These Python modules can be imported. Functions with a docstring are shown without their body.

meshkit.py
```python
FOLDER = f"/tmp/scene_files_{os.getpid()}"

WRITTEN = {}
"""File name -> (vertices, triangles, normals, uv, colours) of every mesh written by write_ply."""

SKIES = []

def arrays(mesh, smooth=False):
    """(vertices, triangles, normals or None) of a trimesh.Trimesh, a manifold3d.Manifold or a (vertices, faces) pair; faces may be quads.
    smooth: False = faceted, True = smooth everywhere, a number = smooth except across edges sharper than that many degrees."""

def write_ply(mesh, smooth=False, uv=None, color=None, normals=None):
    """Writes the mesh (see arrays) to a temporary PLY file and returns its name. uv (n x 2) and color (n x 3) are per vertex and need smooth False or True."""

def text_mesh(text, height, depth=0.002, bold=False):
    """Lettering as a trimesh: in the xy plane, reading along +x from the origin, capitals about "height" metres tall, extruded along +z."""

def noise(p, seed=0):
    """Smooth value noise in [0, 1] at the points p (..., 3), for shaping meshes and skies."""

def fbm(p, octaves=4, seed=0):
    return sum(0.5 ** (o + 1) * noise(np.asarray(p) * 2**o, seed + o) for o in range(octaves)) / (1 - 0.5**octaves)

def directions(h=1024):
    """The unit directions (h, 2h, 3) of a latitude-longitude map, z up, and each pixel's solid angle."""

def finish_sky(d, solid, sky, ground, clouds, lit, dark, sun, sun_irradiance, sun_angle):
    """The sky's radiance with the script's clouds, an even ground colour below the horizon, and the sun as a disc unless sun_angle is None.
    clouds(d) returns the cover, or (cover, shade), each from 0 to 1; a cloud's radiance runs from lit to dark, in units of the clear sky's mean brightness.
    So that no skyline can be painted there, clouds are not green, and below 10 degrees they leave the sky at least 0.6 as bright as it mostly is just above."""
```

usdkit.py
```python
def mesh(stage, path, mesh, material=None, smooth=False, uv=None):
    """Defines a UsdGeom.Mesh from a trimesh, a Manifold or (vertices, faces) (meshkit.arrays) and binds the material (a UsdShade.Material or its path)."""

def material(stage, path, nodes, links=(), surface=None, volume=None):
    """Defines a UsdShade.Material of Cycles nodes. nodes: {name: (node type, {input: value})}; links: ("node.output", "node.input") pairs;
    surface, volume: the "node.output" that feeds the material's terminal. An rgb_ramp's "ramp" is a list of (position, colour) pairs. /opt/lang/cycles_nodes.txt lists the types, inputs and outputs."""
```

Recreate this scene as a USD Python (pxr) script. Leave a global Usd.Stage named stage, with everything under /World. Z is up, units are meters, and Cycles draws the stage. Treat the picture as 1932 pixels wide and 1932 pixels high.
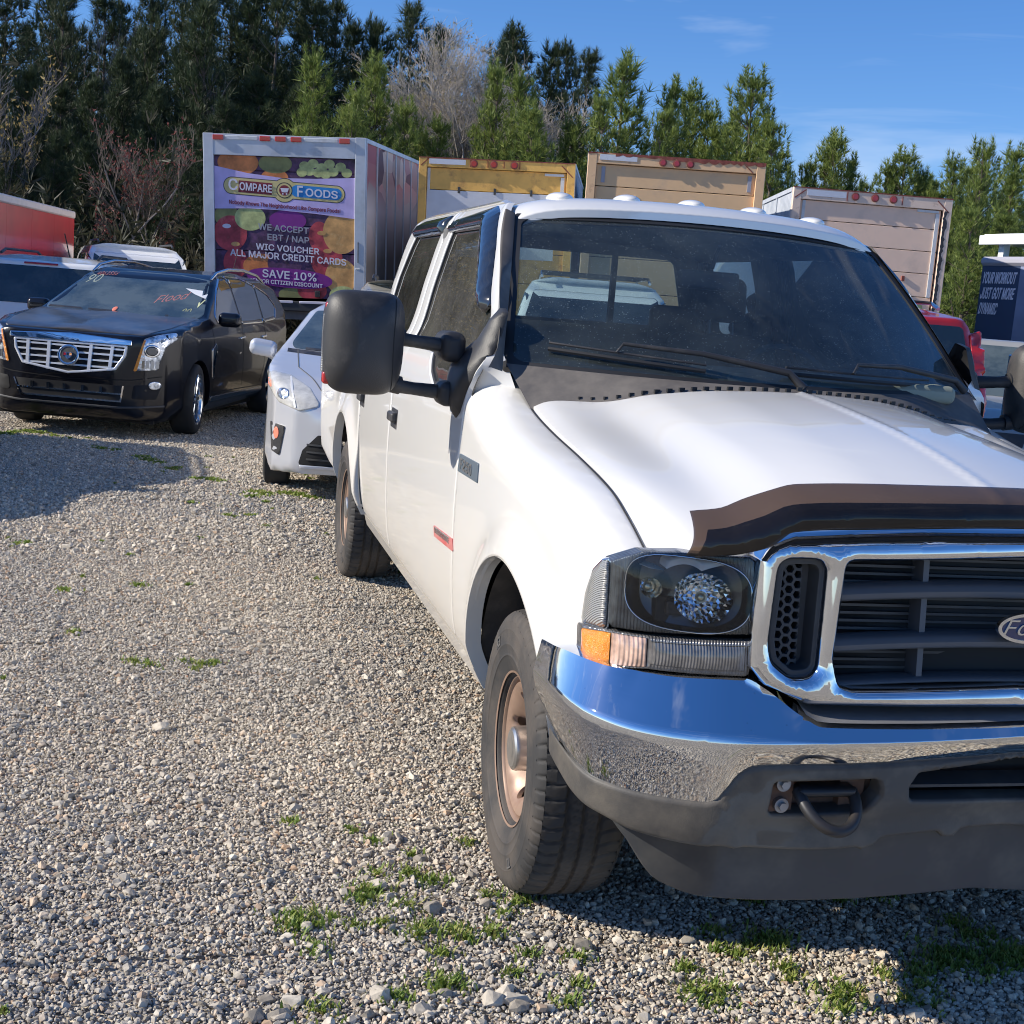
import math, random
import numpy as np, trimesh, shapely, usdkit, meshkit
import manifold3d as m3
from shapely.geometry import Polygon, LineString, Point, box as sbox
from scipy.interpolate import PchipInterpolator as PC
from scipy.spatial import Delaunay
from pxr import Usd, UsdGeom, UsdLux, UsdShade, Gf, Sdf, Vt

stage = Usd.Stage.CreateInMemory()
UsdGeom.SetStageUpAxis(stage, 'Z'); UsdGeom.SetStageMetersPerUnit(stage, 1.0)
UsdGeom.Xform.Define(stage, '/World'); UsdGeom.Scope.Define(stage, '/World/Looks')
rng = np.random.default_rng(7)

# ---------------------------------------------------------------- camera, sky, sun, exposure
CAM = (-1.879, -3.483, 1.633); YAW, PITCH, ROLL = 0.2476, -0.1582, 0.0793; FPX = 2519.9 / 1932
EXPOSURE = 0.78
SUN_AZ = math.radians(278.0)      # compass style: atan2(x, y) of the direction towards the sun
SUN_EL = math.radians(29.5)
SKY_STRENGTH, SUN_INTENSITY = 0.088, 1.0
F = np.array([math.sin(YAW) * math.cos(PITCH), math.cos(YAW) * math.cos(PITCH), math.sin(PITCH)])
R = np.cross(F, [0, 0, 1]); R /= np.linalg.norm(R); U = np.cross(R, F)
R2 = R * math.cos(ROLL) + U * math.sin(ROLL); U2 = -R * math.sin(ROLL) + U * math.cos(ROLL)
cam = UsdGeom.Camera.Define(stage, '/World/camera')
cam.AddTransformOp().Set(Gf.Matrix4d(*R2, 0, *U2, 0, *(-F), 0, *CAM, 1))
cam.CreateHorizontalApertureAttr(36.0); cam.CreateVerticalApertureAttr(36.0); cam.CreateFocalLengthAttr(36.0 * FPX)
cam.CreateClippingRangeAttr((0.05, 5000.0)); cam.CreateExposureAttr(EXPOSURE)

def mat(name, nodes, links=(), surface='p.BSDF', volume=None):
    return usdkit.material(stage, '/World/Looks/' + name, nodes, links, surface=surface, volume=volume)

sky_mat = mat('sky_look', {
    'sky': ('sky_texture', dict(sky_type='single_scattering', sun_disc=False, sun_elevation=SUN_EL, sun_rotation=SUN_AZ, altitude=150.0, air_density=0.8, aerosol_density=0.1, ozone_density=6.0)),
    'tc': ('texture_coordinate', {}),
    'mp': ('mapping', dict(mapping_type='point', scale=(1.6, 2.4, 11.0), location=(3.1, 1.7, 0.4), rotation=(0.05, 0.03, 0.4))),
    'n': ('noise_texture', dict(scale=1.6, detail=6.0, roughness=0.55, distortion=0.6)),
    'r': ('rgb_ramp', dict(ramp=[(0.0, (0, 0, 0)), (0.56, (0, 0, 0)), (0.74, (0.22, 0.22, 0.22)), (1.0, (0.45, 0.45, 0.45))])),
    'bw': ('rgb_to_bw', {}),
    'gm': ('gamma', dict(gamma=0.75)), 'hs': ('hsv', dict(hue=0.512, saturation=1.3, value=1.55)),
    'm': ('mix', dict(mix_type='mix', color2=(7.5, 7.8, 8.2))),
    'b': ('background_shader', dict(strength=SKY_STRENGTH))},
    [('tc.generated', 'mp.vector'), ('mp.vector', 'n.vector'), ('n.fac', 'r.fac'), ('r.color', 'bw.color'), ('bw.val', 'm.fac'), ('sky.color', 'gm.color'), ('gm.color', 'hs.color'), ('hs.color', 'm.color1'), ('m.color', 'b.color')], surface='b.background')
dome = UsdLux.DomeLight.Define(stage, '/World/sky')
UsdShade.MaterialBindingAPI.Apply(dome.GetPrim()).Bind(sky_mat)
dome.GetPrim().SetCustomDataByKey('kind', 'structure')
sun = UsdLux.DistantLight.Define(stage, '/World/sun')
sun.CreateNormalizeAttr(True); sun.CreateIntensityAttr(SUN_INTENSITY); sun.CreateAngleAttr(0.53); sun.CreateColorAttr(Gf.Vec3f(1.0, 0.93, 0.82))
SUN = np.array([math.sin(SUN_AZ) * math.cos(SUN_EL), math.cos(SUN_AZ) * math.cos(SUN_EL), math.sin(SUN_EL)])
zx = np.cross([0, 0, 1], SUN); zx /= np.linalg.norm(zx); zy = np.cross(SUN, zx)
sun.AddTransformOp().Set(Gf.Matrix4d(*zx, 0, *zy, 0, *SUN, 0, 0, 0, 30, 1))

# ---------------------------------------------------------------- object helpers
_used = {}
def _path(parent, name):
    base = f'{parent}/{name}'
    n = _used.get(base, 0); _used[base] = n + 1
    return base if n == 0 else f'{base}_{n:03d}'
def tag(prim, label=None, cat=None, group=None, kind=None):
    p = prim.GetPrim() if hasattr(prim, 'GetPrim') else prim
    for k, v in (('label', label), ('category', cat), ('group', group), ('kind', kind)):
        if v: p.SetCustomDataByKey(k, v)
    return prim
def place(x, loc=(0, 0, 0), rz=0.0, rx=0.0, ry=0.0, scale=None):
    x.AddTranslateOp().Set(Gf.Vec3d(*map(float, loc)))
    if rz or rx or ry: x.AddRotateXYZOp().Set(Gf.Vec3f(rx, ry, rz))
    if scale is not None: x.AddScaleOp().Set(Gf.Vec3f(*([scale] * 3 if np.ndim(scale) == 0 else scale)))
def thing(name, label=None, cat=None, loc=(0, 0, 0), rz=0.0, group=None, rx=0.0, ry=0.0, scale=None, kind=None, parent='/World'):
    x = UsdGeom.Xform.Define(stage, _path(parent, name)); place(x, loc, rz, rx, ry, scale)
    tag(x, label, cat, group, kind); return x
def proto(name):
    p = stage.CreateClassPrim('/World/' + name); p.SetTypeName('Xform'); return p
def tone(prim, per, seed=1, k=None):
    """a random tone for every separate piece of a mesh: per vertices each, or k = piece index per vertex"""
    m = UsdGeom.Mesh(prim.GetPrim()); n = len(m.GetPointsAttr().Get()); k = np.arange(n) // per if k is None else np.asarray(k)
    t = np.random.default_rng(seed).random(int(k.max()) + 1)[k].astype(np.float32)
    UsdGeom.PrimvarsAPI(m).CreatePrimvar('tone', Sdf.ValueTypeNames.FloatArray, 'vertex').Set(Vt.FloatArray.FromNumpy(t)); return prim
def pth(p): return p if isinstance(p, str) else str(p.GetPath())
def part(parent, name, mesh, material, smooth=35, label=None, kind=None):
    if isinstance(mesh, (list,)) and mesh and not isinstance(mesh[0], np.ndarray): mesh = join(mesh)
    p = usdkit.mesh(stage, _path(pth(parent), name), mesh, material, smooth=smooth)
    tag(p, label, None, None, kind); return p
def instance(src, name, label, cat, loc, rz=0.0, group=None, scale=None, rx=0.0, ry=0.0):
    x = thing(name, label, cat, loc, rz, group, rx, ry, scale)
    x.GetPrim().GetReferences().AddInternalReference(src.GetPath()); x.GetPrim().SetInstanceable(True)
    return x

# ---------------------------------------------------------------- mesh helpers
def tm(v, f): return trimesh.Trimesh(np.asarray(v, float), np.asarray(f, int), process=False)
def join(ms):
    ms = [m for m in ms if m is not None]
    v, f, n = [], [], 0
    for m in ms:
        v.append(np.asarray(m.vertices)); f.append(np.asarray(m.faces) + n); n += len(m.vertices)
    return tm(np.vstack(v), np.vstack(f))
def mir(m):
    v = np.array(m.vertices); v[:, 0] *= -1
    return tm(v, np.asarray(m.faces)[:, ::-1])
def xf(m, rx=0, ry=0, rz=0, t=(0, 0, 0), s=1):
    T = trimesh.transformations
    M = T.translation_matrix(t) @ T.euler_matrix(rx, ry, rz, 'sxyz') @ np.diag([*(np.ones(3) * s), 1])
    v = trimesh.transform_points(m.vertices, M); f = np.asarray(m.faces)
    return tm(v, f if np.linalg.det(M[:3, :3]) > 0 else f[:, ::-1])
def grid(fn, us, vs, close_u=False):
    """Surface fn(u, v) -> (..., 3) over us x vs as triangles."""
    Ug, Vg = np.meshgrid(us, vs, indexing='ij'); P = fn(Ug, Vg).reshape(-1, 3)
    nu, nv = len(us), len(vs); i, j = np.meshgrid(np.arange(nu - (0 if close_u else 1)), np.arange(nv - 1), indexing='ij')
    i, j = i.ravel(), j.ravel(); i2 = (i + 1) % nu
    a, b, c, d = i * nv + j, i2 * nv + j, i2 * nv + j + 1, i * nv + j + 1
    return tm(P, np.vstack([np.stack([a, b, c], 1), np.stack([a, c, d], 1)]))
def S3(x, y, z): return np.stack(np.broadcast_arrays(x, y, z), -1)
def ruled(A, B, n=2):
    A, B = np.asarray(A, float), np.asarray(B, float); t = np.linspace(0, 1, n)[None, :, None]
    P = A[:, None] * (1 - t) + B[:, None] * t; k = len(A)
    return grid(lambda u, v: P[u.astype(int), v.astype(int)], np.arange(k), np.arange(n))
def flip(m): return tm(m.vertices, np.asarray(m.faces)[:, ::-1])
def bx(x0, x1, y0, y1, z0, z1, b=0.0):
    if b <= 0:
        m = trimesh.creation.box([x1 - x0, y1 - y0, z1 - z0]); m.apply_translation([(x0 + x1) / 2, (y0 + y1) / 2, (z0 + z1) / 2]); return tm(m.vertices, m.faces)
    pts = [(x, y, z) for x in (x0, x1) for y in (y0, y1) for z in (z0, z1)]
    c = np.array([(x0 + x1) / 2, (y0 + y1) / 2, (z0 + z1) / 2]); out = []
    for p in np.array(pts):
        s = np.sign(p - c)
        for k in range(3):
            q = p - s * b; q[k] = p[k]; out.append(q)
    h = trimesh.convex.convex_hull(np.array(out)); return tm(h.vertices, h.faces)
def rbox(x0, x1, y0, y1, z0, z1, r=0.02, n=12):
    """Box with rounded edges: hull of spheres."""
    s = trimesh.creation.icosphere(2 if n > 8 else 1, r).vertices; P = []
    for x in (x0 + r, x1 - r):
        for y in (y0 + r, y1 - r):
            for z in (z0 + r, z1 - r): P.append(s + [x, y, z])
    h = trimesh.convex.convex_hull(np.vstack(P)); return tm(h.vertices, h.faces)
def tube(pts, r, n=8, cap=True):
    pts = np.asarray(pts, float); k = len(pts); r = np.broadcast_to(r, k)
    T = np.gradient(pts, axis=0); T /= np.linalg.norm(T, axis=1, keepdims=True) + 1e-12
    a = np.array([0, 0, 1.0]) if abs(T[0, 2]) < 0.9 else np.array([1.0, 0, 0])
    N = np.cross(T[0], a); N /= np.linalg.norm(N); V = []
    for i in range(k):
        N = N - T[i] * (N @ T[i]); N /= np.linalg.norm(N); B = np.cross(T[i], N)
        th = np.arange(n) / n * 2 * np.pi
        V.append(pts[i] + r[i] * (np.cos(th)[:, None] * N + np.sin(th)[:, None] * B))
    V = np.vstack(V); f = []
    for i in range(k - 1):
        for j in range(n):
            a_, b_, c_, d_ = i * n + j, i * n + (j + 1) % n, (i + 1) * n + (j + 1) % n, (i + 1) * n + j
            f += [(a_, b_, c_), (a_, c_, d_)]
    if cap:
        V = np.vstack([V, pts[0], pts[-1]]); o = k * n
        for j in range(n):
            f += [(o, (j + 1) % n, j), (o + 1, (k - 1) * n + j, (k - 1) * n + (j + 1) % n)]
    return tm(V, f)
def cyl(p, q, r, n=20): return tube([p, q], r, n)
def lathe(prof, n=64, axis='x'):
    """prof: (r, a) pairs; revolved about the given axis, a runs along the axis."""
    prof = np.asarray(prof, float); th = np.arange(n) / n * 2 * np.pi
    def fn(u, v):
        r, a = prof[v.astype(int), 0], prof[v.astype(int), 1]; t = th[u.astype(int)]
        return S3(a, r * np.cos(t), r * np.sin(t)) if axis == 'x' else S3(r * np.cos(t), a, r * np.sin(t)) if axis == 'y' else S3(r * np.cos(t), r * np.sin(t), a)
    return grid(fn, np.arange(n), np.arange(len(prof)), close_u=True)
def extr(poly, t, axis='y', at=0.0):
    """Extrude a shapely polygon drawn in the plane across the axis: 'y': (x, z), 'x': (y, z), 'z': (x, y)."""
    ms = [trimesh.creation.extrude_polygon(g, t, engine='earcut') for g in getattr(poly, 'geoms', [poly]) if g.area > 1e-9]
    m = join([tm(x.vertices, x.faces) for x in ms]); v = np.asarray(m.vertices)
    if axis == 'y': w = S3(v[:, 0], at + v[:, 2], v[:, 1]); fl = True
    elif axis == 'x': w = S3(at + v[:, 2], v[:, 0], v[:, 1]); fl = False
    else: w = S3(v[:, 0], v[:, 1], at + v[:, 2]); fl = False
    return tm(w, np.asarray(m.faces)[:, ::-1] if fl else m.faces)
def rings_of(poly):
    for g in getattr(poly, 'geoms', [poly]):
        if g.geom_type == 'Polygon':
            yield g.exterior
            yield from g.interiors
def tri2d(poly, h, r=0.0):
    """Triangulate a polygon at spacing h, with extra rings at r*.3 and r inside the edge."""
    poly = poly.simplify(1e-6); P = []; hb = h if r <= 0 else min(h, max(r * 2.0, h * 0.35))
    for ring in rings_of(poly): P.append(np.array(shapely.segmentize(ring, hb).coords)[:-1])
    nb = sum(len(p) for p in P); lim = 0.5 * h
    if r > 0:
        for d in ((0.05 * r, 0.15 * r, 0.32 * r, 0.6 * r, r) if r > 0.015 else (0.12 * r, 0.45 * r, r)):
            q = poly.buffer(-d, join_style='mitre')
            for ring in rings_of(q): P.append(np.array(shapely.segmentize(ring, hb).coords)[:-1])
        lim = r + 0.45 * h
    x0, y0, x1, y1 = poly.bounds
    gx, gy = np.meshgrid(np.arange(x0, x1 + h, h), np.arange(y0, y1 + h, h * 0.866)); gx = gx + (np.arange(gx.shape[0]) % 2)[:, None] * h / 2
    g = np.stack([gx.ravel(), gy.ravel()], 1)
    if len(g):
        ins = shapely.contains_xy(poly, g[:, 0], g[:, 1]); g = g[ins]
        if len(g): g = g[shapely.distance(poly.boundary, shapely.points(g)) > lim]
        P.append(g)
    P = np.vstack(P)
    _, idx = np.unique(np.round(P, 6), axis=0, return_index=True); P = P[np.sort(idx)]
    t = Delaunay(P).simplices; cen = P[t].mean(1)
    a = P[t[:, 1]] - P[t[:, 0]]; b = P[t[:, 2]] - P[t[:, 0]]; ar = a[:, 0] * b[:, 1] - a[:, 1] * b[:, 0]
    keep = shapely.contains_xy(poly, cen[:, 0], cen[:, 1]) & (np.abs(ar) > 1e-10); t, ar = t[keep], ar[keep]
    t = np.where((ar < 0)[:, None], t[:, [0, 2, 1]], t)
    d = shapely.distance(poly.boundary, shapely.points(P))
    return P, t, d
def sheet(poly, fn, n, h=0.05, r=0.0, flange=0.015, bulge=None, back=False):
    """A pressed panel: the polygon's points (a, b) go to fn(a, b) -> xyz; n is the outward axis (vector). The edge is rounded over r and turned in by flange."""
    P, t, d = tri2d(poly, h, r); n = np.asarray(n, float)
    V = fn(P[:, 0], P[:, 1])
    a = np.cross(V[t[:, 1]] - V[t[:, 0]], V[t[:, 2]] - V[t[:, 0]]).sum(0)
    if a @ n < 0: t = t[:, [0, 2, 1]]
    if bulge is not None: V = V + n * bulge(d, P)[:, None]
    if r > 0:
        dd = np.clip(d, 0, r); V = V - n * (r - np.sqrt(np.maximum(r * r - (r - dd) ** 2, 0)))[:, None]
    if flange > 0:
        e = np.vstack([t[:, [0, 1]], t[:, [1, 2]], t[:, [2, 0]]]); key = np.sort(e, 1)
        u, ix, ct = np.unique(key, axis=0, return_index=True, return_counts=True); e = e[ix[ct == 1]]
        bi = np.unique(e); mp = -np.ones(len(V), int); mp[bi] = np.arange(len(bi)) + len(V)
        V2 = np.vstack([V, V[bi] - n * flange]); q = np.vstack([np.stack([e[:, 1], e[:, 0], mp[e[:, 0]]], 1), np.stack([e[:, 1], mp[e[:, 0]], mp[e[:, 1]]], 1)])
        t2 = np.vstack([t, q])
        if back:
            mp2 = np.arange(len(V)) + len(V2); V2 = np.vstack([V2, V - n * flange]); t2 = np.vstack([t2, mp2[t][:, ::-1]])
        return tm(V2, t2)
    return tm(V, t)
def ell(cx, cy, rx, ry, n=48, p=2.0):
    th = np.linspace(0, 2 * np.pi, n, endpoint=False); c, s = np.cos(th), np.sin(th)
    return Polygon(np.stack([cx + rx * np.sign(c) * np.abs(c) ** (2 / p), cy + ry * np.sign(s) * np.abs(s) ** (2 / p)], 1))
def rpoly(pts, r): return Polygon(pts).buffer(-r).buffer(r, quad_segs=6) if r > 0 else Polygon(pts)
def cast(mesh, P2, axis, sign, far=30.0):
    """Hit points of rays through 2-D points along an axis ('x': points (y, z); 'y': (x, z); 'z': (x, y)), coming from the sign side."""
    k = 'xyz'.index(axis); o = [i for i in range(3) if i != k]; O = np.zeros((len(P2), 3)); O[:, o] = P2; O[:, k] = sign * far
    D = np.zeros((len(P2), 3)); D[:, k] = -sign
    loc, ir, it = trimesh.Trimesh(mesh.vertices, mesh.faces, process=False).ray.intersects_location(O, D, multiple_hits=False)
    H = np.full((len(P2), 3), np.nan); H[ir] = loc; return H
def decal(mesh, poly, axis, sign, off=0.004, h=0.05, r=0.0, flange=0.01, bulge=None):
    """A panel laid on the body: polygon seen along the axis, projected on the mesh and lifted by off."""
    P, t, d = tri2d(poly, h, r); H = cast(mesh, P, axis, sign); k = 'xyz'.index(axis)
    bad = np.isnan(H[:, 0])
    if bad.any():
        good = np.where(~bad)[0]
        if len(good) == 0: return None
        from scipy.spatial import cKDTree
        _, j = cKDTree(P[good]).query(P[bad]); o = [i for i in range(3) if i != k]
        H[bad] = H[good[j]]; Q = H[bad]; Q[:, o] = P[bad]; H[bad] = Q
    n = np.zeros(3); n[k] = sign; lift = off + (bulge(d, P) if bulge is not None else 0)
    if r > 0:
        dd = np.clip(d, 0, r); lift = lift - (r - np.sqrt(np.maximum(r * r - (r - dd) ** 2, 0)))
    V = H + n * np.reshape(lift, (-1, 1)) if np.ndim(lift) else H + n * lift
    a = np.cross(V[t[:, 1]] - V[t[:, 0]], V[t[:, 2]] - V[t[:, 0]]).sum(0)
    if a @ n < 0: t = t[:, [0, 2, 1]]
    if flange > 0:
        e = np.vstack([t[:, [0, 1]], t[:, [1, 2]], t[:, [2, 0]]]); u, ix, ct = np.unique(np.sort(e, 1), axis=0, return_index=True, return_counts=True); e = e[ix[ct == 1]]
        bi = np.unique(e); mp = -np.ones(len(V), int); mp[bi] = np.arange(len(bi)) + len(V)
        V2 = np.vstack([V, V[bi] - n * flange]); q = np.vstack([np.stack([e[:, 1], e[:, 0], mp[e[:, 0]]], 1), np.stack([e[:, 1], mp[e[:, 0]], mp[e[:, 1]]], 1)])
        return tm(V2, np.vstack([t, q]))
    return tm(V, t)
def line_poly(pts, w): return LineString(pts).buffer(w / 2, cap_style='flat', join_style='mitre')
def text(s, h, depth=0.004, bold=False, center=False):
    m = meshkit.text_mesh(s, h, depth, bold); m = tm(m.vertices, m.faces)
    if center: m = xf(m, t=(-(m.vertices[:, 0].min() + m.vertices[:, 0].max()) / 2, 0, 0))
    return m

# ---------------------------------------------------------------- materials
def simple(name, col, rough=0.5, metal=0.0, coat=0.0, spec=0.5, var=0.0, vscale=8.0, bump=0.0, bscale=200.0, dirt=None, dscale=3.0, damt=0.5, dlo=0.5, rvar=0.0, **kw):
    """A principled material; var: tone variation, bump: fine relief, dirt: a colour mixed in by blotches."""
    n = {'p': ('principled_bsdf', dict(base_color=col, roughness=rough, metallic=metal, coat_weight=coat, specular_ior_level=spec, **kw)), 'g': ('geometry', {}), 'tc': ('texture_coordinate', {})}
    l = []; src = None; V = 'tc.object'
    if var > 0:
        n['n1'] = ('noise_texture', dict(scale=vscale, detail=5.0, roughness=0.6)); l.append((V, 'n1.vector'))
        c = np.array(col); n['r1'] = ('rgb_ramp', dict(ramp=[(0.25, tuple(np.clip(c * (1 - var), 0, 1))), (0.75, tuple(np.clip(c * (1 + var), 0, 1)))])); l.append(('n1.fac', 'r1.fac')); src = 'r1.color'
    if dirt is not None:
        n['n2'] = ('noise_texture', dict(scale=dscale, detail=8.0, roughness=0.65)); l.append((V, 'n2.vector'))
        n['r2'] = ('rgb_ramp', dict(ramp=[(dlo, (0, 0, 0)), (min(dlo + 0.18, 1.0), (damt, damt, damt))])); l.append(('n2.fac', 'r2.fac'))
        n['bw'] = ('rgb_to_bw', {}); l.append(('r2.color', 'bw.color'))
        n['mx'] = ('mix', dict(mix_type='mix', color1=col, color2=dirt)); l.append(('bw.val', 'mx.fac'))
        if src: l.append((src, 'mx.color1'))
        src = 'mx.color'
    if src: l.append((src, 'p.base_color'))
    if rvar > 0:
        n['n4'] = ('noise_texture', dict(scale=vscale * 1.7, detail=4.0)); l.append((V, 'n4.vector'))
        n['mr'] = ('map_range', dict(from_min=0.3, from_max=0.7, to_min=max(rough - rvar, 0.02), to_max=rough + rvar, clamp=True)); l += [('n4.fac', 'mr.value'), ('mr.result', 'p.roughness')]
    if bump > 0:
        n['n3'] = ('noise_texture', dict(scale=bscale, detail=3.0)); l.append((V, 'n3.vector'))
        n['b'] = ('bump', dict(strength=bump, distance=0.01)); l += [('n3.fac', 'b.height'), ('b.normal', 'p.normal')]
    return mat(name, n, l)

def pane(name, tint, dust=0.0, dustcol=(0.55, 0.53, 0.48), speck=0.0, ior=1.5, gl=1.0):
    """Window glass: see-through, mirrored by Fresnel, with a film of dust and specks."""
    n = {'t': ('transparent_bsdf', dict(color=tint)), 'gl': ('glossy_bsdf', dict(color=(gl, gl, gl), roughness=0.01)), 'f': ('fresnel', dict(IOR=ior)),
         'm': ('mix_closure', {}), 'd': ('diffuse_bsdf', dict(color=dustcol)), 'tc': ('texture_coordinate', {}), 'm2': ('mix_closure', {})}
    l = [('f.fac', 'm.fac'), ('t.BSDF', 'm.closure1'), ('gl.BSDF', 'm.closure2'), ('m.closure', 'm2.closure1'), ('d.BSDF', 'm2.closure2')]
    n['nz'] = ('noise_texture', dict(scale=3.0, detail=6.0, roughness=0.7)); l.append(('tc.object', 'nz.vector'))
    n['mr'] = ('map_range', dict(from_min=0.35, from_max=0.75, to_min=dust * 0.4, to_max=dust * 1.6, clamp=True)); l.append(('nz.fac', 'mr.value'))
    if speck > 0:
        n['vo'] = ('voronoi_texture', dict(feature='f1', scale=95.0)); l.append(('tc.object', 'vo.vector'))
        n['n5'] = ('noise_texture', dict(scale=33.0, detail=2.0)); l.append(('tc.object', 'n5.vector'))
        n['sp'] = ('map_range', dict(from_min=0.0, from_max=0.24, to_min=speck, to_max=0.0, clamp=True)); l.append(('vo.distance', 'sp.value'))
        n['s2'] = ('map_range', dict(from_min=0.42, from_max=0.58, to_min=0.0, to_max=1.0, clamp=True)); l.append(('n5.fac', 's2.value'))
        n['mu'] = ('math', dict(math_type='multiply')); l += [('sp.result', 'mu.value1'), ('s2.result', 'mu.value2')]
        n['ad'] = ('math', dict(math_type='add', use_clamp=True)); l += [('mu.value', 'ad.value1'), ('mr.result', 'ad.value2'), ('ad.value', 'm2.fac')]
    else: l.append(('mr.result', 'm2.fac'))
    return mat(name, n, l, surface='m2.closure')

def paint_dusty(name, col, dust, z0, z1, amt):
    """Gloss paint with road dust clinging to the lower panels."""
    n = {'p': ('principled_bsdf', dict(roughness=0.32, coat_weight=0.9, coat_roughness=0.04, specular_ior_level=0.45)), 'tc': ('texture_coordinate', {}), 'x': ('separate_xyz', {}),
         'n': ('noise_texture', dict(scale=2.5, detail=7.0, roughness=0.6)), 'n2': ('noise_texture', dict(scale=60.0, detail=4.0)),
         'mz': ('map_range', dict(from_min=z0, from_max=z1, to_min=1.0, to_max=0.0, clamp=True)), 'ml': ('math', dict(math_type='multiply')), 'm2': ('math', dict(math_type='multiply', value2=amt)),
         'mx': ('mix', dict(mix_type='mix', color1=col, color2=dust)), 'ao': ('map_range', dict(from_min=0.0, from_max=1.0, to_min=0.9, to_max=0.15, clamp=True))}
    l = [('tc.object', 'x.vector'), ('x.z', 'mz.value'), ('tc.object', 'n.vector'), ('n.fac', 'ml.value1'), ('mz.result', 'ml.value2'), ('ml.value', 'm2.value1'), ('m2.value', 'mx.fac'), ('mx.color', 'p.base_color'), ('m2.value', 'ao.value'), ('ao.result', 'p.coat_weight')]
    return mat(name, n, l)

M = {}
M['white'] = paint_dusty('white_paint', (0.68, 0.67, 0.645), (0.42, 0.36, 0.27), 0.45, 1.15, 0.95)
M['black_plastic'] = simple('black_plastic', (0.022, 0.022, 0.024), 0.5, bump=0.15, bscale=350, dirt=(0.16, 0.14, 0.12), damt=0.35, dlo=0.5, dscale=5)
M['grey_plastic'] = simple('grey_plastic', (0.06, 0.056, 0.052), 0.6, var=0.15, bump=0.08, bscale=250, dirt=(0.17, 0.145, 0.11), damt=0.5, dlo=0.45, dscale=4)
M['dark_plastic'] = simple('dark_plastic', (0.042, 0.044, 0.048), 0.5, var=0.1, dirt=(0.13, 0.12, 0.10), damt=0.35, dlo=0.5, dscale=4)
M['cowl'] = simple('cowl_plastic', (0.075, 0.068, 0.065), 0.65, var=0.15, dirt=(0.25, 0.22, 0.18), damt=0.4, dlo=0.45)
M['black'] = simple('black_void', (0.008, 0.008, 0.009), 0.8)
M['rubber'] = simple('rubber_seal', (0.014, 0.014, 0.015), 0.55)
M['tyre'] = simple('tyre_rubber', (0.028, 0.027, 0.027), 0.75, var=0.15, vscale=6, dirt=(0.105, 0.085, 0.068), damt=0.5, dlo=0.42, dscale=5, bump=0.1, bscale=300)
M['chrome'] = simple('chrome', (0.80, 0.82, 0.85), 0.035, metal=1.0, dirt=(0.42, 0.40, 0.36), damt=0.25, dlo=0.56, dscale=9)
M['grille'] = simple('grille_plastic', (0.07, 0.075, 0.085), 0.42, var=0.08)
M['tan_rim'] = simple('tan_rim', (0.30, 0.20, 0.145), 0.42, metal=0.25, var=0.2, vscale=9, dirt=(0.2, 0.1, 0.06), damt=0.5, dlo=0.55, dscale=10)
M['hub'] = simple('hub_metal', (0.55, 0.53, 0.5), 0.3, metal=0.9, var=0.1)
M['rust'] = simple('rusty_steel', (0.16, 0.085, 0.055), 0.8, var=0.4, vscale=30)
M['steel'] = simple('dull_steel', (0.3, 0.3, 0.31), 0.4, metal=0.8, var=0.15)
M['amber'] = simple('amber_lens', (0.85, 0.26, 0.012), 0.2, coat=1.0, var=0.25, vscale=60, bump=0.5, bscale=420)
M['red_lens'] = simple('red_lens', (0.42, 0.015, 0.015), 0.2, coat=1.0)
M['clear'] = pane('clear_lens', (0.95, 0.96, 0.97), dust=0.004, gl=0.8)
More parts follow.
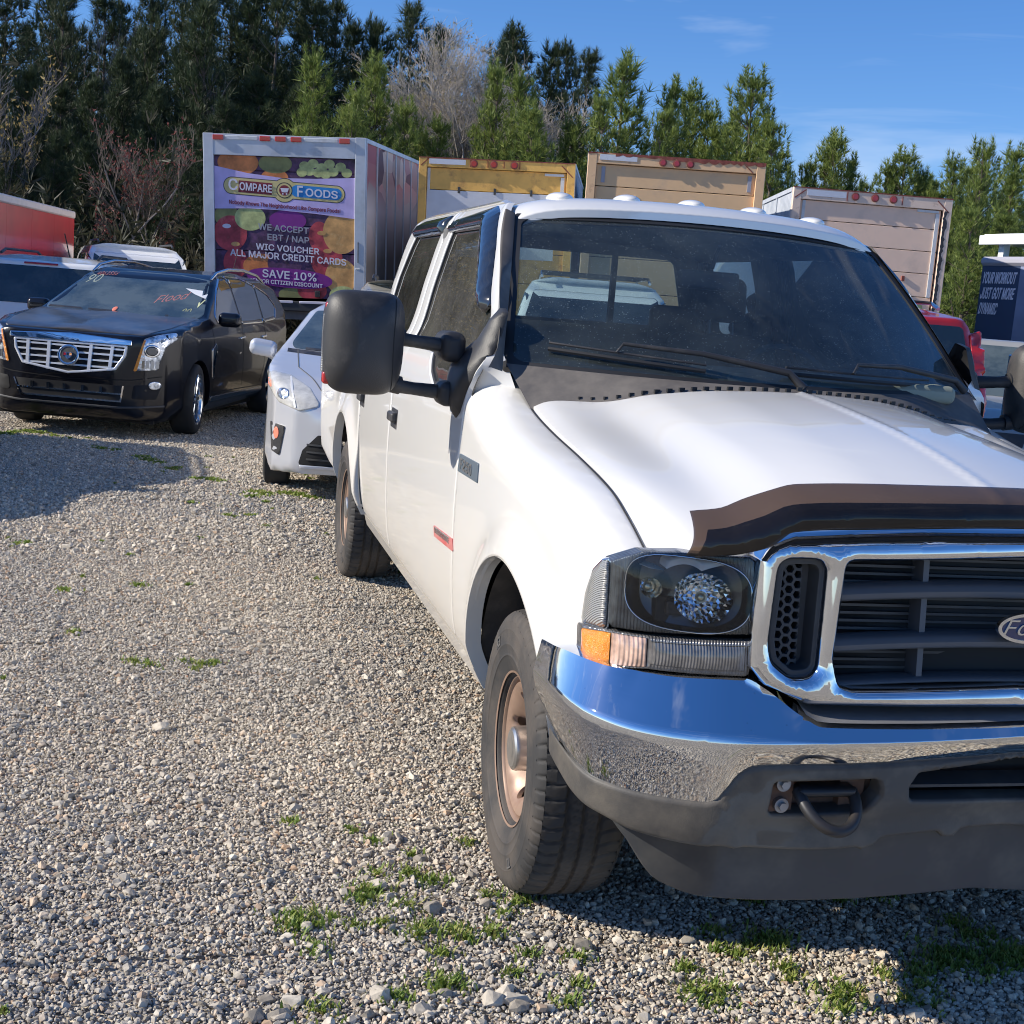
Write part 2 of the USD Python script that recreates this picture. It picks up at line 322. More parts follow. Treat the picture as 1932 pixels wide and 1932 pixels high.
M['glass'] = pane('windscreen_glass', (0.66, 0.80, 0.81), dust=0.045, speck=0.4, dustcol=(0.42, 0.50, 0.50))
M['sideglass'] = pane('side_glass', (0.20, 0.22, 0.22), dust=0.06, speck=0.3); M['rearglass'] = pane('rear_glass', (0.50, 0.57, 0.56), dust=0.03)
M['tint'] = pane('tinted_glass', (0.035, 0.038, 0.042), dust=0.04)
M['smoke'] = pane('smoked_acrylic', (0.13, 0.085, 0.06), dust=0.03, dustcol=(0.3, 0.24, 0.2))
M['visor'] = simple('visor_acrylic', (0.012, 0.014, 0.018), 0.12, coat=1.0)
M['cloth'] = simple('seat_cloth', (0.05, 0.048, 0.046), 0.9, var=0.15)
M['dash'] = simple('dash_plastic', (0.045, 0.05, 0.05), 0.7)
M['dashpad'] = simple('dash_cover', (0.20, 0.22, 0.18), 0.9)
M['trim'] = simple('door_trim', (0.10, 0.10, 0.10), 0.8)
M['reflector'] = simple('lamp_reflector', (0.75, 0.78, 0.82), 0.08, metal=1.0)
M['ribbed'] = mat('ribbed_lens', {'p': ('principled_bsdf', dict(base_color=(0.36, 0.36, 0.345), roughness=0.25, coat_weight=1.0, metallic=0.2)), 'tc': ('texture_coordinate', {}), 'w': ('wave_texture', dict(wave_type='bands', bands_direction='diagonal', scale=110.0, distortion=0.0)), 'b': ('bump', dict(strength=0.7, distance=0.004))},
    [('tc.object', 'w.vector'), ('w.fac', 'b.height'), ('b.normal', 'p.normal')])
# ---------------------------------------------------------------- pickup truck: its surfaces
A1 = (0.04, 0.46, 0.47, 0.46); A2 = (4.03, 0.47, 0.48, 0.46)      # wheel arches: centre y, z, radii
_wz = PC([0.40, 0.47, 0.55, 0.75, 0.95, 1.15, 1.30, 1.38, 1.43, 1.46, 1.70, 1.92, 1.97, 2.02], [0.915, 0.94, 0.958, 0.975, 0.98, 0.975, 0.965, 0.947, 0.92, 0.902, 0.838, 0.772, 0.745, 0.67])
_wf = PC([-0.62, -0.5, -0.3, 0.0, 0.4, 6], [0.062, 0.04, 0.016, 0.004, 0.0, 0.0])
def arch_d(y, z, A): return (np.hypot((y - A[0]) / A[2], (z - A[1]) / A[3]) - 1) * A[3]
def W(y, z, flare=True):
    w = _wz(np.clip(z, 0.4, 2.02)) - _wf(np.clip(y, -0.62, 6))
    if flare:
        for A in (A1, A2):
            d = np.maximum(arch_d(y, z, A), 0); w = w + 0.032 * np.exp(-(d / 0.075) ** 2) * np.clip((z - 0.40) / 0.15, 0, 1)
    return w
_ys = [-0.78, -0.6, -0.45, -0.3, 0.0, 0.3, 0.5, 0.7, 0.9, 1.1]
seam_z = PC(_ys, [1.02, 1.075, 1.13, 1.175, 1.22, 1.255, 1.285, 1.33, 1.385, 1.41])
SEAM_X = 0.822
def fender_s(y, s):
    """y along the truck, s up the side and over the shoulder -> left-hand (negative x) side"""
    zs = seam_z(np.clip(y, -0.78, 1.1)); zh = zs - 0.13; th = np.clip((s - zh) / 0.20, 0, 1) * np.pi / 2
    w = W(y, np.minimum(s, zh)); x = w - (w - SEAM_X) * (1 - np.cos(th)); z = np.where(s < zh, s, zh + 0.125 * np.sin(th))
    x = x - 0.013 * np.exp(-((y + 0.43) / 0.06) ** 2 - ((s - 1.085) / 0.035) ** 2) + 0.006 * np.exp(-((y + 0.38) / 0.10) ** 2 - ((s - 1.02) / 0.04) ** 2)
    return S3(-x, y, z)
def side(y, z): return S3(-W(y, z), y, z)
_hy = [-0.86, -0.8, -0.7, -0.55, -0.3, 0.0, 0.3, 0.6, 0.9]
_hA = PC(_hy, [1.10, 1.12, 1.145, 1.18, 1.22, 1.255, 1.29, 1.34, 1.375]); _hB = PC(_hy, [1.165, 1.185, 1.21, 1.245, 1.29, 1.325, 1.355, 1.385, 1.40]); _hC = PC(_hy, [1.215, 1.235, 1.265, 1.30, 1.345, 1.38, 1.405, 1.42, 1.42])
def hood_s(x, y):
    x, y = np.broadcast_arrays(np.asarray(x, float), np.asarray(y, float)); yy = np.clip(y, -0.86, 0.9)
    zs, za, zb, zc = seam_z(np.clip(yy, -0.78, 1.1)) - 0.004, _hA(yy), _hB(yy), _hC(yy); t = np.abs(x)
    k = np.array([0.0, 0.25, 0.45, 0.62, 0.75, SEAM_X]); out = np.empty(x.shape)
    vals = np.stack([zc, zc - (zc - zb) * 0.28, zb, za + 0.004, za - (za - zs) * 0.30, zs], -1).reshape(-1, 6)
    # monotone cubic in |x| for every point, written out (Fritsch-Carlson slopes)
    d = np.diff(k); m = np.diff(vals, axis=1) / d; s = np.zeros_like(vals)
    for i in range(1, 5):
        w1, w2 = 2 * d[i] + d[i - 1], d[i] + 2 * d[i - 1]; ok = m[:, i - 1] * m[:, i] > 0
        s[:, i] = np.where(ok, (w1 + w2) / (w1 / np.where(ok, m[:, i - 1], 1) + w2 / np.where(ok, m[:, i], 1)), 0)
    s[:, 5] = m[:, 4] * 1.4
    tt = np.clip(t.ravel(), 0, SEAM_X); j = np.clip(np.searchsorted(k, tt, 'right') - 1, 0, 4); r = np.arange(len(tt)); h = d[j]; u = (tt - k[j]) / h
    z = vals[r, j] * (1 + 2 * u) * (1 - u) ** 2 + h * s[r, j] * u * (1 - u) ** 2 + vals[r, j + 1] * u * u * (3 - 2 * u) + h * s[r, j + 1] * u * u * (u - 1)
    z = z.reshape(x.shape) + 0.006 * np.exp(-(x / 0.012) ** 2)
    lip = np.clip((-0.705 - y + 0.02 * (np.abs(x) / 0.8) ** 2) / 0.11, 0, 1.2); return S3(x, y, z - 0.10 * lip ** 2.2)
_fx = np.array([0, 0.2, 0.4, 0.60, 0.72, 0.80, 0.86, 0.90, 0.93, 0.948, 0.956]); _fy = np.array([-0.865, -0.86, -0.845, -0.812, -0.775, -0.735, -0.685, -0.63, -0.56, -0.48, -0.42])
_fs = np.r_[0, np.cumsum(np.hypot(np.diff(_fx), np.diff(_fy)))]; _fX, _fY = PC(_fs, _fx), PC(_fs, _fy)
def front_s(s, z, off=0.0):
    """Front face: s measured round from the centre line towards the camera-side corner (negative x)."""
    a = np.clip(np.abs(s), 0, _fs[-1]); x, y = _fX(a), _fY(a); dx, dy = _fX(a, 1), _fY(a, 1); n = np.hypot(dx, dy) + 1e-9
    y2 = y + 0.10 * (np.asarray(z) - 0.95)
    return S3(-np.sign(np.where(s == 0, 1, s)) * (x + off * dy / n), y2 - off * dx / n, z)
def ws_base(u): return S3(0.857 * u, 0.50 + 0.295 * np.abs(u) ** 2.0, 1.405 + 0.007 * u * u)
def ws_top(u): return S3(0.715 * u, 1.27 + 0.13 * u * u, 1.955 - 0.022 * u * u)
def ws(u, v, off=0.0):
    B, T = ws_base(u), ws_top(u); P = B + (T - B) * np.asarray(v)[..., None]; b = 0.018 * np.sin(np.pi * np.clip(v, 0, 1)) + off
    return P + S3(0 * b, -0.56 * b, 0.83 * b)
def roof_s(x, y):
    t = np.abs(x) / 0.74; e = np.clip((y - (1.25 + 0.115 * t * t)) / 0.22, 0, 1); rr = np.clip((3.47 - y) / 0.15, 0, 1)
    z = 2.038 - 0.032 * t ** 2 - 0.055 * np.clip(t, 0, 1.2) ** 9; return S3(x, y, z - 0.055 * (1 - e) ** 2.2 - 0.03 * (1 - rr) ** 2)

_bx = np.array([0, 0.25, 0.5, 0.7, 0.82, 0.91, 0.962, 0.985, 0.993, 0.993]); _by = np.array([-0.955, -0.948, -0.925, -0.88, -0.825, -0.755, -0.68, -0.58, -0.48, -0.36])
_bs = np.r_[0, np.cumsum(np.hypot(np.diff(_bx), np.diff(_by)))]; _bX, _bY = PC(_bs, _bx), PC(_bs, _by)
def bump_s(s, z, off=0.0):
    a = np.clip(np.abs(s), 0, _bs[-1]); dx, dy = _bX(a, 1), _bY(a, 1); n = np.hypot(dx, dy) + 1e-9
    return S3(-np.sign(np.where(s == 0, 1, s)) * (_bX(a) + off * dy / n * -1 * -1), _bY(a) - off * dx / n, np.asarray(z) + 0 * a)
M['bumper'] = mat('bumper_chrome', {'p': ('principled_bsdf', dict(base_color=(0.78, 0.80, 0.83), metallic=1.0, roughness=0.03)), 'tc': ('texture_coordinate', {}), 'n': ('noise_texture', dict(scale=6.0, detail=3.0, roughness=0.5, distortion=1.0)), 'b': ('bump', dict(strength=0.035, distance=0.02)),
    'vo': ('voronoi_texture', dict(feature='f1', scale=28.0)), 'sp': ('map_range', dict(from_min=0.03, from_max=0.09, to_min=0.45, to_max=0.0, clamp=True)), 'mx': ('mix', dict(mix_type='mix', color1=(0.78, 0.80, 0.83), color2=(0.5, 0.48, 0.44))), 'n2': ('noise_texture', dict(scale=4.0, detail=6.0)), 'mr': ('map_range', dict(from_min=0.4, from_max=0.8, to_min=0.025, to_max=0.12, clamp=True))},
    [('tc.object', 'n.vector'), ('n.fac', 'b.height'), ('b.normal', 'p.normal'), ('tc.object', 'vo.vector'), ('vo.distance', 'sp.value'), ('sp.result', 'mx.fac'), ('mx.color', 'p.base_color'), ('tc.object', 'n2.vector'), ('n2.fac', 'mr.value'), ('mr.result', 'p.roughness')])
def ribbed(name, col, scale=45.0, metal=0.3, rough=0.18, amt=0.6):
    return mat(name, {'p': ('principled_bsdf', dict(base_color=col, roughness=rough, coat_weight=1.0, metallic=metal)), 'tc': ('texture_coordinate', {}), 'w': ('wave_texture', dict(wave_type='bands', bands_direction='x', scale=scale)), 'n': ('noise_texture', dict(scale=35.0, detail=3.0)), 'b': ('bump', dict(strength=amt, distance=0.004)),
        'r': ('rgb_ramp', dict(ramp=[(0.3, tuple(np.array(col) * 0.55)), (0.7, tuple(np.minimum(np.array(col) * 1.25, 1)))]))}, [('tc.object', 'w.vector'), ('tc.object', 'n.vector'), ('n.fac', 'r.fac'), ('r.color', 'p.base_color'), ('w.fac', 'b.height'), ('b.normal', 'p.normal')])
M['ribdark'] = ribbed('fluted_dark', (0.10, 0.115, 0.13), 55.0, 0.5)
M['ribgrey'] = ribbed('fluted_grey', (0.16, 0.155, 0.155), 50.0, 0.3)
M['riblit'] = ribbed('fluted_sunlit', (0.62, 0.42, 0.33), 40.0, 0.2)  # pinkish tone paints sunlight into part of the turn signal lens
M['chrome_dark'] = simple('dark_chrome', (0.25, 0.27, 0.3), 0.12, metal=1.0)
M['bulb'] = simple('bulb_glass', (0.5, 0.45, 0.3), 0.1, metal=0.6, coat=1.0)
M['tyre_letter'] = simple('tyre_lettering', (0.10, 0.095, 0.09), 0.8, var=0.2)
M['steel_grey'] = simple('step_pad', (0.16, 0.16, 0.165), 0.45, var=0.2, bump=0.1)
M['hook'] = simple('tow_hook_steel', (0.03, 0.03, 0.032), 0.45, metal=0.3, dirt=(0.12, 0.08, 0.05), damt=0.5)
# ---------------------------------------------------------------- wheels
def tread_mesh(Rr=0.398, w=0.262, rim=0.21, n=540):
    h = w / 2; s = np.linspace(-1, 1, 61); A = np.arange(n) / n * 2 * np.pi; per = 2 * np.pi / 60
    def fn(u, v):
        a = A[u.astype(int)]; t = s[v.astype(int)]; x = t * h * 0.82; r = Rr - 0.012 * np.abs(t) ** 3
        g = np.zeros_like(a)
        for c, wd in ((-0.42, 0.045), (0.0, 0.04), (0.42, 0.045)):
            zz = c + 0.035 * np.abs(((a / per + 0.25) % 1) - 0.5) * 2
            g = np.maximum(g, np.clip(1.4 - np.abs(t - zz) / wd, 0, 1))
        sl = ((a / per + t * 0.9 + 0.3 * np.sin(t * 5)) % 1); g = np.maximum(g, 0.75 * np.clip(1.5 - np.abs(sl - 0.5) / 0.085, 0, 1) * (np.abs(t) > 0.46))
        sl2 = ((a / per * 2 + t * 1.7) % 1); g = np.maximum(g, 0.4 * np.clip(1.3 - np.abs(sl2 - 0.5) / 0.09, 0, 1) * (np.abs(t) < 0.4))
        r = r - 0.0075 * g; return S3(x, r * np.cos(a), r * np.sin(a))
    tread = grid(fn, np.arange(n), np.arange(len(s)), close_u=True)
    pr = [(Rr - 0.012, 0.82 * h), (Rr - 0.02, 0.9 * h), (Rr - 0.032, 0.955 * h), (Rr - 0.04, 0.965 * h), (Rr - 0.043, 0.978 * h), (Rr - 0.060, 0.995 * h), (Rr - 0.062, 1.008 * h), (Rr - 0.066, 1.010 * h), (Rr - 0.068, 1.0 * h), (Rr - 0.10, 1.012 * h), (Rr - 0.104, 1.024 * h), (Rr - 0.108, 1.024 * h), (Rr - 0.111, 1.008 * h), (Rr - 0.13, 0.985 * h), (Rr - 0.134, 0.998 * h), (Rr - 0.138, 0.996 * h), (Rr - 0.142, 0.965 * h), (rim + 0.02, 0.90 * h), (rim + 0.004, 0.84 * h), (rim - 0.004, 0.80 * h), (rim - 0.012, 0.6 * h)]
    def shoulder(p):
        m = lathe(p, n, 'x'); v = m.vertices; k = len(p); a = np.repeat(A, k).reshape(n, k); q = (((a / per + 0.95) % 1) - 0.5)
        g = np.clip(1.5 - np.abs(q) / 0.085, 0, 1); g[:, 4:] = 0; g[:, 3] *= 0.4; r = np.hypot(v[:, 1], v[:, 2]); f = 1 - 0.007 * g.ravel() / r; v[:, 1] *= f; v[:, 2] *= f; return m
    a, b = shoulder(pr), shoulder([(r, -x) for r, x in pr])
    return join([tread, flip(a), b])
def flat_spot(m, Rr, load=0.012):
    v = m.vertices; z = v[:, 2]; lim = -(Rr - load); k = z < lim + 0.10; v[k, 0] += np.sign(v[k, 0]) * 0.008 * np.clip((lim + 0.10 - z[k]) / 0.1, 0, 1) ** 2; v[:, 2] = np.maximum(z, lim); return m
def steel_wheel(parent, name, out=-1, steer=0.0, loc=(0, 0, 0), Rr=0.398, label=None):
    """A truck wheel: tyre, steel rim with eight oval holes, cap. out: the side that faces outwards."""
    w = UsdGeom.Xform.Define(stage, _path(pth(parent), name)); place(w, loc, rz=steer)
    if label: tag(w, label)
    def o(m): return m if out > 0 else mir(m)
    part(w, 'tyre', o(flat_spot(TYRE_M.copy(), Rr)), M['tyre'], smooth=40)
    ri = 0.206
    for a0, tx_s in ((0.95, 'EX'), (-2.1, 'IT')):
        T = text(tx_s, 0.026, 0.0022, True, True); v = np.array(T.vertices); an = a0 - v[:, 0] / (Rr - 0.083); rr = Rr - 0.096 + v[:, 1]; part(w, 'raised_letters', o(tm(S3(0.262 / 2 * 1.006 + v[:, 2] * 1.2, rr * np.cos(an), rr * np.sin(an)), T.faces)), M['tyre_letter'], smooth=False)
    part(w, 'rim', o(join([flip(lathe([(ri + 0.008, 0.113), (ri + 0.012, 0.106), (ri + 0.006, 0.098), (ri - 0.006, 0.096), (ri - 0.014, 0.085), (ri - 0.018, 0.04), (ri - 0.03, 0.0), (ri - 0.034, -0.1)], 96, 'x')), lathe([(ri + 0.006, 0.113), (ri + 0.0115, 0.1155), (ri + 0.0122, 0.106)], 96, 'x')])), M['tan_rim'], smooth=40)
    th = np.linspace(0, 2 * np.pi, 120, endpoint=False); disc = Polygon(np.stack([0.186 * np.cos(th), 0.186 * np.sin(th)], 1)); holes = []
    for k in range(8):
        a = k * np.pi / 4 + 0.2; e = ell(0, 0, 0.028, 0.021, 24); holes.append(shapely.affinity.translate(shapely.affinity.rotate(e, math.degrees(a), origin=(0, 0)), 0.135 * math.cos(a), 0.135 * math.sin(a)))
    disc = disc.difference(shapely.union_all(holes))
    prof = PC([0, 0.06, 0.085, 0.105, 0.125, 0.15, 0.17, 0.186], [0.0, 0.0, 0.0, 0.012, 0.036, 0.068, 0.084, 0.09])
    def dish(a, b):
        r = np.hypot(a, b); x = prof(np.clip(r, 0, 0.186)) + 0.006 * np.exp(-((r - 0.138) / 0.025) ** 2) * np.cos(8 * (np.arctan2(b, a) - 0.2)) * -1; return S3(x, a, b)
    part(w, 'wheel_disc', o(sheet(disc, dish, (1, 0, 0), h=0.012, r=0.0, flange=0.014)), M['tan_rim'], smooth=50)
    part(w, 'brake_drum', o(lathe([(0.0, -0.03), (0.15, -0.03), (0.16, -0.08), (0.0, -0.09)], 32, 'x')), M['black'], smooth=40)
    part(w, 'hub_cap', o(join([flip(lathe([(0.0, 0.118), (0.030, 0.1178), (0.034, 0.1155), (0.052, 0.115), (0.060, 0.110), (0.063, 0.10), (0.066, 0.015), (0.07, 0.0)], 48, 'x'))])), M['hub'], smooth=30)
    for k in range(8):
        a = k * np.pi / 4; part(w, 'wheel_nut', o(xf(cyl([0.0, 0, 0], [0.028, 0, 0], 0.0105, 6), t=(0, 0.087 * math.cos(a), 0.087 * math.sin(a)))), M['steel'], smooth=20)
    return w
TYRE_M = tread_mesh()

# ---------------------------------------------------------------- pickup truck
truck = thing('pickup_truck', 'white crew cab pickup truck with chrome bumper and dark bug shield, nearest vehicle', 'pickup truck')
def both(name, m, material, parent=truck, smooth=35, label=None):
    a = part(parent, name, m, material, smooth, label); b = part(parent, name, mir(m), material, smooth); return a, b
WHT = M['white']
def el_pts(A, y0, y1, grow=0.0, n=40, top=True):
    """points of a wheel arch from its rear foot over the top to its front foot (y falling)"""
    t = np.linspace(0.0, np.pi, n); return [(A[0] + (A[2] + grow) * np.cos(a), A[1] + (A[3] + grow) * np.sin(a)) for a in t]
# fender, in (y, s)
arch = Polygon([(A1[0] + A1[2], 0.2)] + el_pts(A1, 0, 0) + [(A1[0] - A1[2], 0.2)])
fen = Polygon([(0.868, 0.475), (0.868, 1.445), (0.76, 1.418), (0.60, 1.377), (0.45, 1.346), (0.30, 1.325), (0.0, 1.29), (-0.3, 1.245), (-0.47, 1.193), (-0.60, 1.145), (-0.66, 1.127), (-0.655, 1.11), (-0.62, 1.09), (-0.575, 1.055), (-0.545, 1.02), (-0.522, 0.955), (-0.515, 0.89), (-0.525, 0.80), (-0.53, 0.765), (-0.36, 0.765), (-0.36, 0.4), (0.45, 0.4), (0.50, 0.47)]).difference(arch)
both('fender', sheet(fen, fender_s, (-1, 0, 0.15), h=0.028, r=0.006, flange=0.02), WHT, smooth=50)
lip = np.array(el_pts(A1, 0, 0, -0.002, 60)); lip = np.vstack([[lip[0, 0], 0.43], lip, [lip[-1, 0], 0.60]])
def arch_lip(l, dx=0.05): a = side(l[:, 0], l[:, 1]) + [0.001, 0, 0]; b = a + [dx, 0, 0]; return ruled(a, b, 3)
both('arch_lip', arch_lip(lip), WHT, smooth=50)
sy_ = np.linspace(-0.60, 0.58, 40); both('hood_gap_line', tube(S3(-SEAM_X + 0.0045 + 0 * sy_, sy_, seam_z(sy_) - 0.0048), 0.0028, 6), M['rubber'], smooth=60)  # dark line laid along the hood gap, painting in its shade
for nm_, pts_ in (('door_gap', [(0.874, 0.48), (0.874, 1.30), (0.83, 1.40)]), ('door_gap', [(2.438, 0.48), (2.448, 1.40), (2.434, 1.94)]), ('door_gap', [(3.37, 0.48), (3.45, 0.80), (3.512, 0.99), (3.512, 1.40), (3.47, 1.93)])):
    both(nm_, sheet(line_poly(pts_, 0.045), lambda y, z: side(y, z) + [0.013, 0, 0], (-1, 0, 0), h=0.05, flange=0.0), M['black'], smooth=50)
th = np.linspace(-0.02, np.pi + 0.02, 40)
liner = grid(lambda u, v: S3(-0.94 + v * 0.42, A1[0] + (A1[2] + 0.01 + 0.02 * v) * np.cos(u), A1[1] + (A1[3] + 0.0) * np.sin(u)), th, np.linspace(0, 1, 6))
both('wheel_well', liner, M['black_plastic'], smooth=60)
# hood
_hr = PC([0, 0.3, 0.55, 0.70, 0.78, 0.83], [0.38, 0.43, 0.505, 0.565, 0.585, 0.575])
def hood_rear(x): return _hr(np.abs(x))
hood_p = Polygon([(x, float(hood_rear(x))) for x in np.linspace(-0.811, 0.811, 50)] + [(SEAM_X - 0.011, -0.60), (0.80, -0.685), (0.74, -0.745)] + [(x, -0.80 + 0.05 * (abs(x) / 0.6) ** 2.2) for x in np.linspace(0.6, -0.6, 30)] + [(-0.74, -0.745), (-0.80, -0.685), (-SEAM_X + 0.011, -0.60)])
part(truck, 'hood', sheet(hood_p, hood_s, (0, 0, 1), h=0.022, r=0.005, flange=0.012), WHT, smooth=60)
part(truck, 'engine_bay', join([bx(-0.815, 0.815, -0.68, 0.55, 0.62, 0.99), bx(-0.62, 0.62, -0.62, 0.9, 0.35, 0.7)]), M['black'], smooth=False)
# cowl panel and its louvres
hx_ = np.linspace(-0.84, 0.84, 60)
hr = hood_rear(hx_); A_ = hood_s(np.clip(hx_, -0.818, 0.818), hr) + np.array([0, -0.015, -0.010]); B_ = ws_base(hx_ / 0.84) + np.array([0, 0.0, 0.010])
part(truck, 'cowl_panel', ruled(A_, B_, 5), M['cowl'], smooth=50)
for s in (-1, 1):
    zq = np.linspace(1.25, 1.47, 12); yq = np.interp(zq, [1.25, 1.30, 1.42, 1.47], [0.882, 0.876, 0.818, 0.858]); t_ = np.linspace(0, 1, 12)
    Aq = S3(s * (W(yq, zq) + 0.001), yq, zq); Bq = S3(s * (0.822 + 0.04 * t_), 0.76 + 0.06 * t_, 1.33 + 0.12 * t_); g = ruled(Aq, Bq, 4)
    part(truck, 'pillar_base', g, WHT, smooth=50)
for k, x in enumerate(np.linspace(-0.66, 0.66, 37)):
    y = float(hood_rear(x)) + 0.01; z = hood_s(np.array([x]), np.array([y]))[0, 2]
    part(truck, 'louvre', xf(bx(-0.012, 0.012, -0.003, 0.003, 0, 0.012), rz=0.5, t=(x, y + 0.006, z - 0.001)), M['black'] if True else None, smooth=False)
# windscreen, its rubber surround, roof, pillars
uu, vv = np.linspace(-1, 1, 49), np.linspace(0, 1, 25)
part(truck, 'windshield', grid(lambda u, v: ws(u, v), uu, vv), M['glass'], smooth=True)
fr_o = [(u, -0.01) for u in np.linspace(-1.0, 1.0, 40)] + [(1.015, v) for v in np.linspace(0.0, 1.0, 20)] + [(u, 1.012) for u in np.linspace(1.0, -1.0, 40)] + [(-1.015, v) for v in np.linspace(1.0, 0.0, 20)]
fri = rpoly([(-0.982, 0.03), (0.982, 0.03), (0.978, 0.97), (-0.978, 0.97)], 0.05)
part(truck, 'windshield_seal', sheet(Polygon(fr_o).difference(fri), lambda a, b: ws(a, b, 0.004), (0, -0.56, 0.83), h=0.05, flange=0.02), M['rubber'], smooth=50)
v_ = np.linspace(-0.05, 1.0, 30); gap = PC([1.27, 1.38, 1.442, 1.651, 1.85, 1.968, 2.0], [0.66, 0.70, 0.735, 1.00, 1.28, 1.44, 1.50])
for s in (-1, 1):
    e1 = ws(s * 1.012 + 0 * v_, v_, 0.012); z2 = e1[:, 2] + 0.012; y2 = gap(np.clip(z2, 1.27, 2.0)); e2 = S3(s * (W(y2, z2) + 0.001), y2, z2) if s < 0 else e1 + np.array([0.010, 0.11, 0.0])
    mid = (e1 + e2) / 2 + np.array([s * 0.016, -0.012, 0.006]); g = grid(lambda u, v: np.where((v == 0)[..., None], e1[u.astype(int)], np.where((v == 2)[..., None], e2[u.astype(int)], mid[u.astype(int)])), np.arange(30), np.arange(3))
    part(truck, 'pillar_moulding', g if s > 0 else flip(g), M['cowl'], smooth=60)
roof_p = Polygon([(x, 1.262 + 0.115 * (x / 0.725) ** 2) for x in np.linspace(-0.73, 0.73, 40)] + [(0.772, 1.42), (0.772, 3.40), (0.72, 3.47), (-0.72, 3.47), (-0.772, 3.40), (-0.772, 1.42)])
part(truck, 'roof', sheet(roof_p, roof_s, (0, 0, 1), h=0.035, r=0.006, flange=0.025), WHT, smooth=60)
_s = trimesh.creation.icosphere(3, 1.0); _v = _s.vertices * [0.05, 0.085, 0.024]; _v[:, 2] *= np.where(_v[:, 1] > 0, 1 - 0.55 * _v[:, 1] / 0.085, 1); CABL = tm(_v, _s.faces)
for x in (-0.52, -0.26, 0.0, 0.26, 0.52):
    y = 1.52 + 0.1 * x * x; z = roof_s(np.array([x]), np.array([y]))[0, 2]
    part(truck, 'cab_light', xf(CABL, t=(x, y, z)), WHT, smooth=50)
# doors
fd = rpoly([(0.88, 0.475), (0.88, 1.30), (0.82, 1.42), (1.02, 1.645), (1.44, 1.955), (1.50, 1.985), (2.40, 1.992), (2.422, 1.94), (2.435, 1.40), (2.425, 0.475)], 0.012)
fw = rpoly([(1.02, 1.56), (1.10, 1.30), (1.50, 1.288), (1.62, 1.33), (1.72, 1.40), (2.30, 1.415), (2.315, 1.60), (2.30, 1.925), (1.52, 1.925)], 0.03)
rd = rpoly([(2.450, 0.475), (2.460, 1.40), (2.447, 1.94), (2.470, 1.992), (3.40, 1.992), (3.46, 1.93), (3.50, 1.40), (3.50, 0.99), (3.44, 0.80), (3.40, 0.60), (3.36, 0.475)], 0.012)
rw = rpoly([(2.56, 1.415), (2.55, 1.92), (3.26, 1.925), (3.36, 1.70), (3.38, 1.43)], 0.03)
def off_side(o): return lambda y, z: side(y, z) + np.array([o, 0, 0])
for nm, dp, wp, hy in (('front_door', fd, fw, 2.33), ('rear_door', rd, rw, 3.43)):
    dpr = dp if nm == 'rear_door' else dp.difference(Polygon([(0.8, 1.40), (1.16, 1.645), (1.58, 1.955), (1.64, 2.1), (0.7, 2.1)]))
    for s in (-1, 1):
        fix = (lambda m: m) if s < 0 else mir
        d = part(truck, nm, fix(sheet((dp if s < 0 else dpr).difference(wp), side, (-1, 0, 0), h=0.05, r=0.008, flange=0.02)), WHT, smooth=50)
        part(d, 'window_seal', fix(sheet(wp.buffer(0.004).difference(wp.buffer(-0.014)), off_side(0.006), (-1, 0, 0), h=0.05, flange=0.02)), M['rubber'], smooth=50)
        part(d, 'window', fix(sheet(wp.buffer(-0.008), off_side(0.014), (-1, 0, 0), h=0.08, flange=0.0)), M['sideglass'] if nm == 'front_door' else M['tint'], smooth=True)
        part(d, 'door_trim', fix(sheet(dp.buffer(-0.02).difference(wp), off_side(0.045), (-1, 0, 0), h=0.12, flange=0.02, back=True)), M['trim'], smooth=50)
        hz = 1.075 if nm == 'front_door' else 1.065
        part(d, 'door_handle', fix(join([sheet(rpoly([(hy - 0.105, hz - 0.045), (hy + 0.075, hz - 0.045), (hy + 0.075, hz + 0.045), (hy - 0.105, hz + 0.045)], 0.012), off_side(-0.001), (-1, 0, 0), h=0.04, r=0.005, flange=0.01), xf(rbox(-0.022, 0.014, -0.085, 0.05, -0.02, 0.024, 0.012), t=(-float(W(hy, hz)) - 0.004, hy, hz + 0.005))])), M['black_plastic'], smooth=50)
vis = [(1.075, 1.60), (1.15, 1.575), (1.23, 1.60), (1.38, 1.72), (1.62, 1.895), (2.36, 1.895), (2.37, 1.945), (1.60, 1.975), (1.48, 1.945), (1.30, 1.82)]
both('window_visor', sheet(rpoly(vis, 0.008), off_side(-0.006), (-1, 0, 0), h=0.03, r=0.0, flange=0.012, bulge=lambda d, P: 0.035 * (1 - np.exp(-d / 0.02))), M['visor'], smooth=50)
both('window_visor', sheet(rpoly([(2.52, 1.895), (3.28, 1.895), (3.33, 1.945), (3.20, 1.975), (2.50, 1.975)], 0.008), off_side(-0.006), (-1, 0, 0), h=0.03, r=0.0, flange=0.012, bulge=lambda d, P: 0.035 * (1 - np.exp(-d / 0.02))), M['visor'], smooth=50)
both('rocker', sheet(Polygon([(0.52, 0.40), (0.52, 0.468), (3.36, 0.468), (3.42, 0.40)]), side, (-1, 0, 0), h=0.06, flange=0.04), WHT, smooth=50)
both('roof_side', sheet(Polygon([(1.66, 1.996), (1.72, 2.010), (3.40, 2.014), (3.46, 1.97), (3.47, 1.94), (3.455, 1.94), (3.39, 1.996)]), side, (-1, 0, 0.3), h=0.05, flange=0.03), WHT, smooth=50)
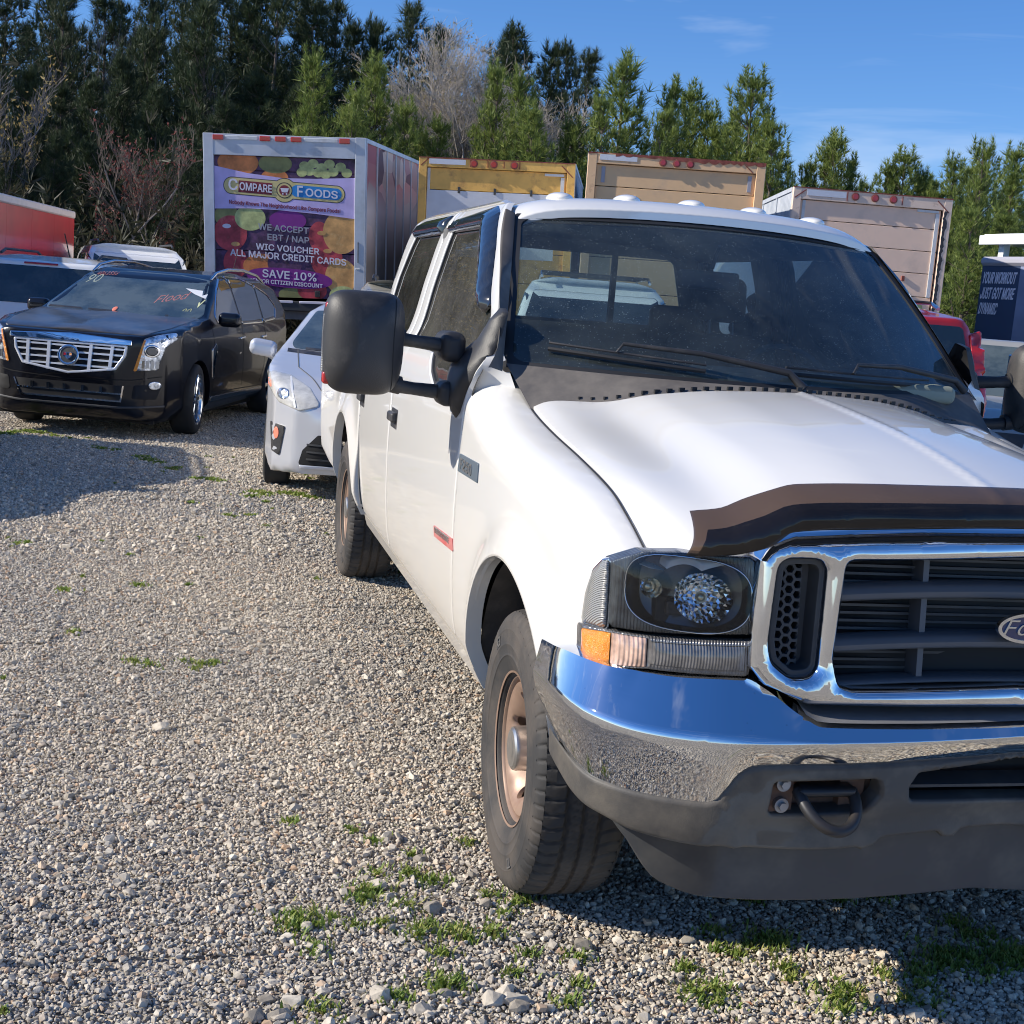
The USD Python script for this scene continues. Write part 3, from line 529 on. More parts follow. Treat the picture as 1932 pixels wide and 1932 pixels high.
# cab rear, bed
rear_g = rpoly([(-0.78, 1.44), (0.78, 1.44), (0.66, 1.90), (-0.66, 1.90)], 0.05)
cab_sec = Polygon([(-float(W(3.4, z)), z) for z in np.linspace(0.5, 2.0, 30)] + [(float(W(3.4, z)), z) for z in np.linspace(2.0, 0.5, 30)])
part(truck, 'cab_back', sheet(cab_sec.difference(rear_g), lambda x, z: S3(x, 3.49 + 0 * x - 0.05 * np.clip(z - 1.4, 0, 1), z), (0, 1, 0), h=0.08, flange=0.03, back=True), M['trim'], smooth=40)
part(truck, 'rear_window', sheet(rear_g, lambda x, z: S3(x, 3.485 - 0.05 * np.clip(z - 1.4, 0, 1), z), (0, 1, 0), h=0.1, flange=0.0), M['rearglass'], smooth=True)
for x in (-0.33, 0.33): part(truck, 'slider_bar', bx(x - 0.014, x + 0.014, 3.44, 3.47, 1.43, 1.91), M['rubber'], smooth=False)
arch2 = Polygon([(A2[0] + A2[2], 0.2)] + el_pts(A2, 0, 0) + [(A2[0] - A2[2], 0.2)])
both('bed_side', sheet(Polygon([(3.525, 0.475), (3.525, 1.385), (5.55, 1.385), (5.55, 0.55), (5.1, 0.5)]).difference(arch2), side, (-1, 0, 0), h=0.05, r=0.01, flange=0.03), WHT, smooth=50)
both('bed_rail', bx(-0.955, -0.87, 3.53, 5.55, 1.375, 1.40, 0.008), M['black_plastic'])
lip2 = np.array(el_pts(A2, 0, 0, -0.002, 60)); lip2 = np.vstack([[lip2[0, 0], 0.43], lip2, [lip2[-1, 0], 0.43]])
both('arch_lip', arch_lip(lip2), WHT, smooth=50)
both('wheel_well', grid(lambda u, v: S3(-0.93 + v * 0.4, A2[0] + (A2[2] + 0.01) * np.cos(u), A2[1] + A2[3] * np.sin(u)), th, np.linspace(0, 1, 5)), M['black_plastic'], smooth=60)
part(truck, 'bed', join([bx(-0.86, 0.86, 3.55, 5.5, 0.86, 0.9), bx(-0.86, 0.86, 3.53, 3.58, 0.5, 1.36), bx(-0.88, -0.85, 3.55, 5.5, 0.85, 1.36), bx(0.85, 0.88, 3.55, 5.5, 0.85, 1.36)]), WHT, smooth=False)
part(truck, 'tailgate', bx(-0.84, 0.84, 5.5, 5.56, 0.85, 1.37, 0.01), WHT)
both('taillight', bx(-0.975, -0.86, 5.50, 5.575, 0.95, 1.33, 0.01), M['red_lens'])
part(truck, 'rear_bumper', bx(-0.95, 0.95, 5.58, 5.72, 0.55, 0.75, 0.03), M['chrome'])
part(truck, 'chassis', join([bx(-0.55, -0.42, -0.6, 5.4, 0.42, 0.6), bx(0.42, 0.55, -0.6, 5.4, 0.42, 0.6), cyl([-0.75, 0, 0.40], [0.75, 0, 0.40], 0.055), cyl([-0.8, 4.03, 0.4], [0.8, 4.03, 0.4], 0.06), bx(-0.9, 0.9, 0.7, 3.45, 0.55, 0.66), bx(-0.16, 0.16, 3.88, 4.2, 0.25, 0.5, 0.05)]), M['black'], smooth=False)
part(truck, 'exhaust', cyl([0.5, 2.0, 0.42], [0.62, 5.3, 0.45], 0.04), M['rust'])
for s in (-1, 1):
    steel_wheel(truck, 'wheel', s, steer=-1.5 if s < 0 else -1.5, loc=(s * 0.832, 0.0, 0.386))
    steel_wheel(truck, 'wheel', s, loc=(s * 0.845, 4.03, 0.386))
# mirror
for s in (-1, 1):
    fix = (lambda m: m) if s < 0 else mir
    ico = trimesh.creation.icosphere(5, 1.0); q = ico.vertices; sg_ = lambda c, p: np.sign(c) * np.abs(c) ** p
    nq = (np.abs(q[:, [0]]) ** 4.5 + np.abs(q[:, [2]]) ** 4.5) ** (2.4 / 4.5) + np.abs(q[:, [1]]) ** 2.4; q = q / nq ** (1 / 2.4)
    q = q * [0.137, 0.10, 0.172]; q[:, 1] -= 0.018 * (1 - (q[:, 0] / 0.137) ** 2); q[:, 1] = np.minimum(q[:, 1], 0.075); q[:, 0] *= 1 - 0.10 * (q[:, 2] < 0) * (q[:, 2] / 0.172) ** 2
    hd = tm(q + [-1.302, 1.02, 1.448], ico.faces)
    mr = part(truck, 'mirror', fix(hd), M['black_plastic'], smooth=60)
    part(mr, 'mirror_glass', fix(bx(-1.39, -1.20, 1.09, 1.108, 1.32, 1.57, 0.004)), M['chrome'])
    zz_ = np.linspace(1.295, 1.60, 30); hs_ = cast(hd, np.stack([-1.205 - 0.006 * np.sin((zz_ - 1.295) * 10), zz_], 1), 'y', -1); hs_ = hs_[~np.isnan(hs_[:, 0])]
    if len(hs_) > 3: part(mr, 'housing_seam', fix(tube(hs_, 0.0022, 5)), M['black'], smooth=False)
    for z in (1.475, 1.315):
        part(mr, 'mirror_arm', fix(join([tube([(-1.24, 1.03, z), (-1.12, 1.04, z - 0.012), (-1.02, 1.06, z - 0.02), (-0.955, 1.08, z - 0.025)], [0.026, 0.022, 0.026, 0.034], 14), tube([(-1.20, 1.03, z + 0.002), (-1.165, 1.034, z - 0.004)], 0.031, 16)])), M['black_plastic'], smooth=50)
    part(mr, 'marker_lamp', fix(xf(rbox(-0.012, 0.012, -0.014, 0.014, -0.10, 0.10, 0.01), t=(-1.427, 1.01, 1.44))), M['ribbed'], smooth=50, label='clear strip lamp' if s < 0 else None)
    for z in (1.555, 1.325): part(mr, 'marker_lamp', fix(xf(rbox(-0.016, 0.016, -0.022, 0.022, -0.022, 0.022, 0.012), t=(-1.418, 1.01, z))), M['red_lens'], smooth=50)
    mp_ = rpoly([(0.845, 1.585), (0.915, 1.60), (1.02, 1.505), (1.12, 1.475), (1.19, 1.42), (1.17, 1.33), (1.08, 1.25), (0.985, 1.215), (0.93, 1.24), (0.86, 1.35), (0.83, 1.44)], 0.02)
    part(mr, 'mirror_mount', fix(join([sheet(mp_, off_side(-0.004), (-1, 0, 0), h=0.03, r=0.0, flange=0.02, bulge=lambda d, P: 0.035 * (1 - np.exp(-d / 0.03))), xf(rbox(-0.07, 0.02, -0.09, 0.09, -0.05, 0.055, 0.035), t=(-0.965, 1.10, 1.45)), xf(rbox(-0.05, 0.02, -0.08, 0.06, -0.04, 0.045, 0.03), t=(-0.985, 1.07, 1.29))])), M['black_plastic'], smooth=50)
# badges
def side_sign(parent, name, poly, off, material, flange=0.006): return part(parent, name, sheet(poly, off_side(-off), (-1, 0, 0), h=0.03, r=0.0015, flange=flange), material, smooth=40)
bd = side_sign(truck, 'badge', rpoly([(0.848, 1.052), (0.838, 1.112), (0.548, 1.118), (0.54, 1.058)], 0.006), 0.005, simple('badge_grey', (0.12, 0.15, 0.18), 0.4, metal=0.3))
tx = text('F250', 0.034, 0.003, True); tx = xf(tx, s=(1.6, 1, 1)); v = tx.vertices; part(bd, 'lettering', tm(S3(-W(0.81 - v[:, 0], 1.068 + v[:, 1]) - 0.0055 - v[:, 2], 0.81 - v[:, 0], 1.068 + v[:, 1]), tx.faces), M['hub'], smooth=False)
ps = side_sign(truck, 'badge', rpoly([(1.20, 0.762), (1.215, 0.80), (0.87, 0.817), (0.845, 0.777)], 0.005), 0.004, simple('badge_red', (0.45, 0.06, 0.06), 0.4, dirt=(0.5, 0.4, 0.35), damt=0.5))
tx = xf(text('POWER STROKE', 0.02, 0.003, True), s=(1.25, 1, 1)); v = tx.vertices; part(ps, 'lettering', tm(S3(-W(1.18 - v[:, 0], 0.781 + v[:, 1]) - 0.0045 - v[:, 2], 1.18 - v[:, 0], 0.781 + v[:, 1] + v[:, 0] * 0.045), tx.faces), M['hub'], smooth=False)
# wipers
def on_ws(u, v, o=0.02): return ws(np.atleast_1d(np.array(u, float)), np.atleast_1d(np.array(v, float)), o)
for a, b, pv in (((-0.86, 0.10), (-0.30, 0.055), (0.06, -0.02)), ((0.02, 0.075), (0.72, 0.045), (0.93, 0.0))):
    t = np.linspace(0, 1, 16); ub, vb = a[0] + (b[0] - a[0]) * t, a[1] + (b[1] - a[1]) * t
    wp_ = part(truck, 'wiper', tube(np.vstack([on_ws([a[0] + (b[0] - a[0]) * 0.42], [a[1] + (b[1] - a[1]) * 0.42 + 0.005], 0.035), on_ws([a[0] + (b[0] - a[0]) * 0.46], [a[1] + (b[1] - a[1]) * 0.46 + 0.035], 0.05), on_ws([a[0] * 0.3 + pv[0] * 0.7 - 0.1], [0.09], 0.055), on_ws([pv[0] - 0.05], [0.04], 0.045), on_ws(pv[0], pv[1], 0.03)]), [0.005, 0.006, 0.009, 0.012, 0.016], 8), M['black_plastic'], smooth=50)
    part(wp_, 'wiper_blade', tube(on_ws(ub, vb, 0.014), 0.008, 6), M['rubber'], smooth=50)
    part(wp_, 'blade_frame', tube(on_ws(ub, vb + 0.012, 0.03), 0.0045, 6), M['black_plastic'], smooth=50)
# ---------------------------------------------------------------- pickup truck: front end
def fsheet(poly, off=0.0, **k): return sheet(poly, lambda s, z: front_s(s, z, off), (0, -1, 0.0), **k)
def fbulge(poly, off, b, h=0.02, fl=0.012, n=(0, -1, 0)): return sheet(poly, lambda s, z: front_s(s, z, off), n, h=h, flange=fl, bulge=b)
HL = rpoly([(0.968, 0.905), (0.975, 1.055), (0.89, 1.092), (0.797, 1.104), (0.640, 1.110), (0.636, 0.938)], 0.012)
HO = rpoly([(s, z) for s, z in np.array(ell(0.786, 1.012, 0.145, 0.083, 60, 2.8).exterior.coords)[:-1]], 0.0)
CO = rpoly([(0.982, 1.055), (1.007, 1.048), (1.041, 1.018), (1.068, 0.956), (1.079, 0.892), (0.982, 0.899)], 0.01)
TU = rpoly([(1.077, 0.878), (0.985, 0.892), (0.64, 0.918), (0.64, 0.848), (0.86, 0.836), (0.985, 0.815), (1.04, 0.806), (1.074, 0.82)], 0.008)
head_in = simple('lamp_housing', (0.03, 0.033, 0.038), 0.25, coat=0.5)
part(truck, 'front_panel', fsheet(Polygon([(-1.03, 0.70), (1.03, 0.70), (1.085, 0.80), (1.085, 0.89), (1.05, 1.01), (1.0, 1.04), (0.9, 1.08), (0.6, 1.12), (-0.6, 1.12), (-0.9, 1.08), (-1.0, 1.04), (-1.05, 1.01), (-1.085, 0.89), (-1.085, 0.80)]), -0.085, h=0.04, flange=0.05), M['black'], smooth=50)
for s in (1, -1):
    fix = (lambda m: m) if s > 0 else mir
    # housing walls between the lens and the front panel
    hl = part(truck, 'headlight', fix(sheet(HL.difference(HO), lambda a, z: front_s(a, z, 0.004), (0, -1, 0), h=0.012, r=0.004, flange=0.05)), mat_fluted if False else M['ribdark'], smooth=50)
    part(hl, 'housing', fix(sheet(HO.buffer(0.002), lambda a, z: front_s(a, z, -0.052), (0, -1, 0), h=0.015, flange=0.0, bulge=lambda d, P: -0.012 + 0.012 * np.exp(-d / 0.03))), head_in, smooth=50)
    e = np.array(HO.exterior.coords); wall = ruled(front_s(e[:, 0], e[:, 1], 0.002), front_s(e[:, 0], e[:, 1], -0.052), 4)
    part(hl, 'housing_wall', fix(wall), M['chrome_dark'], smooth=60)
    part(hl, 'lens_ring', fix(tube(front_s(e[:, 0], e[:, 1], 0.004), 0.0022, 6, cap=False)), M['reflector'], smooth=60)
    for (cs, cz, r1) in ((0.742, 1.004, 0.066), (0.862, 1.012, 0.027)):
        prof = PC([0, 0.3, 0.7, 1.0], [-0.055, -0.05, -0.03, -0.012]); c0 = front_s(np.array([cs]), np.array([cz]))[0]
        d = ell(0, 0, r1, r1 * 0.85, 40)
        rf = sheet(d, lambda a, b: front_s(cs + a, cz + b, 0.0) + S3(0 * a, -(prof(np.clip(np.hypot(a / r1, b / (r1 * .85)), 0, 1))) + 0.0 + 0.006 * np.abs(np.sin(a * 240)) , 0 * a), (0, -1, 0), h=0.008, flange=0.0)
        part(hl, 'reflector', fix(rf), M['reflector'], smooth=15)
        part(hl, 'bulb', fix(xf(tm(trimesh.creation.icosphere(3, 0.014).vertices, trimesh.creation.icosphere(3, 0.014).faces), t=c0 + [0, 0.028, 0])), M['bulb'], smooth=True)
    part(hl, 'bulb_shield', fix(xf(rbox(-0.02, 0.02, -0.008, 0.008, -0.03, 0.005, 0.007), t=front_s(np.array([0.80]), np.array([0.985]))[0] + [0, 0.03, 0])), M['black_plastic'])
    part(hl, 'lens', fix(fbulge(HL.buffer(-0.001), 0.005, lambda d, P: 0.012 * (1 - np.exp(-d / 0.03)), fl=0.008)), M['clear'], smooth=60)
    cl = part(truck, 'corner_lamp', fix(fbulge(CO, 0.004, lambda d, P: 0.008 * (1 - np.exp(-d / 0.012)), h=0.012, fl=0.03, n=(-0.5, -0.86, 0))), M['ribbed'], smooth=60)
    part(cl, 'lamp_trim', fix(sheet(CO.buffer(0.006).difference(CO), lambda a, z: front_s(a, z, 0.0), (-0.5, -0.86, 0), h=0.02, flange=0.03)), M['reflector'], smooth=60)
    am = TU.intersection(sbox(0.962, 0.7, 1.2, 1.0)); cw = TU.intersection(sbox(0.866, 0.7, 0.960, 1.0)); dk = TU.intersection(sbox(0.6, 0.7, 0.864, 1.0))  # inner lens split by colour: sunlit pinkish stretch, shaded grey rest
    ts = part(truck, 'turn_signal', fix(fbulge(dk.buffer(-0.008), 0.004, lambda d, P: 0.006 * (1 - np.exp(-d / 0.012)), h=0.012, fl=0.03)), M['ribgrey'], smooth=60)
    part(ts, 'amber_lens', fix(fbulge(am.buffer(-0.003), 0.004, lambda d, P: 0.008 * (1 - np.exp(-d / 0.01)), h=0.012, fl=0.03, n=(-0.5, -0.86, 0))), M['amber'], smooth=60)
    part(ts, 'clear_lens', fix(fbulge(cw.buffer(-0.001), 0.004, lambda d, P: 0.008 * (1 - np.exp(-d / 0.01)), h=0.012, fl=0.03)), M['riblit'], smooth=60)
    part(ts, 'lamp_trim', fix(sheet(TU.buffer(0.004).difference(dk.buffer(-0.007)).difference(am.buffer(-0.002)).difference(cw), lambda a, z: front_s(a, z, 0.002), (0, -1, 0), h=0.02, r=0.0, flange=0.03)), M['ribgrey'], smooth=60)
# grille
def sym(pts): return list(pts) + [(-s, z) for s, z in reversed(list(pts))]
g_out = rpoly(sym([(0.0, 1.205), (0.25, 1.198), (0.42, 1.185), (0.55, 1.172), (0.605, 1.148), (0.628, 1.11), (0.636, 0.97), (0.634, 0.87), (0.60, 0.832), (0.505, 0.795), (0.30, 0.797), (0.0, 0.80)]), 0.01)
vent = rpoly([(0.585, 1.112), (0.482, 1.118), (0.490, 0.862), (0.545, 0.853), (0.588, 0.885), (0.597, 0.93)], 0.03); ventm = rpoly([(-s, z) for s, z in [(0.585, 1.112), (0.482, 1.118), (0.490, 0.862), (0.545, 0.853), (0.588, 0.885), (0.597, 0.93)]], 0.03)
g_in = rpoly(sym([(0.0, 1.142), (0.436, 1.118), (0.452, 0.90), (0.436, 0.842), (0.40, 0.835), (0.0, 0.852)]), 0.02)
GR = g_out.difference(vent).difference(ventm).difference(g_in)
def gbul(d, P): return 0.030 * np.sqrt(np.clip(1 - (1 - np.clip(d / 0.032, 0, 1)) ** 2, 0, 1))
def gs(s, z, o=0.0): return front_s(s, z, o + 0.012) + S3(0 * s, 0.35 * np.clip(np.asarray(z) - 1.13, 0, 1) , 0 * s)
gl = part(truck, 'grille', sheet(GR, lambda s, z: gs(s, z, 0.028), (0, -1, 0.0), h=0.010, r=0.027, flange=0.05), M['chrome'], smooth=70)
part(gl, 'grille_back', sheet(g_out.buffer(-0.02), lambda s, z: front_s(s, z, -0.072), (0, -1, 0), h=0.06, flange=0.0), M['black'], smooth=50)
def bar(z0, z1, s0, s1, o=0.0, mt=None, nm='grille_bar'):
    ss = np.linspace(s0, s1, 40); zc, hh = (z0 + z1) / 2, (z1 - z0) / 2; ph = np.linspace(0, 2 * np.pi, 17)[:-1]
    def fn(u, v):
        p = ph[v.astype(int)]; return front_s(ss[u.astype(int)], zc + hh * np.sign(np.sin(p)) * np.abs(np.sin(p)) ** 0.7 + 0.022 * (1 - (ss[u.astype(int)] / 0.45) ** 2), o - 0.02 + 0.030 * np.cos(p))
    m = grid(lambda u, v: fn(u, v % 16), np.arange(40), np.arange(17)); part(gl, nm, flip(m), mt or M['grille'], smooth=60)
bar(1.020, 1.060, -0.455, 0.455); bar(0.907, 0.945, -0.46, 0.46)
bar(1.108, 1.125, -0.44, 0.44, -0.01); bar(0.828, 0.845, -0.44, 0.44, -0.01)
for s in (-0.235, 0.235):
    for z0, z1 in ((0.85, 0.925), (0.925, 1.055), (1.055, 1.13)):
        part(gl, 'grille_fin', sheet(Polygon([(s - 0.007, z0), (s + 0.007, z0), (s + 0.007, z1), (s - 0.007, z1)]), lambda a, z: front_s(a, z, -0.012), (0, -1, 0), h=0.03, flange=0.05), M['grille'], smooth=20)
for k, z in enumerate(np.linspace(0.86, 1.115, 15)): part(gl, 'radiator_fin', xf(bx(-0.42, 0.42, 0, 0.008, 0, 0.006), t=(0, -0.795, z)), M['dark_plastic'], smooth=False)
for vp, sg in ((vent, 1), (ventm, -1)):
    part(gl, 'vent_frame', sheet(vp.buffer(0.002).difference(vp.buffer(-0.012)), lambda s, z: gs(s, z, -0.004), (0, -1, 0), h=0.02, r=0.003, flange=0.06), M['dark_plastic'], smooth=50)
    part(gl, 'vent_side', sheet(Polygon([(sg * 0.485, 0.86), (sg * 0.525, 0.86), (sg * 0.52, 1.115), (sg * 0.482, 1.115)]).intersection(vp), lambda s, z: front_s(s, z, -0.045), (0, -1, 0), h=0.03, flange=0.02), M['dark_plastic'], smooth=50)
    hexes = []; rr_ = 0.0112
    for i in range(12):
        for j in range(5):
            cx, cz = 0.530 + j * rr_ * 1.75 , 0.865 + i * rr_ * 2.05 + (j % 2) * rr_; hx = Polygon([(sg * (cx + rr_ * 0.86 * math.cos(a)), cz + rr_ * 0.86 * math.sin(a)) for a in np.arange(6) * np.pi / 3]); hexes.append(hx)
    plate = vp.intersection(sbox(min(sg * 0.522, sg * 0.61), 0.8, max(sg * 0.522, sg * 0.61), 1.2)).difference(shapely.union_all(hexes))
    part(gl, 'honeycomb', sheet(plate, lambda s, z: front_s(s, z, -0.035), (0, -1, 0), h=0.02, flange=0.01), M['grille'], smooth=30)
# badge: blue-black oval with a chrome rim
oc = front_s(np.array([0.0]), np.array([0.988]), 0.034)[0]; ov = ell(0, 0, 0.082, 0.035, 48)
eb = part(truck, 'emblem', xf(extr(ov.difference(ell(0, 0, 0.073, 0.028, 48)), 0.012, 'y'), t=oc + [0, -0.012, 0]), M['chrome'], smooth=30)
part(eb, 'oval_field', xf(extr(ell(0, 0, 0.0735, 0.0285, 48), 0.006, 'y'), t=oc + [0, -0.007, 0]), simple('oval_field', (0.012, 0.02, 0.06), 0.15, coat=1.0), smooth=30)
ft = text('Ford', 0.034, 0.003, False, True); v = np.array(ft.vertices); v[:, 0] += v[:, 1] * 0.35 - 0.006; v[:, 0] *= 1.25
part(eb, 'lettering', tm(S3(v[:, 0], -v[:, 2] + oc[1] - 0.0075, v[:, 1] + oc[2] - 0.015), ft.faces), M['reflector'], smooth=False)
# chrome bumper: loft round the front, crease at mid height
bz_t = PC([0, 0.33, 0.49, 0.535, 0.62, 0.66, 0.75, 0.88, 1.04, 1.2, 1.31, 1.45], [0.772, 0.760, 0.757, 0.775, 0.822, 0.836, 0.832, 0.824, 0.820, 0.818, 0.808, 0.79])
bz_c = PC([0, 0.47, 0.67, 0.87, 1.03, 1.26, 1.45], [0.755, 0.728, 0.720, 0.715, 0.720, 0.722, 0.722])
bz_b = PC([0, 0.40, 0.60, 0.635, 0.665, 0.695, 0.725, 0.86, 1.03, 1.135, 1.25, 1.45], [0.700, 0.668, 0.656, 0.650, 0.628, 0.585, 0.560, 0.556, 0.561, 0.579, 0.60, 0.63])
BS = np.unique(np.r_[np.linspace(0, 0.48, 14), np.linspace(0.48, 0.75, 30), np.linspace(0.75, 1.41, 40)]); BS = np.r_[-BS[:0:-1], BS]
def bump(u, v):
    """v: 0 inner top edge, 1 top edge, 2 crease, 3 bottom, 4 turned under"""
    s = BS[u.astype(int)]; a = np.abs(s); t_, c_, b_ = bz_t(a), bz_c(a), bz_b(a); P = np.zeros(s.shape + (3,))
    f = v - np.floor(v); k = np.floor(v).astype(int)
    z = np.select([k == 0, k == 1, k == 2, k >= 3], [t_ + 0.012 * (1 - f), t_ + (c_ - t_) * f, c_ + (b_ - c_) * f, b_ - 0.0 * f])
    k_ = 0.85 - 0.65 * np.clip((a - 0.95) / 0.30, 0, 1)
    prof = np.select([k == 0, k == 1, k == 2, k >= 3], [0.010 - k_ * (t_ - c_) - 0.05 * (1 - f), 0.010 - k_ * (t_ - c_) * (1 - f), 0.010 - 0.034 * f ** 1.4, -0.024 - 0.05 * f])
    return bump_s(s, z, prof)
vb_ = np.r_[0, 0.5, 0.85, np.linspace(1, 2, 9), np.linspace(2.15, 3, 9), 3.15, 3.6, 4 - 1e-6]
bp = grid(bump, np.arange(len(BS)), vb_)
part(truck, 'front_bumper', bp if True else None, M['bumper'], smooth=28)
# grey step pad in the middle of the bumper top and the dark gap above it
def strip(o0, o1, z0, z1, s0, s1, n=40):
    ss = np.linspace(s0, s1, n); return ruled(bump_s(ss, z0(ss) if callable(z0) else z0 + 0 * ss, o0), bump_s(ss, z1(ss) if callable(z1) else z1 + 0 * ss, o1), 3)
part(truck, 'bumper_pad', flip(strip(-0.13, -0.02, lambda s: bz_t(np.abs(s)) + 0.022, lambda s: bz_t(np.abs(s)) + 0.010, -0.53, 0.53)), M['steel_grey'], smooth=50)
# lower valance
vz_b = PC([0, 0.2, 0.335, 0.36, 0.52, 0.60, 0.71, 0.89, 0.98, 1.07, 1.2, 1.3], [0.515, 0.497, 0.478, 0.462, 0.452, 0.452, 0.452, 0.462, 0.48, 0.493, 0.53, 0.57])
top_ = [(s, float(bz_b(abs(s))) + 0.004) for s in np.linspace(-1.22, 1.22, 160)]; bot_ = [(s, float(vz_b(abs(s))) - (0.016 if 0.10 < abs(s) % 0.2 < 0.15 and abs(s) < 0.5 else 0)) for s in np.linspace(1.22, -1.22, 160)]
VP = Polygon(top_ + bot_)
tow = rpoly([(0.582, 0.622), (0.342, 0.638), (0.332, 0.60), (0.362, 0.555), (0.585, 0.540)], 0.012); towm = rpoly([(-s, z) for s, z in [(0.582, 0.622), (0.342, 0.638), (0.332, 0.60), (0.362, 0.555), (0.585, 0.540)]], 0.012)
ctr = rpoly([(0.245, 0.654), (0.262, 0.62), (0.255, 0.588), (-0.255, 0.588), (-0.262, 0.62), (-0.245, 0.654), (0, 0.690)], 0.01)
def vfn(s, z):
    a = np.abs(s); t = np.clip((bz_b(a) - z) / 0.12, 0, 1.2); return bump_s(s, z, -0.016 - 0.01 * t - 0.05 * np.clip(t - 0.5, 0, 1) ** 2)
va = part(truck, 'valance', sheet(VP.difference(tow).difference(towm).difference(ctr), vfn, (0, -1, -0.1), h=0.025, r=0.012, flange=0.04, bulge=lambda d, P: 0.014 * np.exp(-(((np.abs(P[:, 0]) - 0.66) / 0.022) ** 2)) * np.exp(-((P[:, 1] - 0.478) / 0.035) ** 2) * 1.6), M['grey_plastic'], smooth=60)
part(va, 'opening_back', join([sheet(p_, lambda s, z: bump_s(s, z, -0.14), (0, -1, 0), h=0.08, flange=0.0) for p_ in (ctr.buffer(0.03),)]), M['black'], smooth=False)
part(va, 'duct_slat', xf(bx(-0.25, 0.25, 0, 0.05, -0.004, 0.004), rx=0.3, t=(0, -0.9, 0.615)), M['dark_plastic'], smooth=False)
for s in (1, -1):
    fix = (lambda m: m) if s > 0 else mir
    part(va, 'tow_bracket', fix(join([sheet(tow.buffer(0.01), lambda a, z: bump_s(a, z, -0.10), (0, -1, 0), h=0.03, flange=0.02), bx(-0.575, -0.515, -0.86, -0.83, 0.53, 0.635), bx(-0.40, -0.34, -0.86, -0.81, 0.53, 0.635)])), M['rust'], smooth=False)
    for z in (0.612, 0.562): part(va, 'bolt', fix(join([cyl([-0.545, -0.862, z], [-0.545, -0.874, z], 0.017, 20), cyl([-0.545, -0.872, z], [-0.545, -0.884, z], 0.010, 6)])), M['steel'], smooth=20)
    tt = np.linspace(0, np.pi, 24); hk = np.stack([-0.445 + 0.066 * np.cos(tt), -0.875 - 0.085 * np.sin(tt) ** 0.8, 0.597 - 0.062 * np.sin(tt)], 1)
    part(va, 'tow_hook', fix(join([tube(hk, 0.0135, 12), bx(-0.515, -0.375, -0.90, -0.85, 0.588, 0.612, 0.008)])), M['hook'], smooth=50)
# air dam below
ad_b = PC([0, 0.5, 0.7, 0.85, 0.95, 1.05], [0.325, 0.292, 0.288, 0.315, 0.40, 0.47])
AD = Polygon([(s, float(vz_b(abs(s))) + 0.012) for s in np.linspace(-1.02, 1.02, 60)] + [(s, float(ad_b(abs(s)))) for s in np.linspace(1.02, -1.02, 80)])
part(truck, 'air_dam', sheet(AD, lambda s, z: bump_s(s, z, -0.10 - 0.25 * np.clip(0.45 - z, -0.1, 0.2)), (0, -1, 0), h=0.035, r=0.004, flange=0.012, back=True), M['dark_plastic'], smooth=50)
# bug shield
bs_t = PC([0, 0.31, 0.555, 0.60, 0.655, 0.70, 0.758, 0.80], [1.300, 1.294, 1.279, 1.264, 1.238, 1.212, 1.198, 1.185])
bs_b = PC([0, 0.40, 0.58, 0.63, 0.70, 0.79, 0.82], [1.224, 1.205, 1.186, 1.146, 1.122, 1.108, 1.108])
BG = Polygon([(s, float(bs_t(abs(s)))) for s in np.linspace(-0.762, 0.762, 120)] + [(s, float(bs_b(abs(s)))) for s in np.linspace(0.79, -0.79, 120)])
def bugf(s, z):
    t = np.clip((z - bs_b(np.abs(s))) / (bs_t(np.abs(s)) - bs_b(np.abs(s)) + 1e-6), 0, 1); return front_s(s, z, 0.065 * (1 - np.clip(np.abs(s) - 0.62, 0, 0.2) * 2.2)) + S3(0 * s, 0.085 * t ** 2 - 0.018 * np.sin(np.pi * t) - 0.1 * (z - 0.95), 0 * z)
part(truck, 'shield_shade', sheet(Polygon([(s, float(bs_b(abs(s)) + 0.62 * (bs_t(abs(s)) - bs_b(abs(s))))) for s in np.linspace(-0.735, 0.735, 80)] + [(s, float(bs_b(abs(s)) - 0.004)) for s in np.linspace(0.76, -0.76, 80)]), lambda s, z: bugf(s, z) + [0, 0.028, -0.004], (0, -1, 0.2), h=0.03, flange=0.01), M['black'], smooth=60)  # black sheet added for the shade on the hood lip behind the lower shield
part(truck, 'bug_shield', sheet(BG, bugf, (0, -1, 0.2), h=0.02, r=0.003, flange=0.004), M['smoke'], smooth=60)
# ---------------------------------------------------------------- pickup truck: cabin
part(truck, 'cab_floor', join([bx(-0.86, 0.86, 0.62, 3.45, 0.66, 0.70), bx(-0.80, 0.80, 0.60, 0.64, 0.5, 1.30)]), M['black'], smooth=False)
part(truck, 'headliner', sheet(roof_p.buffer(-0.03), lambda x, y: roof_s(x, y) - [0, 0, 0.045], (0, 0, 1), h=0.12, flange=0.01, back=True), M['trim'], smooth=50)
dsh = part(truck, 'dashboard', xf(rbox(-0.80, 0.80, 0.0, 0.42, 0.0, 0.42, 0.07), t=(0, 0.72, 1.0)), M['dash'], smooth=50)
part(dsh, 'dash_cover', rbox(-0.15, 0.70, 0.62, 1.02, 1.39, 1.452, 0.025), M['dashpad'], smooth=50)
st = UsdGeom.Xform.Define(stage, _path(pth(truck), 'steering_wheel')); place(st, (0.40, 1.34, 1.36), rx=-28)
part(st, 'rim', join([tube([(0.19 * math.cos(a), 0, 0.19 * math.sin(a)) for a in np.linspace(0, 2 * np.pi, 49)], 0.014, 8, cap=False)]), M['dash'], smooth=50)
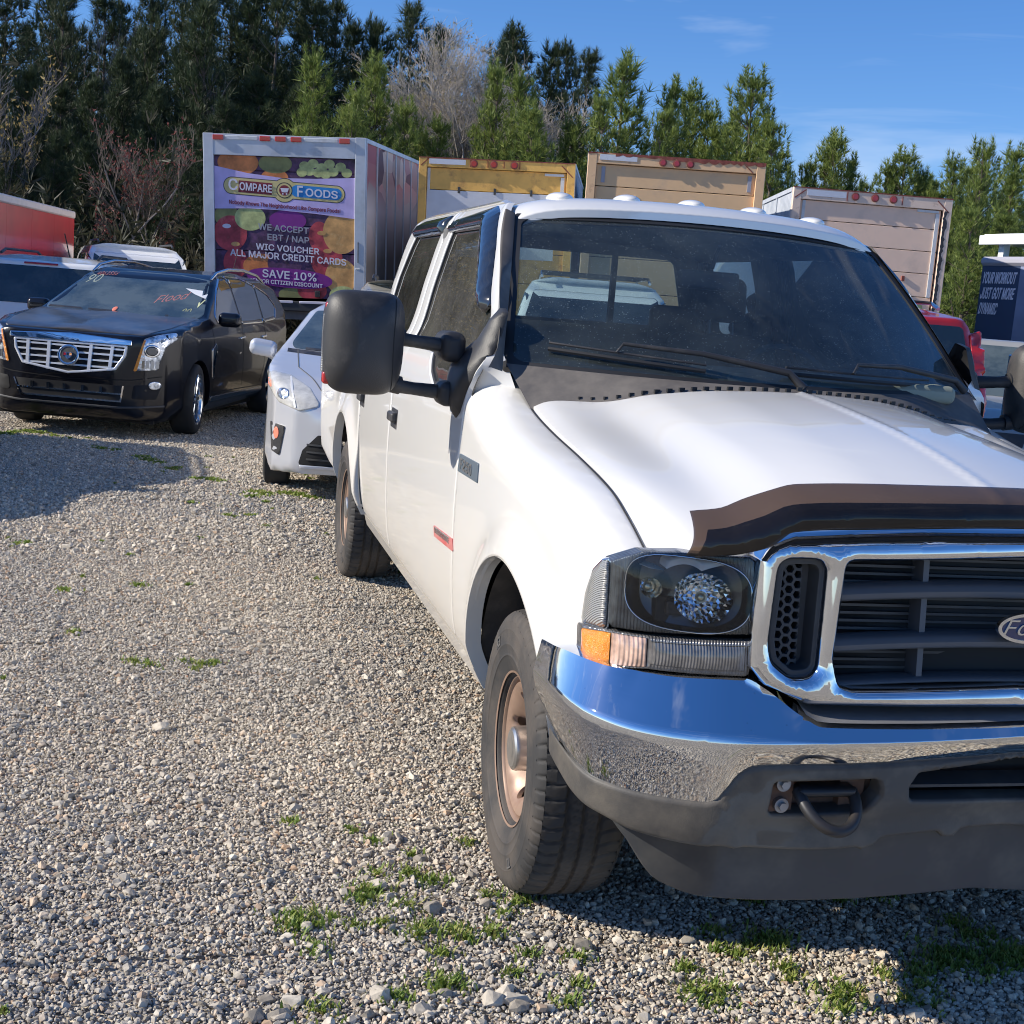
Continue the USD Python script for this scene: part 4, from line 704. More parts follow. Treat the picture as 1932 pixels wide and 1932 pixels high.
part(st, 'spokes', join([bx(-0.18, 0.18, -0.01, 0.01, -0.025, 0.02), rbox(-0.07, 0.07, -0.03, 0.02, -0.07, 0.07, 0.02), bx(-0.02, 0.02, -0.01, 0.01, -0.18, 0.0)]), M['dash'], smooth=40)
def seat(x, y, w, hr=True):
    s_ = UsdGeom.Xform.Define(stage, _path(pth(truck), 'seat')); place(s_, (x, y, 0.62))
    part(s_, 'cushion', rbox(-w / 2, w / 2, -0.28, 0.28, 0.1, 0.32, 0.06), M['cloth'], smooth=50)
    part(s_, 'backrest', xf(rbox(-w / 2, w / 2, -0.07, 0.07, 0.0, 0.66, 0.055), rx=-0.22, t=(0, 0.26, 0.28)), M['cloth'], smooth=50)
    if hr:
        part(s_, 'headrest', xf(rbox(-0.12, 0.12, -0.05, 0.05, 0.0, 0.20, 0.045), rx=-0.15, t=(0, 0.435, 0.98)), M['cloth'], smooth=50)
        part(s_, 'headrest_post', join([cyl([-0.055, 0.40, 0.9], [-0.055, 0.43, 1.02], 0.007, 8), cyl([0.055, 0.40, 0.9], [0.055, 0.43, 1.02], 0.007, 8)]), M['steel'])
seat(-0.45, 1.75, 0.54, False); seat(0.44, 1.75, 0.50); seat(0.0, 2.95, 1.5, False)
for x in (-0.57, 0.57): part(truck, 'rear_headrest', rbox(x - 0.13, x + 0.13, 3.08, 3.17, 1.46, 1.66, 0.04), M['cloth'], smooth=50)
for s in (-1, 1): part(truck, 'belt_post', rbox(s * 0.76 - 0.03, s * 0.76 + 0.03, 2.38, 2.48, 0.7, 1.92, 0.02), M['trim'], smooth=50)
rm = part(truck, 'rear_view_mirror', rbox(-0.12, 0.12, 1.24, 1.27, 1.72, 1.79, 0.014), M['dash'], smooth=50)
part(rm, 'mirror_stalk', tube([(0, 1.23, 1.80), (0, 1.2, 1.85), (0, 1.17, 1.88)], 0.008, 8), M['dash'])
# ---------------------------------------------------------------- ground, gravel, stones, grass
def gz(x, y):
    """ground height: nearly flat with slight hollows, exactly level under the truck's wheels"""
    x, y = np.asarray(x, float), np.asarray(y, float)
    p = np.stack([x * 0.55, y * 0.55, 0 * x], -1); h = (meshkit.fbm(p, 3, 5) - 0.5) * 0.07
    k = np.ones_like(x)
    for a, b in ((-0.83, 0), (0.83, 0), (-0.84, 4.03), (0.84, 4.03), (-2.0, 11.6), (-3.6, 12.0), (-0.9, 8.3)): k = k * (1 - np.exp(-(((x - a) / 0.7) ** 2 + ((y - b) / 0.7) ** 2)))
    return h * k - 0.004
gx_ = np.unique(np.r_[np.linspace(-400, -12, 14), np.linspace(-12, 14, 105), np.linspace(14, 400, 14)]); gy_ = np.unique(np.r_[np.linspace(-300, -8, 12), np.linspace(-8, 26, 137), np.linspace(26, 600, 16)])
M['ground'] = mat('gravel_far', {'p': ('principled_bsdf', dict(roughness=0.95, specular_ior_level=0.2)), 'g': ('geometry', {}), 'vo': ('voronoi_texture', dict(feature='f1', scale=48.0)), 'n': ('noise_texture', dict(scale=0.9, detail=6.0, roughness=0.6)), 'n2': ('noise_texture', dict(scale=9.0, detail=5.0)),
    'r': ('rgb_ramp', dict(ramp=[(0.0, (0.20, 0.175, 0.14)), (0.5, (0.38, 0.34, 0.28)), (1.0, (0.52, 0.47, 0.385))])), 'bw': ('rgb_to_bw', {}), 'r2': ('rgb_ramp', dict(ramp=[(0.3, (0.80, 0.79, 0.78)), (0.7, (1.12, 1.10, 1.06))])), 'm': ('mix', dict(mix_type='multiply', fac=1.0)), 'b': ('bump', dict(strength=1.0, distance=0.02)),
    'gr': ('rgb_ramp', dict(ramp=[(0.60, (0, 0, 0)), (0.72, (0.45, 0.45, 0.45))])), 'gb': ('rgb_to_bw', {}), 'mg': ('mix', dict(mix_type='mix', color2=(0.12, 0.15, 0.05)))},
    [('g.position', 'vo.vector'), ('vo.color', 'bw.color'), ('bw.val', 'r.fac'), ('g.position', 'n.vector'), ('n.fac', 'r2.fac'), ('r.color', 'm.color1'), ('r2.color', 'm.color2'), ('g.position', 'n2.vector'), ('n2.fac', 'gr.fac'), ('gr.color', 'gb.color'), ('gb.val', 'mg.fac'), ('m.color', 'mg.color1'), ('mg.color', 'p.base_color'), ('vo.distance', 'b.height'), ('b.normal', 'p.normal')])
M['ground'].GetPrim()
ground = part('/World', 'gravel_ground', grid(lambda u, v: S3(u, v, gz(u, v) - 0.004), gx_, gy_), M['ground'], smooth=True, kind='structure')
M['stone'] = mat('gravel_stone', {'p': ('principled_bsdf', dict(roughness=0.9, specular_ior_level=0.25)), 'g': ('geometry', {}), 'at': ('attribute', dict(attribute='tone')), 'tc': ('texture_coordinate', {}), 'n': ('noise_texture', dict(scale=70.0, detail=4.0)), 'nw': ('noise_texture', dict(scale=0.7, detail=5.0, roughness=0.6)),
    'r': ('rgb_ramp', dict(ramp=[(0.0, (0.30, 0.265, 0.215)), (0.15, (0.44, 0.395, 0.33)), (0.55, (0.54, 0.485, 0.40)), (0.82, (0.63, 0.575, 0.485)), (0.93, (0.56, 0.44, 0.325)), (1.0, (0.44, 0.31, 0.21))])),
    'r2': ('rgb_ramp', dict(ramp=[(0.3, (0.78, 0.78, 0.78)), (0.7, (1.1, 1.1, 1.1))])), 'm': ('mix', dict(mix_type='multiply', fac=1.0)), 'r3': ('rgb_ramp', dict(ramp=[(0.32, (0.82, 0.83, 0.85)), (0.68, (1.1, 1.07, 1.02))])), 'm2': ('mix', dict(mix_type='multiply', fac=1.0)), 'b': ('bump', dict(strength=0.4, distance=0.004))},
    [('at.fac', 'r.fac'), ('tc.object', 'n.vector'), ('n.fac', 'r2.fac'), ('r.color', 'm.color1'), ('r2.color', 'm.color2'), ('g.position', 'nw.vector'), ('nw.fac', 'r3.fac'), ('m.color', 'm2.color1'), ('r3.color', 'm2.color2'), ('m2.color', 'p.base_color'), ('n.fac', 'b.height'), ('b.normal', 'p.normal')])
def stone_shape(r, npts=18, flat=0.78):
    p = r.normal(size=(npts, 3)); p /= np.linalg.norm(p, axis=1, keepdims=True); p *= r.uniform(0.88, 1.03, (npts, 1)); p *= [r.uniform(0.8, 1.25), r.uniform(0.7, 1.0), flat * r.uniform(0.75, 1.2)]
    h = trimesh.convex.convex_hull(p); return np.array(h.vertices), np.array(h.faces)
lib = [stone_shape(rng, int(rng.integers(13, 20))) for _ in range(40)]
TILE = 0.4
def patch(n, seed, mean=0.0066, tile=TILE, sig=0.38):
    r = np.random.default_rng(seed); V, Fc, o = [], [], 0
    g = int(math.sqrt(n)); cell = tile / g
    for i in range(g):
        for j in range(g):
            v, f = lib[r.integers(len(lib))]; s = mean * math.exp(r.normal(0, sig)); a, b = r.uniform(0, 2 * np.pi), r.normal(0, 0.45)
            Rz = np.array([[math.cos(a), -math.sin(a), 0], [math.sin(a), math.cos(a), 0], [0, 0, 1]]); Rx = np.array([[1, 0, 0], [0, math.cos(b), -math.sin(b)], [0, math.sin(b), math.cos(b)]])
            c = [(i + 0.5 + r.uniform(-0.45, 0.45)) * cell - tile / 2, (j + 0.5 + r.uniform(-0.45, 0.45)) * cell - tile / 2, s * r.uniform(-0.15, 0.75)]
            V.append(v * s @ Rx.T @ Rz.T + c); Fc.append(f + o); o += len(v)
    PIECE[seed] = np.repeat(np.arange(len(V)), [len(q) for q in V]); return tm(np.vstack(V), np.vstack(Fc))
PIECE = {}
def in_view(x, y, m=0.25):
    d = np.stack([x - CAM[0], y - CAM[1], np.full_like(x, -CAM[2])], -1); zc = d @ F; return (zc > 0.3) & (np.abs(d @ R2 * FPX / zc) < 0.5 + m / zc) & (np.abs(d @ U2 * FPX / zc) < 0.5 + m / zc)
def scatter(name, protos, pos, idx, ang, label, scl=None, cat='gravel'):
    pi = UsdGeom.PointInstancer.Define(stage, '/World/' + name); tag(pi, label, cat, None, 'stuff'); paths = []
    for k, (m, mt) in enumerate(protos):
        p = usdkit.mesh(stage, f'/World/{name}/kind_{k}', m[1], mt, smooth=False); tone(p, 1, k, PIECE[m[0]]); paths.append(p.GetPath())
    pi.CreatePrototypesRel().SetTargets(paths); pi.CreateProtoIndicesAttr(Vt.IntArray.FromNumpy(np.asarray(idx, np.int32)))
    pi.CreatePositionsAttr(Vt.Vec3fArray.FromNumpy(np.asarray(pos, np.float32))); h = np.asarray(ang) / 2
    pi.CreateOrientationsAttr(Vt.QuathArray([Gf.Quath(float(math.cos(a)), 0, 0, float(math.sin(a))) for a in h]))
    if scl is not None: pi.CreateScalesAttr(Vt.Vec3fArray.FromNumpy(np.repeat(np.asarray(scl, np.float32)[:, None], 3, 1)))
    return pi
tx_, ty_ = np.meshgrid(np.arange(-9, 5, TILE), np.arange(-2.2, 15, TILE)); tx_, ty_ = tx_.ravel(), ty_.ravel(); k = in_view(tx_, ty_, 0.6); tx_, ty_ = tx_[k], ty_[k]
far = (np.hypot(tx_ - CAM[0], ty_ - CAM[1]) > 8.0).astype(int); NP = 8
idx = rng.integers(0, NP, len(tx_)) + far * NP
scatter('gravel', [((100 + i, patch(1500, 100 + i, 0.0057)), M['stone']) for i in range(NP)] + [((200 + i, patch(780, 200 + i, 0.0078)), M['stone']) for i in range(4)], np.stack([tx_, ty_, gz(tx_, ty_)], 1), np.where(far == 1, NP + rng.integers(0, 4, len(tx_)), idx % NP), rng.integers(0, 4, len(tx_)) * np.pi / 2, 'loose pale crushed stone covering the parking lot')
# larger stones lying on the gravel, each a piece of the ground
BIG = [(np.float64(-1.31), np.float64(-0.05), 0.034), (np.float64(-1.29), np.float64(-0.12), 0.032), (np.float64(-1.18), np.float64(-0.19), 0.036), (np.float64(-1.16), np.float64(0.12), 0.026), (np.float64(-1.58), np.float64(-0.62), 0.04), (np.float64(-1.38), np.float64(-0.62), 0.038), (np.float64(-1.62), np.float64(-0.68), 0.034), (np.float64(-1.67), np.float64(-0.68), 0.03), (np.float64(-1.07), np.float64(-0.67), 0.042), (np.float64(-1.12), np.float64(-0.66), 0.045), (np.float64(-1.07), np.float64(-0.7), 0.035), (np.float64(-0.83), np.float64(-0.43), 0.036), (np.float64(-1.08), np.float64(-0.62), 0.034), (np.float64(-1.29), np.float64(-0.69), 0.03), (np.float64(-1.23), np.float64(-0.63), 0.028), (np.float64(-1.42), np.float64(-0.7), 0.026), (np.float64(-1.51), np.float64(-0.59), 0.024), (np.float64(-1.49), np.float64(0.52), 0.028), (np.float64(-1.09), np.float64(0.34), 0.024), (np.float64(-1.64), np.float64(-0.61), 0.026), (np.float64(-2.5), np.float64(4.54), 0.045), (np.float64(-1.65), np.float64(2.66), 0.04), (np.float64(-1.31), np.float64(1.87), 0.035), (np.float64(-2.53), np.float64(5.04), 0.035), (np.float64(-1.91), np.float64(1.3), 0.04), (np.float64(-1.66), np.float64(4.85), 0.03), (np.float64(-1.69), np.float64(1.39), 0.032), (np.float64(-1.48), np.float64(2.44), 0.03), (np.float64(-1.98), np.float64(1.48), 0.03), (np.float64(0.19), np.float64(-0.28), 0.022), (np.float64(-0.17), np.float64(-0.74), 0.03), (np.float64(-0.06), np.float64(-0.8), 0.028), (np.float64(-0.1), np.float64(-0.82), 0.03), (np.float64(-0.54), np.float64(-0.42), 0.03)]
TUFT = [(np.float64(-1.3), np.float64(0.04), 0.05), (np.float64(-1.2), np.float64(0.03), 0.09), (np.float64(-1.34), np.float64(-0.08), 0.12), (np.float64(-1.36), np.float64(-0.12), 0.07), (np.float64(-1.15), np.float64(-0.02), 0.08), (np.float64(-1.24), np.float64(-0.17), 0.08), (np.float64(-1.22), np.float64(-0.29), 0.09), (np.float64(-1.24), np.float64(-0.34), 0.08), (np.float64(-1.32), np.float64(-0.26), 0.05), (np.float64(-1.4), np.float64(-0.27), 0.05), (np.float64(-1.53), np.float64(-0.23), 0.12), (np.float64(-1.55), np.float64(-0.27), 0.09), (np.float64(-1.01), np.float64(-0.11), 0.07), (np.float64(-0.92), np.float64(-0.15), 0.08), (np.float64(-0.95), np.float64(-0.17), 0.05), (np.float64(-1.15), np.float64(-0.32), 0.07), (np.float64(-1.05), np.float64(-0.33), 0.09), (np.float64(-1.12), np.float64(-0.36), 0.05), (np.float64(-1.51), np.float64(-0.38), 0.06), (np.float64(-1.2), np.float64(-0.43), 0.06), (np.float64(-0.85), np.float64(-0.48), 0.07), (np.float64(-1.04), np.float64(-0.54), 0.06), (np.float64(-1.23), np.float64(-0.58), 0.1), (np.float64(-1.2), np.float64(-0.57), 0.07), (np.float64(-1.34), np.float64(-0.63), 0.08), (np.float64(-1.52), np.float64(-0.67), 0.08), (np.float64(-1.28), np.float64(0.26), 0.05), (np.float64(-1.34), np.float64(0.35), 0.05), (np.float64(-0.99), np.float64(0.24), 0.05), (np.float64(-1.18), np.float64(0.16), 0.04), (np.float64(-1.51), np.float64(0.42), 0.05), (np.float64(-0.99), np.float64(-0.23), 0.05), (np.float64(-0.98), np.float64(-0.45), 0.05), (np.float64(-0.89), np.float64(-0.61), 0.06), (np.float64(-0.94), np.float64(-0.69), 0.06), (np.float64(-1.45), np.float64(-0.23), 0.04), (np.float64(-0.59), np.float64(-0.56), 0.07), (np.float64(-0.33), np.float64(-0.58), 0.07), (np.float64(-0.34), np.float64(-0.63), 0.05), (np.float64(-0.26), np.float64(-0.73), 0.12), (np.float64(-0.22), np.float64(-0.69), 0.09), (np.float64(-0.28), np.float64(-0.79), 0.08), (np.float64(0.01), np.float64(-0.63), 0.09), (np.float64(0.06), np.float64(-0.61), 0.07), (np.float64(0.15), np.float64(-0.55), 0.12), (np.float64(0.12), np.float64(-0.58), 0.1), (np.float64(0.14), np.float64(-0.61), 0.09), (np.float64(0.21), np.float64(-0.58), 0.08), (np.float64(0.29), np.float64(-0.57), 0.1), (np.float64(0.35), np.float64(-0.56), 0.14), (np.float64(0.3), np.float64(-0.6), 0.11), (np.float64(0.34), np.float64(-0.59), 0.1), (np.float64(-0.62), np.float64(-0.68), 0.09), (np.float64(-0.56), np.float64(-0.66), 0.09), (np.float64(-0.57), np.float64(-0.72), 0.08), (np.float64(-0.3), np.float64(-0.44), 0.12), (np.float64(-0.32), np.float64(-0.43), 0.08), (np.float64(-0.03), np.float64(-0.79), 0.07), (np.float64(-0.43), np.float64(-0.5), 0.06), (np.float64(-0.47), np.float64(-0.47), 0.05), (np.float64(-0.37), np.float64(-0.45), 0.05), (np.float64(-0.44), np.float64(-0.37), 0.09), (np.float64(0.01), np.float64(-0.21), 0.07), (np.float64(0.28), np.float64(-0.37), 0.09), (np.float64(0.28), np.float64(-0.44), 0.09), (np.float64(0.32), np.float64(-0.46), 0.08), (np.float64(0.63), np.float64(-0.05), 0.1), (np.float64(0.69), np.float64(-0.03), 0.12), (np.float64(0.15), np.float64(-0.2), 0.08), (np.float64(-0.26), np.float64(-0.19), 0.08), (np.float64(-0.01), np.float64(-0.7), 0.08), (np.float64(-0.08), np.float64(-0.75), 0.08), (np.float64(-0.08), np.float64(-0.63), 0.05), (np.float64(0.22), np.float64(-0.65), 0.07), (np.float64(-3.41), np.float64(9.97), 0.12), (np.float64(-3.31), np.float64(10.13), 0.14), (np.float64(-3.21), np.float64(10.07), 0.12), (np.float64(-3.07), np.float64(9.91), 0.08), (np.float64(-3.49), np.float64(9.83), 0.12), (np.float64(-2.91), np.float64(9.76), 0.07), (np.float64(-2.75), np.float64(9.83), 0.06), (np.float64(-2.56), np.float64(9.1), 0.1), (np.float64(-2.65), np.float64(9.16), 0.08), (np.float64(-2.46), np.float64(9.04), 0.07), (np.float64(-2.21), np.float64(8.58), 0.1), (np.float64(-2.14), np.float64(8.43), 0.12), (np.float64(-2.07), np.float64(8.29), 0.09), (np.float64(-1.95), np.float64(7.92), 0.1), (np.float64(-1.91), np.float64(8.01), 0.07), (np.float64(-1.74), np.float64(7.38), 0.09), (np.float64(-1.63), np.float64(7.38), 0.12), (np.float64(-1.55), np.float64(7.32), 0.09), (np.float64(-1.3), np.float64(6.82), 0.12), (np.float64(-1.23), np.float64(6.74), 0.12), (np.float64(-1.35), np.float64(6.62), 0.09), (np.float64(-1.1), np.float64(6.81), 0.12), (np.float64(-1.0), np.float64(6.75), 0.14), (np.float64(-0.93), np.float64(6.66), 0.1), (np.float64(-0.87), np.float64(6.61), 0.08), (np.float64(-1.4), np.float64(5.85), 0.07), (np.float64(-1.55), np.float64(5.82), 0.06), (np.float64(-1.8), np.float64(6.32), 0.07), (np.float64(-2.06), np.float64(3.58), 0.08), (np.float64(-1.98), np.float64(2.12), 0.09), (np.float64(-2.03), np.float64(2.16), 0.07), (np.float64(-1.76), np.float64(2.13), 0.06), (np.float64(-1.71), np.float64(2.15), 0.07), (np.float64(-1.78), np.float64(2.07), 0.05), (np.float64(-1.83), np.float64(2.17), 0.05), (np.float64(-1.3), np.float64(5.47), 0.05), (np.float64(-2.41), np.float64(3.42), 0.06), (np.float64(-2.44), np.float64(3.45), 0.05), (np.float64(-2.32), np.float64(2.62), 0.06), (np.float64(-2.78), np.float64(4.61), 0.07), (np.float64(-2.74), np.float64(4.66), 0.05)]
for i, (x, y, r) in enumerate(BIG):
    v, f = stone_shape(np.random.default_rng(900 + i), 22, 0.75); r = r * 0.8; v = v * r
    v = v * [1, 1, .9]; sp_ = part(ground, 'stone', tm(v + [x, y, float(gz(np.array([x]), np.array([y]))[0]) + r * 0.32], f), M['stone'], smooth=False); tone(sp_, 1, 0, np.full(len(v), i % 4))
M['grass'] = mat('weed_leaf', {'at': ('attribute', dict(attribute='tone')), 'd': ('principled_bsdf', dict(roughness=0.6)), 't': ('translucent_bsdf', {}), 'm': ('mix_closure', dict(fac=0.35)), 'g': ('geometry', {}), 'n': ('noise_texture', dict(scale=7.0, detail=3.0)), 'a': ('math', dict(math_type='add')), 'h': ('math', dict(math_type='multiply', value2=0.5)),
    'r': ('rgb_ramp', dict(ramp=[(0.0, (0.07, 0.13, 0.02)), (0.35, (0.16, 0.25, 0.04)), (0.6, (0.28, 0.34, 0.07)), (0.8, (0.36, 0.33, 0.11)), (1.0, (0.30, 0.17, 0.08))]))},
    [('at.fac', 'a.value1'), ('g.position', 'n.vector'), ('n.fac', 'a.value2'), ('a.value', 'h.value1'), ('h.value', 'r.fac'), ('r.color', 'd.base_color'), ('r.color', 't.color'), ('d.BSDF', 'm.closure1'), ('t.BSDF', 'm.closure2')], surface='m.closure')
def blades(tufts, seed=3, dens=1.0):
    r = np.random.default_rng(seed); V, Fc, o = [], [], 0
    for x, y, s in tufts:
        z0 = float(gz(np.array([x]), np.array([y]))[0]); n = int((34 + 1500 * s * s * 6) * dens)
        for _ in range(n):
            a, d = r.uniform(0, 2 * np.pi), abs(r.normal(0, 0.42)) * s; bx_, by_ = x + d * math.cos(a), y + d * math.sin(a) * 0.9; h = r.uniform(0.010, 0.028) * (0.7 + 3 * s); l = r.uniform(0.2, 1.1) * h; b = r.uniform(0, 2 * np.pi); w = r.uniform(0.0022, 0.0045) * (1 + 4 * max(0, y - 3) / 10)
            dx, dy = math.cos(b), math.sin(b); px, py = -dy * w, dx * w
            V += [(bx_ - px, by_ - py, z0), (bx_ + px, by_ + py, z0), (bx_ + dx * l * .4 + px * .8, by_ + dy * l * .4 + py * .8, z0 + h * .65), (bx_ + dx * l * .4 - px * .8, by_ + dy * l * .4 - py * .8, z0 + h * .65), (bx_ + dx * l, by_ + dy * l, z0 + h)]
            Fc += [(o, o + 1, o + 2), (o, o + 2, o + 3), (o + 3, o + 2, o + 4)]; o += 5
    return tm(V, Fc)
strays = [(float(x), float(y), float(s)) for x, y, s in zip(rng.uniform(-4.2, 0.9, 110), rng.uniform(-1.5, 9.0, 110), rng.uniform(0.012, 0.035, 110)) if meshkit.fbm(np.array([x * 0.8, y * 0.5, 3.0]), 3) > 0.47]
tag(tone(part('/World', 'grass', blades(TUFT + strays), M['grass'], smooth=False), 5), 'small green weeds and grass tufts growing through the gravel', 'grass', None, 'stuff')
M['leaf_litter'] = simple('dry_leaf', (0.22, 0.09, 0.04), 0.8, var=0.4, vscale=40)
lv = []
for i in range(70):
    x, y = rng.uniform(-2.6, 0.5), rng.uniform(-1.4, 2.5)
    if meshkit.fbm(np.array([x * 1.5, y * 1.5, 9.0]), 2) < 0.5: continue
    s = rng.uniform(0.008, 0.018); lv.append(xf(tm([(0, 0, 0), (s, s * .4, s * .25), (s * 1.9, 0, 0), (s, -s * .4, s * .25)], [(0, 1, 2), (0, 2, 3)]), rz=rng.uniform(0, 6.3), rx=rng.normal(0, .3), t=(x, y, float(gz(np.array([x]), np.array([y]))[0]) + 0.012)))
tag(part('/World', 'dead_leaves', join(lv), M['leaf_litter'], smooth=False), 'scattered small brown dead leaves on the gravel', 'leaves', None, 'stuff')
# ---------------------------------------------------------------- other vehicles
M['cglass'] = simple('car_glass', (0.012, 0.018, 0.02), 0.03, coat=1.0, spec=0.6, dirt=(0.10, 0.12, 0.12), damt=0.35, dlo=0.5, dscale=2.0)
M['blk_paint'] = simple('black_paint', (0.004, 0.004, 0.006), 0.25, coat=0.5, coat_roughness=0.04, spec=0.3, dirt=(0.05, 0.045, 0.04), damt=0.10, dlo=0.5, dscale=3)
M['blk_hood'] = simple('dusty_black_paint', (0.028, 0.026, 0.025), 0.35, coat=0.55, coat_roughness=0.10, dirt=(0.12, 0.11, 0.095), damt=0.45, dlo=0.4, dscale=2.5)
M['silver'] = simple('silver_paint', (0.62, 0.63, 0.66), 0.28, metal=0.35, coat=1.0, coat_roughness=0.04)
M['white_car'] = simple('white_car_paint', (0.78, 0.78, 0.77), 0.3, coat=1.0)
M['red_paint'] = simple('red_paint', (0.34, 0.012, 0.012), 0.25, coat=1.0)
M['beige_paint'] = simple('beige_silver_paint', (0.40, 0.385, 0.345), 0.3, metal=0.3, coat=1.0)
M['blue_grey'] = simple('blue_grey_paint', (0.25, 0.30, 0.36), 0.3, metal=0.3, coat=1.0)
M['seam'] = simple('panel_gap', (0.004, 0.004, 0.004), 0.9)
M['seam_g'] = simple('panel_gap_grey', (0.10, 0.10, 0.10), 0.9)
M['tyre2'] = simple('car_tyre', (0.02, 0.02, 0.02), 0.85, dirt=(0.09, 0.08, 0.065), damt=0.4)
M['bright_trim'] = simple('bright_trim', (0.78, 0.79, 0.80), 0.32, metal=0.45)
M['alloy'] = simple('polished_wheel', (0.7, 0.72, 0.75), 0.12, metal=1.0)
M['lamp_clear'] = mat('lamp_unit', {'p': ('principled_bsdf', dict(roughness=0.08, metallic=0.75, coat_weight=1.0)), 'tc': ('texture_coordinate', {}), 'n': ('noise_texture', dict(scale=16.0, detail=3.0)), 'r': ('rgb_ramp', dict(ramp=[(0.35, (0.16, 0.18, 0.2)), (0.5, (0.62, 0.66, 0.7)), (0.7, (0.85, 0.87, 0.9))])), 'b': ('bump', dict(strength=0.5, distance=0.02))},
    [('tc.object', 'n.vector'), ('n.fac', 'r.fac'), ('r.color', 'p.base_color'), ('n.fac', 'b.height'), ('b.normal', 'p.normal')])
M['lamp_hazed'] = simple('hazed_lamp', (0.55, 0.54, 0.50), 0.2, coat=1.0, var=0.35, vscale=10)
def to_m3(m): return m3.Manifold(m3.Mesh(np.asarray(m.vertices, np.float32), np.asarray(m.faces, np.uint32)))
def man_extr(pts, h): return m3.Manifold.extrude(m3.CrossSection([np.asarray(pts, float).tolist()], m3.FillRule.NonZero), h)
def car_body(prof, plan, sec, wheels, wr, res=0.07, it=9, archw=0.26, keep=None):
    """A car's shell: its side profile (y, z), half plan (x, y) and half section (x, z) cut out of one block, rounded off, wheel arches cut."""
    def fold(p): return list(p) + [(-x, y) for x, y in reversed(p)]
    a = man_extr(prof, 3.0).translate([0, 0, -1.5]); a = a.transform(np.array([[0, 0, 1, 0], [1, 0, 0, 0], [0, 1, 0, 0]], float))
    b = man_extr(fold(plan), 4.0).translate([0, 0, -1.0])
    c = man_extr(fold(sec), 12.0).translate([0, 0, -6.0]); c = c.transform(np.array([[1, 0, 0, 0], [0, 0, -1, 0], [0, 1, 0, 0]], float))
    s = (a ^ b ^ c).refine_to_length(res); me = s.to_mesh(); t = trimesh.Trimesh(me.vert_properties[:, :3], me.tri_verts, process=True)
    t = trimesh.smoothing.filter_taubin(t, lamb=0.5, nu=0.47, iterations=it); s = m3.Manifold(m3.Mesh(np.asarray(t.vertices, np.float32), np.asarray(t.faces, np.uint32)))
    full = tm(np.array(t.vertices), np.array(t.faces))
    for y, z in wheels:
        for sd in (-1, 1):
            cy_ = m3.Manifold.cylinder(archw + 0.5, wr, wr, 48).rotate([0, 90, 0]).translate([sd * 1.2 if sd < 0 else 1.2 - archw - 0.5, y, z]); s = s - cy_
    me = s.to_mesh(); return tm(me.vert_properties[:, :3], me.tri_verts), full
def car_wheel(par, x, y, r, w, rim_r, spokes=8, mtl=None, steer=0.0, twin=True):
    s = 1 if x > 0 else -1; g = UsdGeom.Xform.Define(stage, _path(pth(par), 'wheel')); place(g, (x, y, r), rz=steer); h = w / 2
    o = (lambda m: m) if s > 0 else mir
    part(g, 'tyre', o(join([lathe([(rim_r - 0.01, -h), (r - 0.03, -h), (r - 0.008, -h * 0.86), (r, -h * 0.6), (r - 0.001, 0), (r, h * 0.6), (r - 0.008, h * 0.86), (r - 0.03, h), (r - 0.06, h * 1.03), (rim_r, h * 0.98), (rim_r - 0.01, h * 0.8)], 40, 'x')])), M['tyre2'], smooth=40)
    ms = [lathe([(rim_r + 0.006, h * 0.93), (rim_r - 0.004, h), (rim_r - 0.02, h * 0.92), (rim_r - 0.03, h * 0.3)], 40, 'x'), xf(cyl([h * 0.55, 0, 0], [h * 0.84, 0, 0], 0.06, 16))]
    for k in range(spokes):
        a = 2 * np.pi * k / spokes
        for d in ((-0.07, 0.07) if twin else (0,)): ms.append(xf(bx(h * 0.5, h * 0.8, 0.04, rim_r - 0.01, -0.016, 0.016, 0.006), rx=a + d))
    part(g, 'rim', o(join(ms)), mtl or M['alloy'], smooth=30)
    part(g, 'brake', o(join([lathe([(0, h * 0.1), (rim_r - 0.02, h * 0.1), (rim_r - 0.02, -h * 0.9), (0, -h * 0.9)], 24, 'x')])), M['black'], smooth=30)
class Car:
    def __init__(s, root, body, full, paint):
        s.root, s.full = root, full; s.body = part(root, 'body', body, paint, smooth=38)
    def deco(s, name, poly, axis, sign, m, off=0.004, parent=None, h=0.05, r=0.0, bulge=None, fl=0.012, label=None, smooth=45):
        ms = []
        d = decal(s.full, poly if not isinstance(poly, list) else Polygon(poly), axis, sign, off, h, r, fl, bulge)
        return part(parent or s.root, name, d, m, smooth=smooth, label=label)
    def sides(s, name, poly, m, off=0.004, **k):
        return [s.deco(name, poly, 'x', sg, m, off, **k) for sg in (1, -1)]
    def front2(s, name, pts, m, off=0.004, sign=-1, r=0.0, **k):
        p = Polygon(pts) if isinstance(pts, list) else pts
        return [s.deco(name, q, 'y', sign, m, off, r=r, **k) for q in (p, shapely.affinity.scale(p, -1, 1, origin=(0, 0)))]

